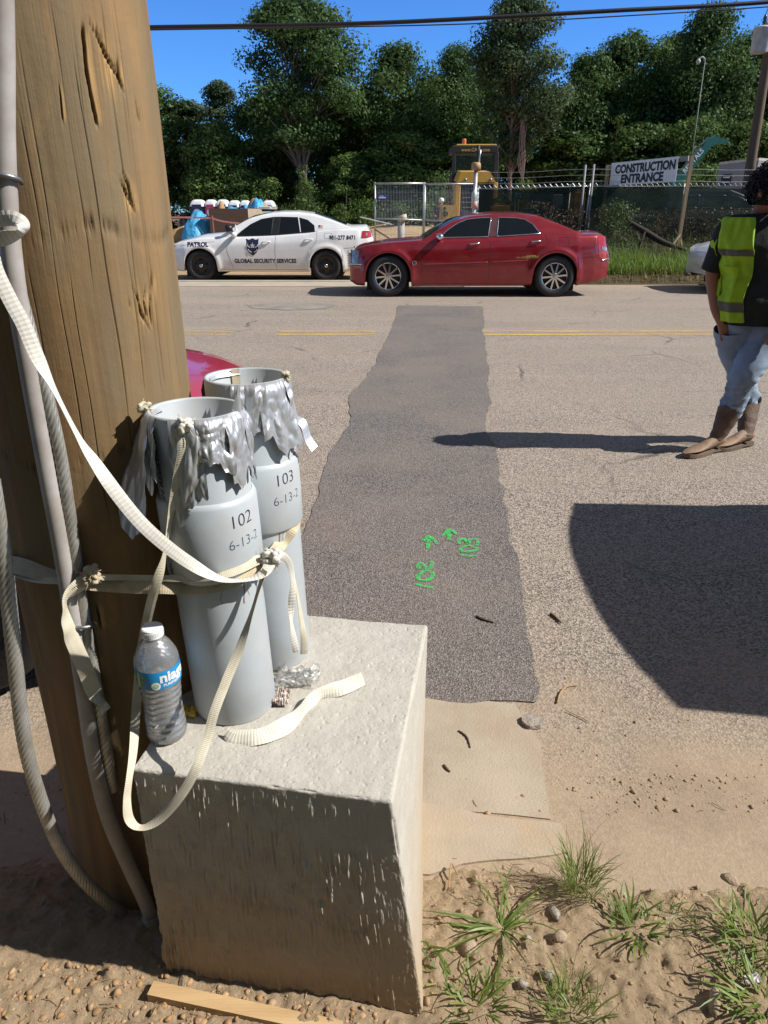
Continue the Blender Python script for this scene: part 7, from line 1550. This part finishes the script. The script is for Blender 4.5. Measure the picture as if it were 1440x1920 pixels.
def seat(u, v):
    th = 2*math.pi*u; c = px(1404, 585, 4.55).lerp(px(1403, 655, 4.57), v); a_ = 0.168-0.03*v; b_ = 0.118-0.015*v; k = (abs(math.cos(th))**2.3+abs(math.sin(th))**2.3)**(-1/2.3); w_ = 0.008*mnoise.noise(Vector((math.cos(th)*2, math.sin(th)*2, v*6)))
    return c+Vector(((a_+w_)*k*math.cos(th), (b_+w_)*k*math.sin(th), 0))
m.grid(seat, 48, 14)
leg([px(1428, 612, 4.53), px(1424, 650, 4.49), kA, kA.lerp(px(1371, 768, 4.47), 0.5), px(1368, 776, 4.47)], [0.125,0.112,0.086,0.074,0.070], 3)
leg([px(1378, 612, 4.58), px(1380, 650, 4.61), kB, kB.lerp(px(1402, 752, 4.70), 0.5), px(1402, 764, 4.70)], [0.122,0.108,0.082,0.070,0.062], 8)
jn = m.build('jeans', JEAN, man, smooth=True)
# torso loft shared by the shirt and the vest
def torso(t):
    """t 0 (hem) .. 1 (neck): centre, half width, half depth"""
    ks = [0,0.15,0.4,0.7,0.86,0.95,1.0]; zs = [pel.z+0.02, waist.z-0.02, waist.z+0.12, chest.z+0.02, Lsh.z+0.035, Lsh.z+0.075, neck.z+0.01]
    cx = [pel.x+0.015, waist.x, waist.x+0.006, chest.x, chest.x+0.01, neck.x, neck.x]; a = [0.190,0.188,0.195,0.222,0.216,0.150,0.072]; b = [0.15,0.152,0.158,0.165,0.14,0.095,0.07]
    f = lambda q: float(np.interp(t, ks, q)); return Vector((f(cx), f([pel.y,waist.y,waist.y,chest.y,chest.y,neck.y,neck.y]), f(zs))), f(a), f(b)
def tp(th, t, off=0.0, wr=0.0):
    c, a, b = torso(t); e = 2.4; ca, sa = math.cos(th), math.sin(th); k = (abs(ca)**e+abs(sa)**e)**(-1/e)
    n = wr*(mnoise.noise(Vector((th*2.2, t*5, 1)))+0.6*mnoise.noise(Vector((th*5, t*9, 4)))); return c+Vector(((a+off+n)*k*ca, (b+off+n)*k*sa, 0))
m = MB(); m.grid(lambda u, v: tp(-math.pi+2*math.pi*u, v, 0.004, 0.012), 56, 40)
for sh_, el_, wr__ in ((Lsh, Lel, Lwr), (Rsh, Rel, Rwr)):
    P = spline([sh_.lerp(chest, 0.35)+Vector((0,0,0.02)), sh_, sh_.lerp(el_, 0.55), sh_.lerp(el_, 0.92)], 16); m.tube(P, [0.052,0.055,0.058,0.060,0.061,0.062,0.063,0.064,0.065,0.066,0.066,0.067,0.067,0.068,0.068,0.068], 16)
m.build('shirt', SHIRT, man, smooth=True)
def vpt(th, t, off=0.016):
    return tp(th, t, off, 0.026)
vest = None
# two front panels and a back, one garment
m = MB(); ft = -math.pi/2
def front(u, v, s):
    t = 0.02+0.90*v; op = 0.62-0.30*v+0.55*max(0, v-0.72)+0.05*math.sin(v*9+s)*(1-v); lo_ = ft+s*op; hi_ = ft+s*(1.62-0.12*v); th = lo_+(hi_-lo_)*u
    if v > 0.86: pass
    return vpt(th, t, 0.018+0.010*math.sin(u*7+v*4+s)*(1-v))
m.grid(lambda u, v: front(u, v, -1), 26, 44); m.grid(lambda u, v: front(u, v, 1), 26, 44); m.grid(lambda u, v: vpt(ft+1.5+(2*math.pi-3.0)*u, 0.02+0.90*v, 0.018), 40, 40)
vest = m.build('vest', VEST, man, smooth=True)
sol = vest.modifiers.new('cloth', 'SOLIDIFY'); sol.thickness = 0.004; sol.offset = 1
for v0, v1 in ((0.665,0.735),(0.07,0.135)):
    for s in (-1, 1):
        m = MB(); m.grid(lambda u, v: (lambda q: q+(q-torso(0.02+0.9*(v0+(v1-v0)*v))[0]).normalized()*0.006)(front(u, v0+(v1-v0)*v, s)), 26, 3); m.build('reflective_stripe', STRP, vest, smooth=True)
m = MB(); m.grid(lambda u, v: (lambda q: q+(q-torso(0.4)[0]).normalized()*0.008)(front(0.30+0.45*u, 0.30+0.24*v, -1)), 8, 8); m.build('pocket', VEST, vest, smooth=True)
# hair: a curly mop
rg = random.Random(12); m = MB()
def hairpt(d, k): return headc+Vector((0.004,0.02,0.03))+Vector((d.x*0.118*k, d.y*0.125*k, d.z*0.128*k))
n = 0
while n < 700:
    d = Vector((rg.gauss(0,1), rg.gauss(0,1), rg.gauss(0,1))).normalized()
    if d.dot(fwd) > 0.50 and d.z < 0.45: continue
    if d.z < -0.62: continue
    n += 1; c = hairpt(d, rg.uniform(0.86, 1.06)); t = d.cross(Vector((rg.gauss(0,1), rg.gauss(0,1), rg.gauss(0,1)))).normalized(); b = d.cross(t); r = rg.uniform(0.007, 0.014)
    m.tube([c+(t*math.cos(a)+b*math.sin(a))*r+d*(a*0.0022) for a in np.linspace(0, rg.uniform(3.5, 6.5), 7)], 0.0040, 4)
m.sphere(headc+Vector((0.004,0.022,0.03)), (0.108,0.112,0.116), 20, 14); m.build('hair', HAIR, man, smooth=True)
# boots
def boot(heel, toe, top, ankle, label_side):
    heel = Vector((heel.x, heel.y, 0)); toe = Vector((toe.x, toe.y, 0)); d = (toe-heel).normalized(); s = Vector((-d.y, d.x, 0)); L = (toe-heel).length
    m = MB(); N = 20; ks = [0,0.04,0.12,0.26,0.40,0.55,0.70,0.85,0.95,1.0]; hw = [0.012,0.030,0.036,0.037,0.036,0.042,0.047,0.040,0.026,0.008]; hh = [0.07,0.11,0.125,0.125,0.105,0.078,0.064,0.054,0.044,0.034]; V = []; zz = 0.026
    for i in range(30):
        t = i/29; w_ = np.interp(t, ks, hw); h = np.interp(t, ks, hh); lift = zz+0.012*max(0, t-0.75)/0.25 if t > 0.3 else zz+0.008
        for k in range(N):
            a = 2*math.pi*k/N; y = math.cos(a)*w_; z_ = math.sin(a); z_ = (z_*0.5+0.5)**(0.8)*(h-lift)+lift if True else 0; V.append(heel+d*(L*t)+s*y*(1.0 if math.sin(a) < 0.2 else (1-0.45*max(0, math.sin(a)-0.2)))+Vector((0,0,z_)))
    m.add(V, [(i*N+k, i*N+(k+1) % N, (i+1)*N+(k+1) % N, (i+1)*N+k) for i in range(29) for k in range(N)]+[tuple(range(N-1,-1,-1)), tuple(29*N+k for k in range(N))])
    ak = heel+d*(L*0.20)+Vector((0,0,0.09)); P = spline([ak, ak.lerp(top, 0.35)-d*0.006, ak.lerp(top, 0.7), top], 14); V = []
    for i, p in enumerate(P):
        t = i/13; rx, ry = 0.052+0.036*t, 0.043+0.036*t
        for k in range(24):
            a = 2*math.pi*k/24; dip = 0.035*abs(math.cos(a))**2*(1 if i == 13 else t**4); cr = 0.003*math.sin(t*22+2*a)*(1-t); V.append(Vector(p)+d*(math.cos(a)*(rx+cr))+s*(math.sin(a)*(ry+cr))+Vector((0,0,dip)))
    m2_ = MB(); m2_.add(V, [(i*24+k, i*24+(k+1) % 24, (i+1)*24+(k+1) % 24, (i+1)*24+k) for i in range(13) for k in range(24)])
    o = m.build('boot', LEATH, man, smooth=True); m2_.build('boot_shaft', M('boot_shaft_brown', (0.12,0.072,0.05), 0.65, var=0.35, vscale=14, bump=0.45, bscale=55, bdist=0.008, dirt=(0.36,0.25,0.16), damt=0.35), o, smooth=True)
    q = MB(); out = []
    for t in np.linspace(0.0, 1.0, 18): out.append((t, np.interp(t, ks, hw)+0.004))
    ring = [heel+d*(L*t)+s*w_ for t, w_ in out]+[heel+d*(L*t)-s*w_ for t, w_ in reversed(out)]; n_ = len(ring)
    zt_ = lambda p: 0.014+0.012*max(0, ((p-heel).dot(d)/L-0.75)/0.25); zb_ = lambda p: (0.0 if (p-heel).dot(d)/L > 0.38 else 0.012)+0.010*max(0, ((p-heel).dot(d)/L-0.75)/0.25)
    q.add([p+Vector((0,0,zb_(p))) for p in ring]+[p+Vector((0,0,zt_(p)+0.008)) for p in ring], [tuple(range(n_-1,-1,-1)), tuple(range(n_, 2*n_))]+[(i, (i+1) % n_, n_+(i+1) % n_, n_+i) for i in range(n_)])
    q.box(heel+d*(L*0.13)+Vector((0,0,0.017)), (0.075,0.066,0.034), Matrix.Rotation(math.atan2(d.y, d.x), 3, 'Z')); q.build('sole', SOLE, o)
    q = MB(); q.tube([Vector(p)-d*(0.050+0.027*i/13)*0.25+s*(-(0.041+0.0265*i/13)) for i, p in enumerate(P)], 0.004, 5); q.build('seam', M('boot_piping', (0.48,0.34,0.22), 0.7), o)
boot(pg(1353, 843), pg(1281, 860), px(1371, 768, 4.47), aA, 'a'); boot(pg(1406, 834), pg(1338, 847), px(1402, 752, 4.70), aB, 'b')
# ---- worker far off behind the mesh fence
DW = 38.0; w0 = px(822, 410, DW); zf = lz(w0.x, DW); s_ = 1.0
wk = thing('person', 'distant worker in a white hard hat behind the mesh fence', 'person', (w0.x, DW, zf)); W = lambda x, z, y=0.0: Vector((w0.x+x, DW+y, zf+z))
skin_mesh('body', [W(0,0.95),W(0.02,1.25),W(0.05,1.45),W(0.10,1.56,-0.04),W(0.12,1.68,-0.05),W(-0.2,1.40),W(-0.26,1.12,-0.05),W(-0.12,0.95,-0.2),W(0.26,1.38),W(0.36,1.12,-0.1),W(0.30,0.95,-0.25),W(-0.10,0.88),W(-0.12,0.48),W(-0.12,0.08),W(0.10,0.88),W(0.13,0.48),W(0.14,0.08)],
    [(0,1),(1,2),(2,3),(3,4),(2,5),(5,6),(6,7),(2,8),(8,9),(9,10),(0,11),(11,12),(12,13),(0,14),(14,15),(15,16)], [0.14,0.15,0.13,0.06,0.10,0.065,0.05,0.04,0.065,0.05,0.04,0.10,0.075,0.055,0.10,0.075,0.055], SKIN, wk)
m = MB(); m.tube([W(0,0.92),W(0.01,1.1),W(0.03,1.32),W(0.05,1.47)], [0.17,0.18,0.18,0.12], 14); m.tube([W(-0.14,1.42),W(-0.24,1.18,-0.04)], 0.085, 10); m.tube([W(0.18,1.40),W(0.33,1.18,-0.07)], 0.085, 10); m.build('shirt', M('worker_shirt', (0.03,0.035,0.05), 0.9), wk, smooth=True)
m = MB(); m.tube([W(-0.09,0.98),W(-0.12,0.5),W(-0.12,0.03)], [0.13,0.095,0.085], 12); m.tube([W(0.09,0.98),W(0.13,0.5),W(0.14,0.03)], [0.13,0.095,0.085], 12); m.build('trousers', M('worker_jeans', (0.03,0.045,0.10), 0.9), wk, smooth=True)
m = MB(); m.sphere(W(0.12,1.72,-0.05), (0.14,0.16,0.12), 14, 8); m.box(W(0.12,1.70,-0.16), (0.24,0.16,0.02)); m.build('hard_hat', M('white_cap', (0.8,0.8,0.8)), wk, smooth=True)
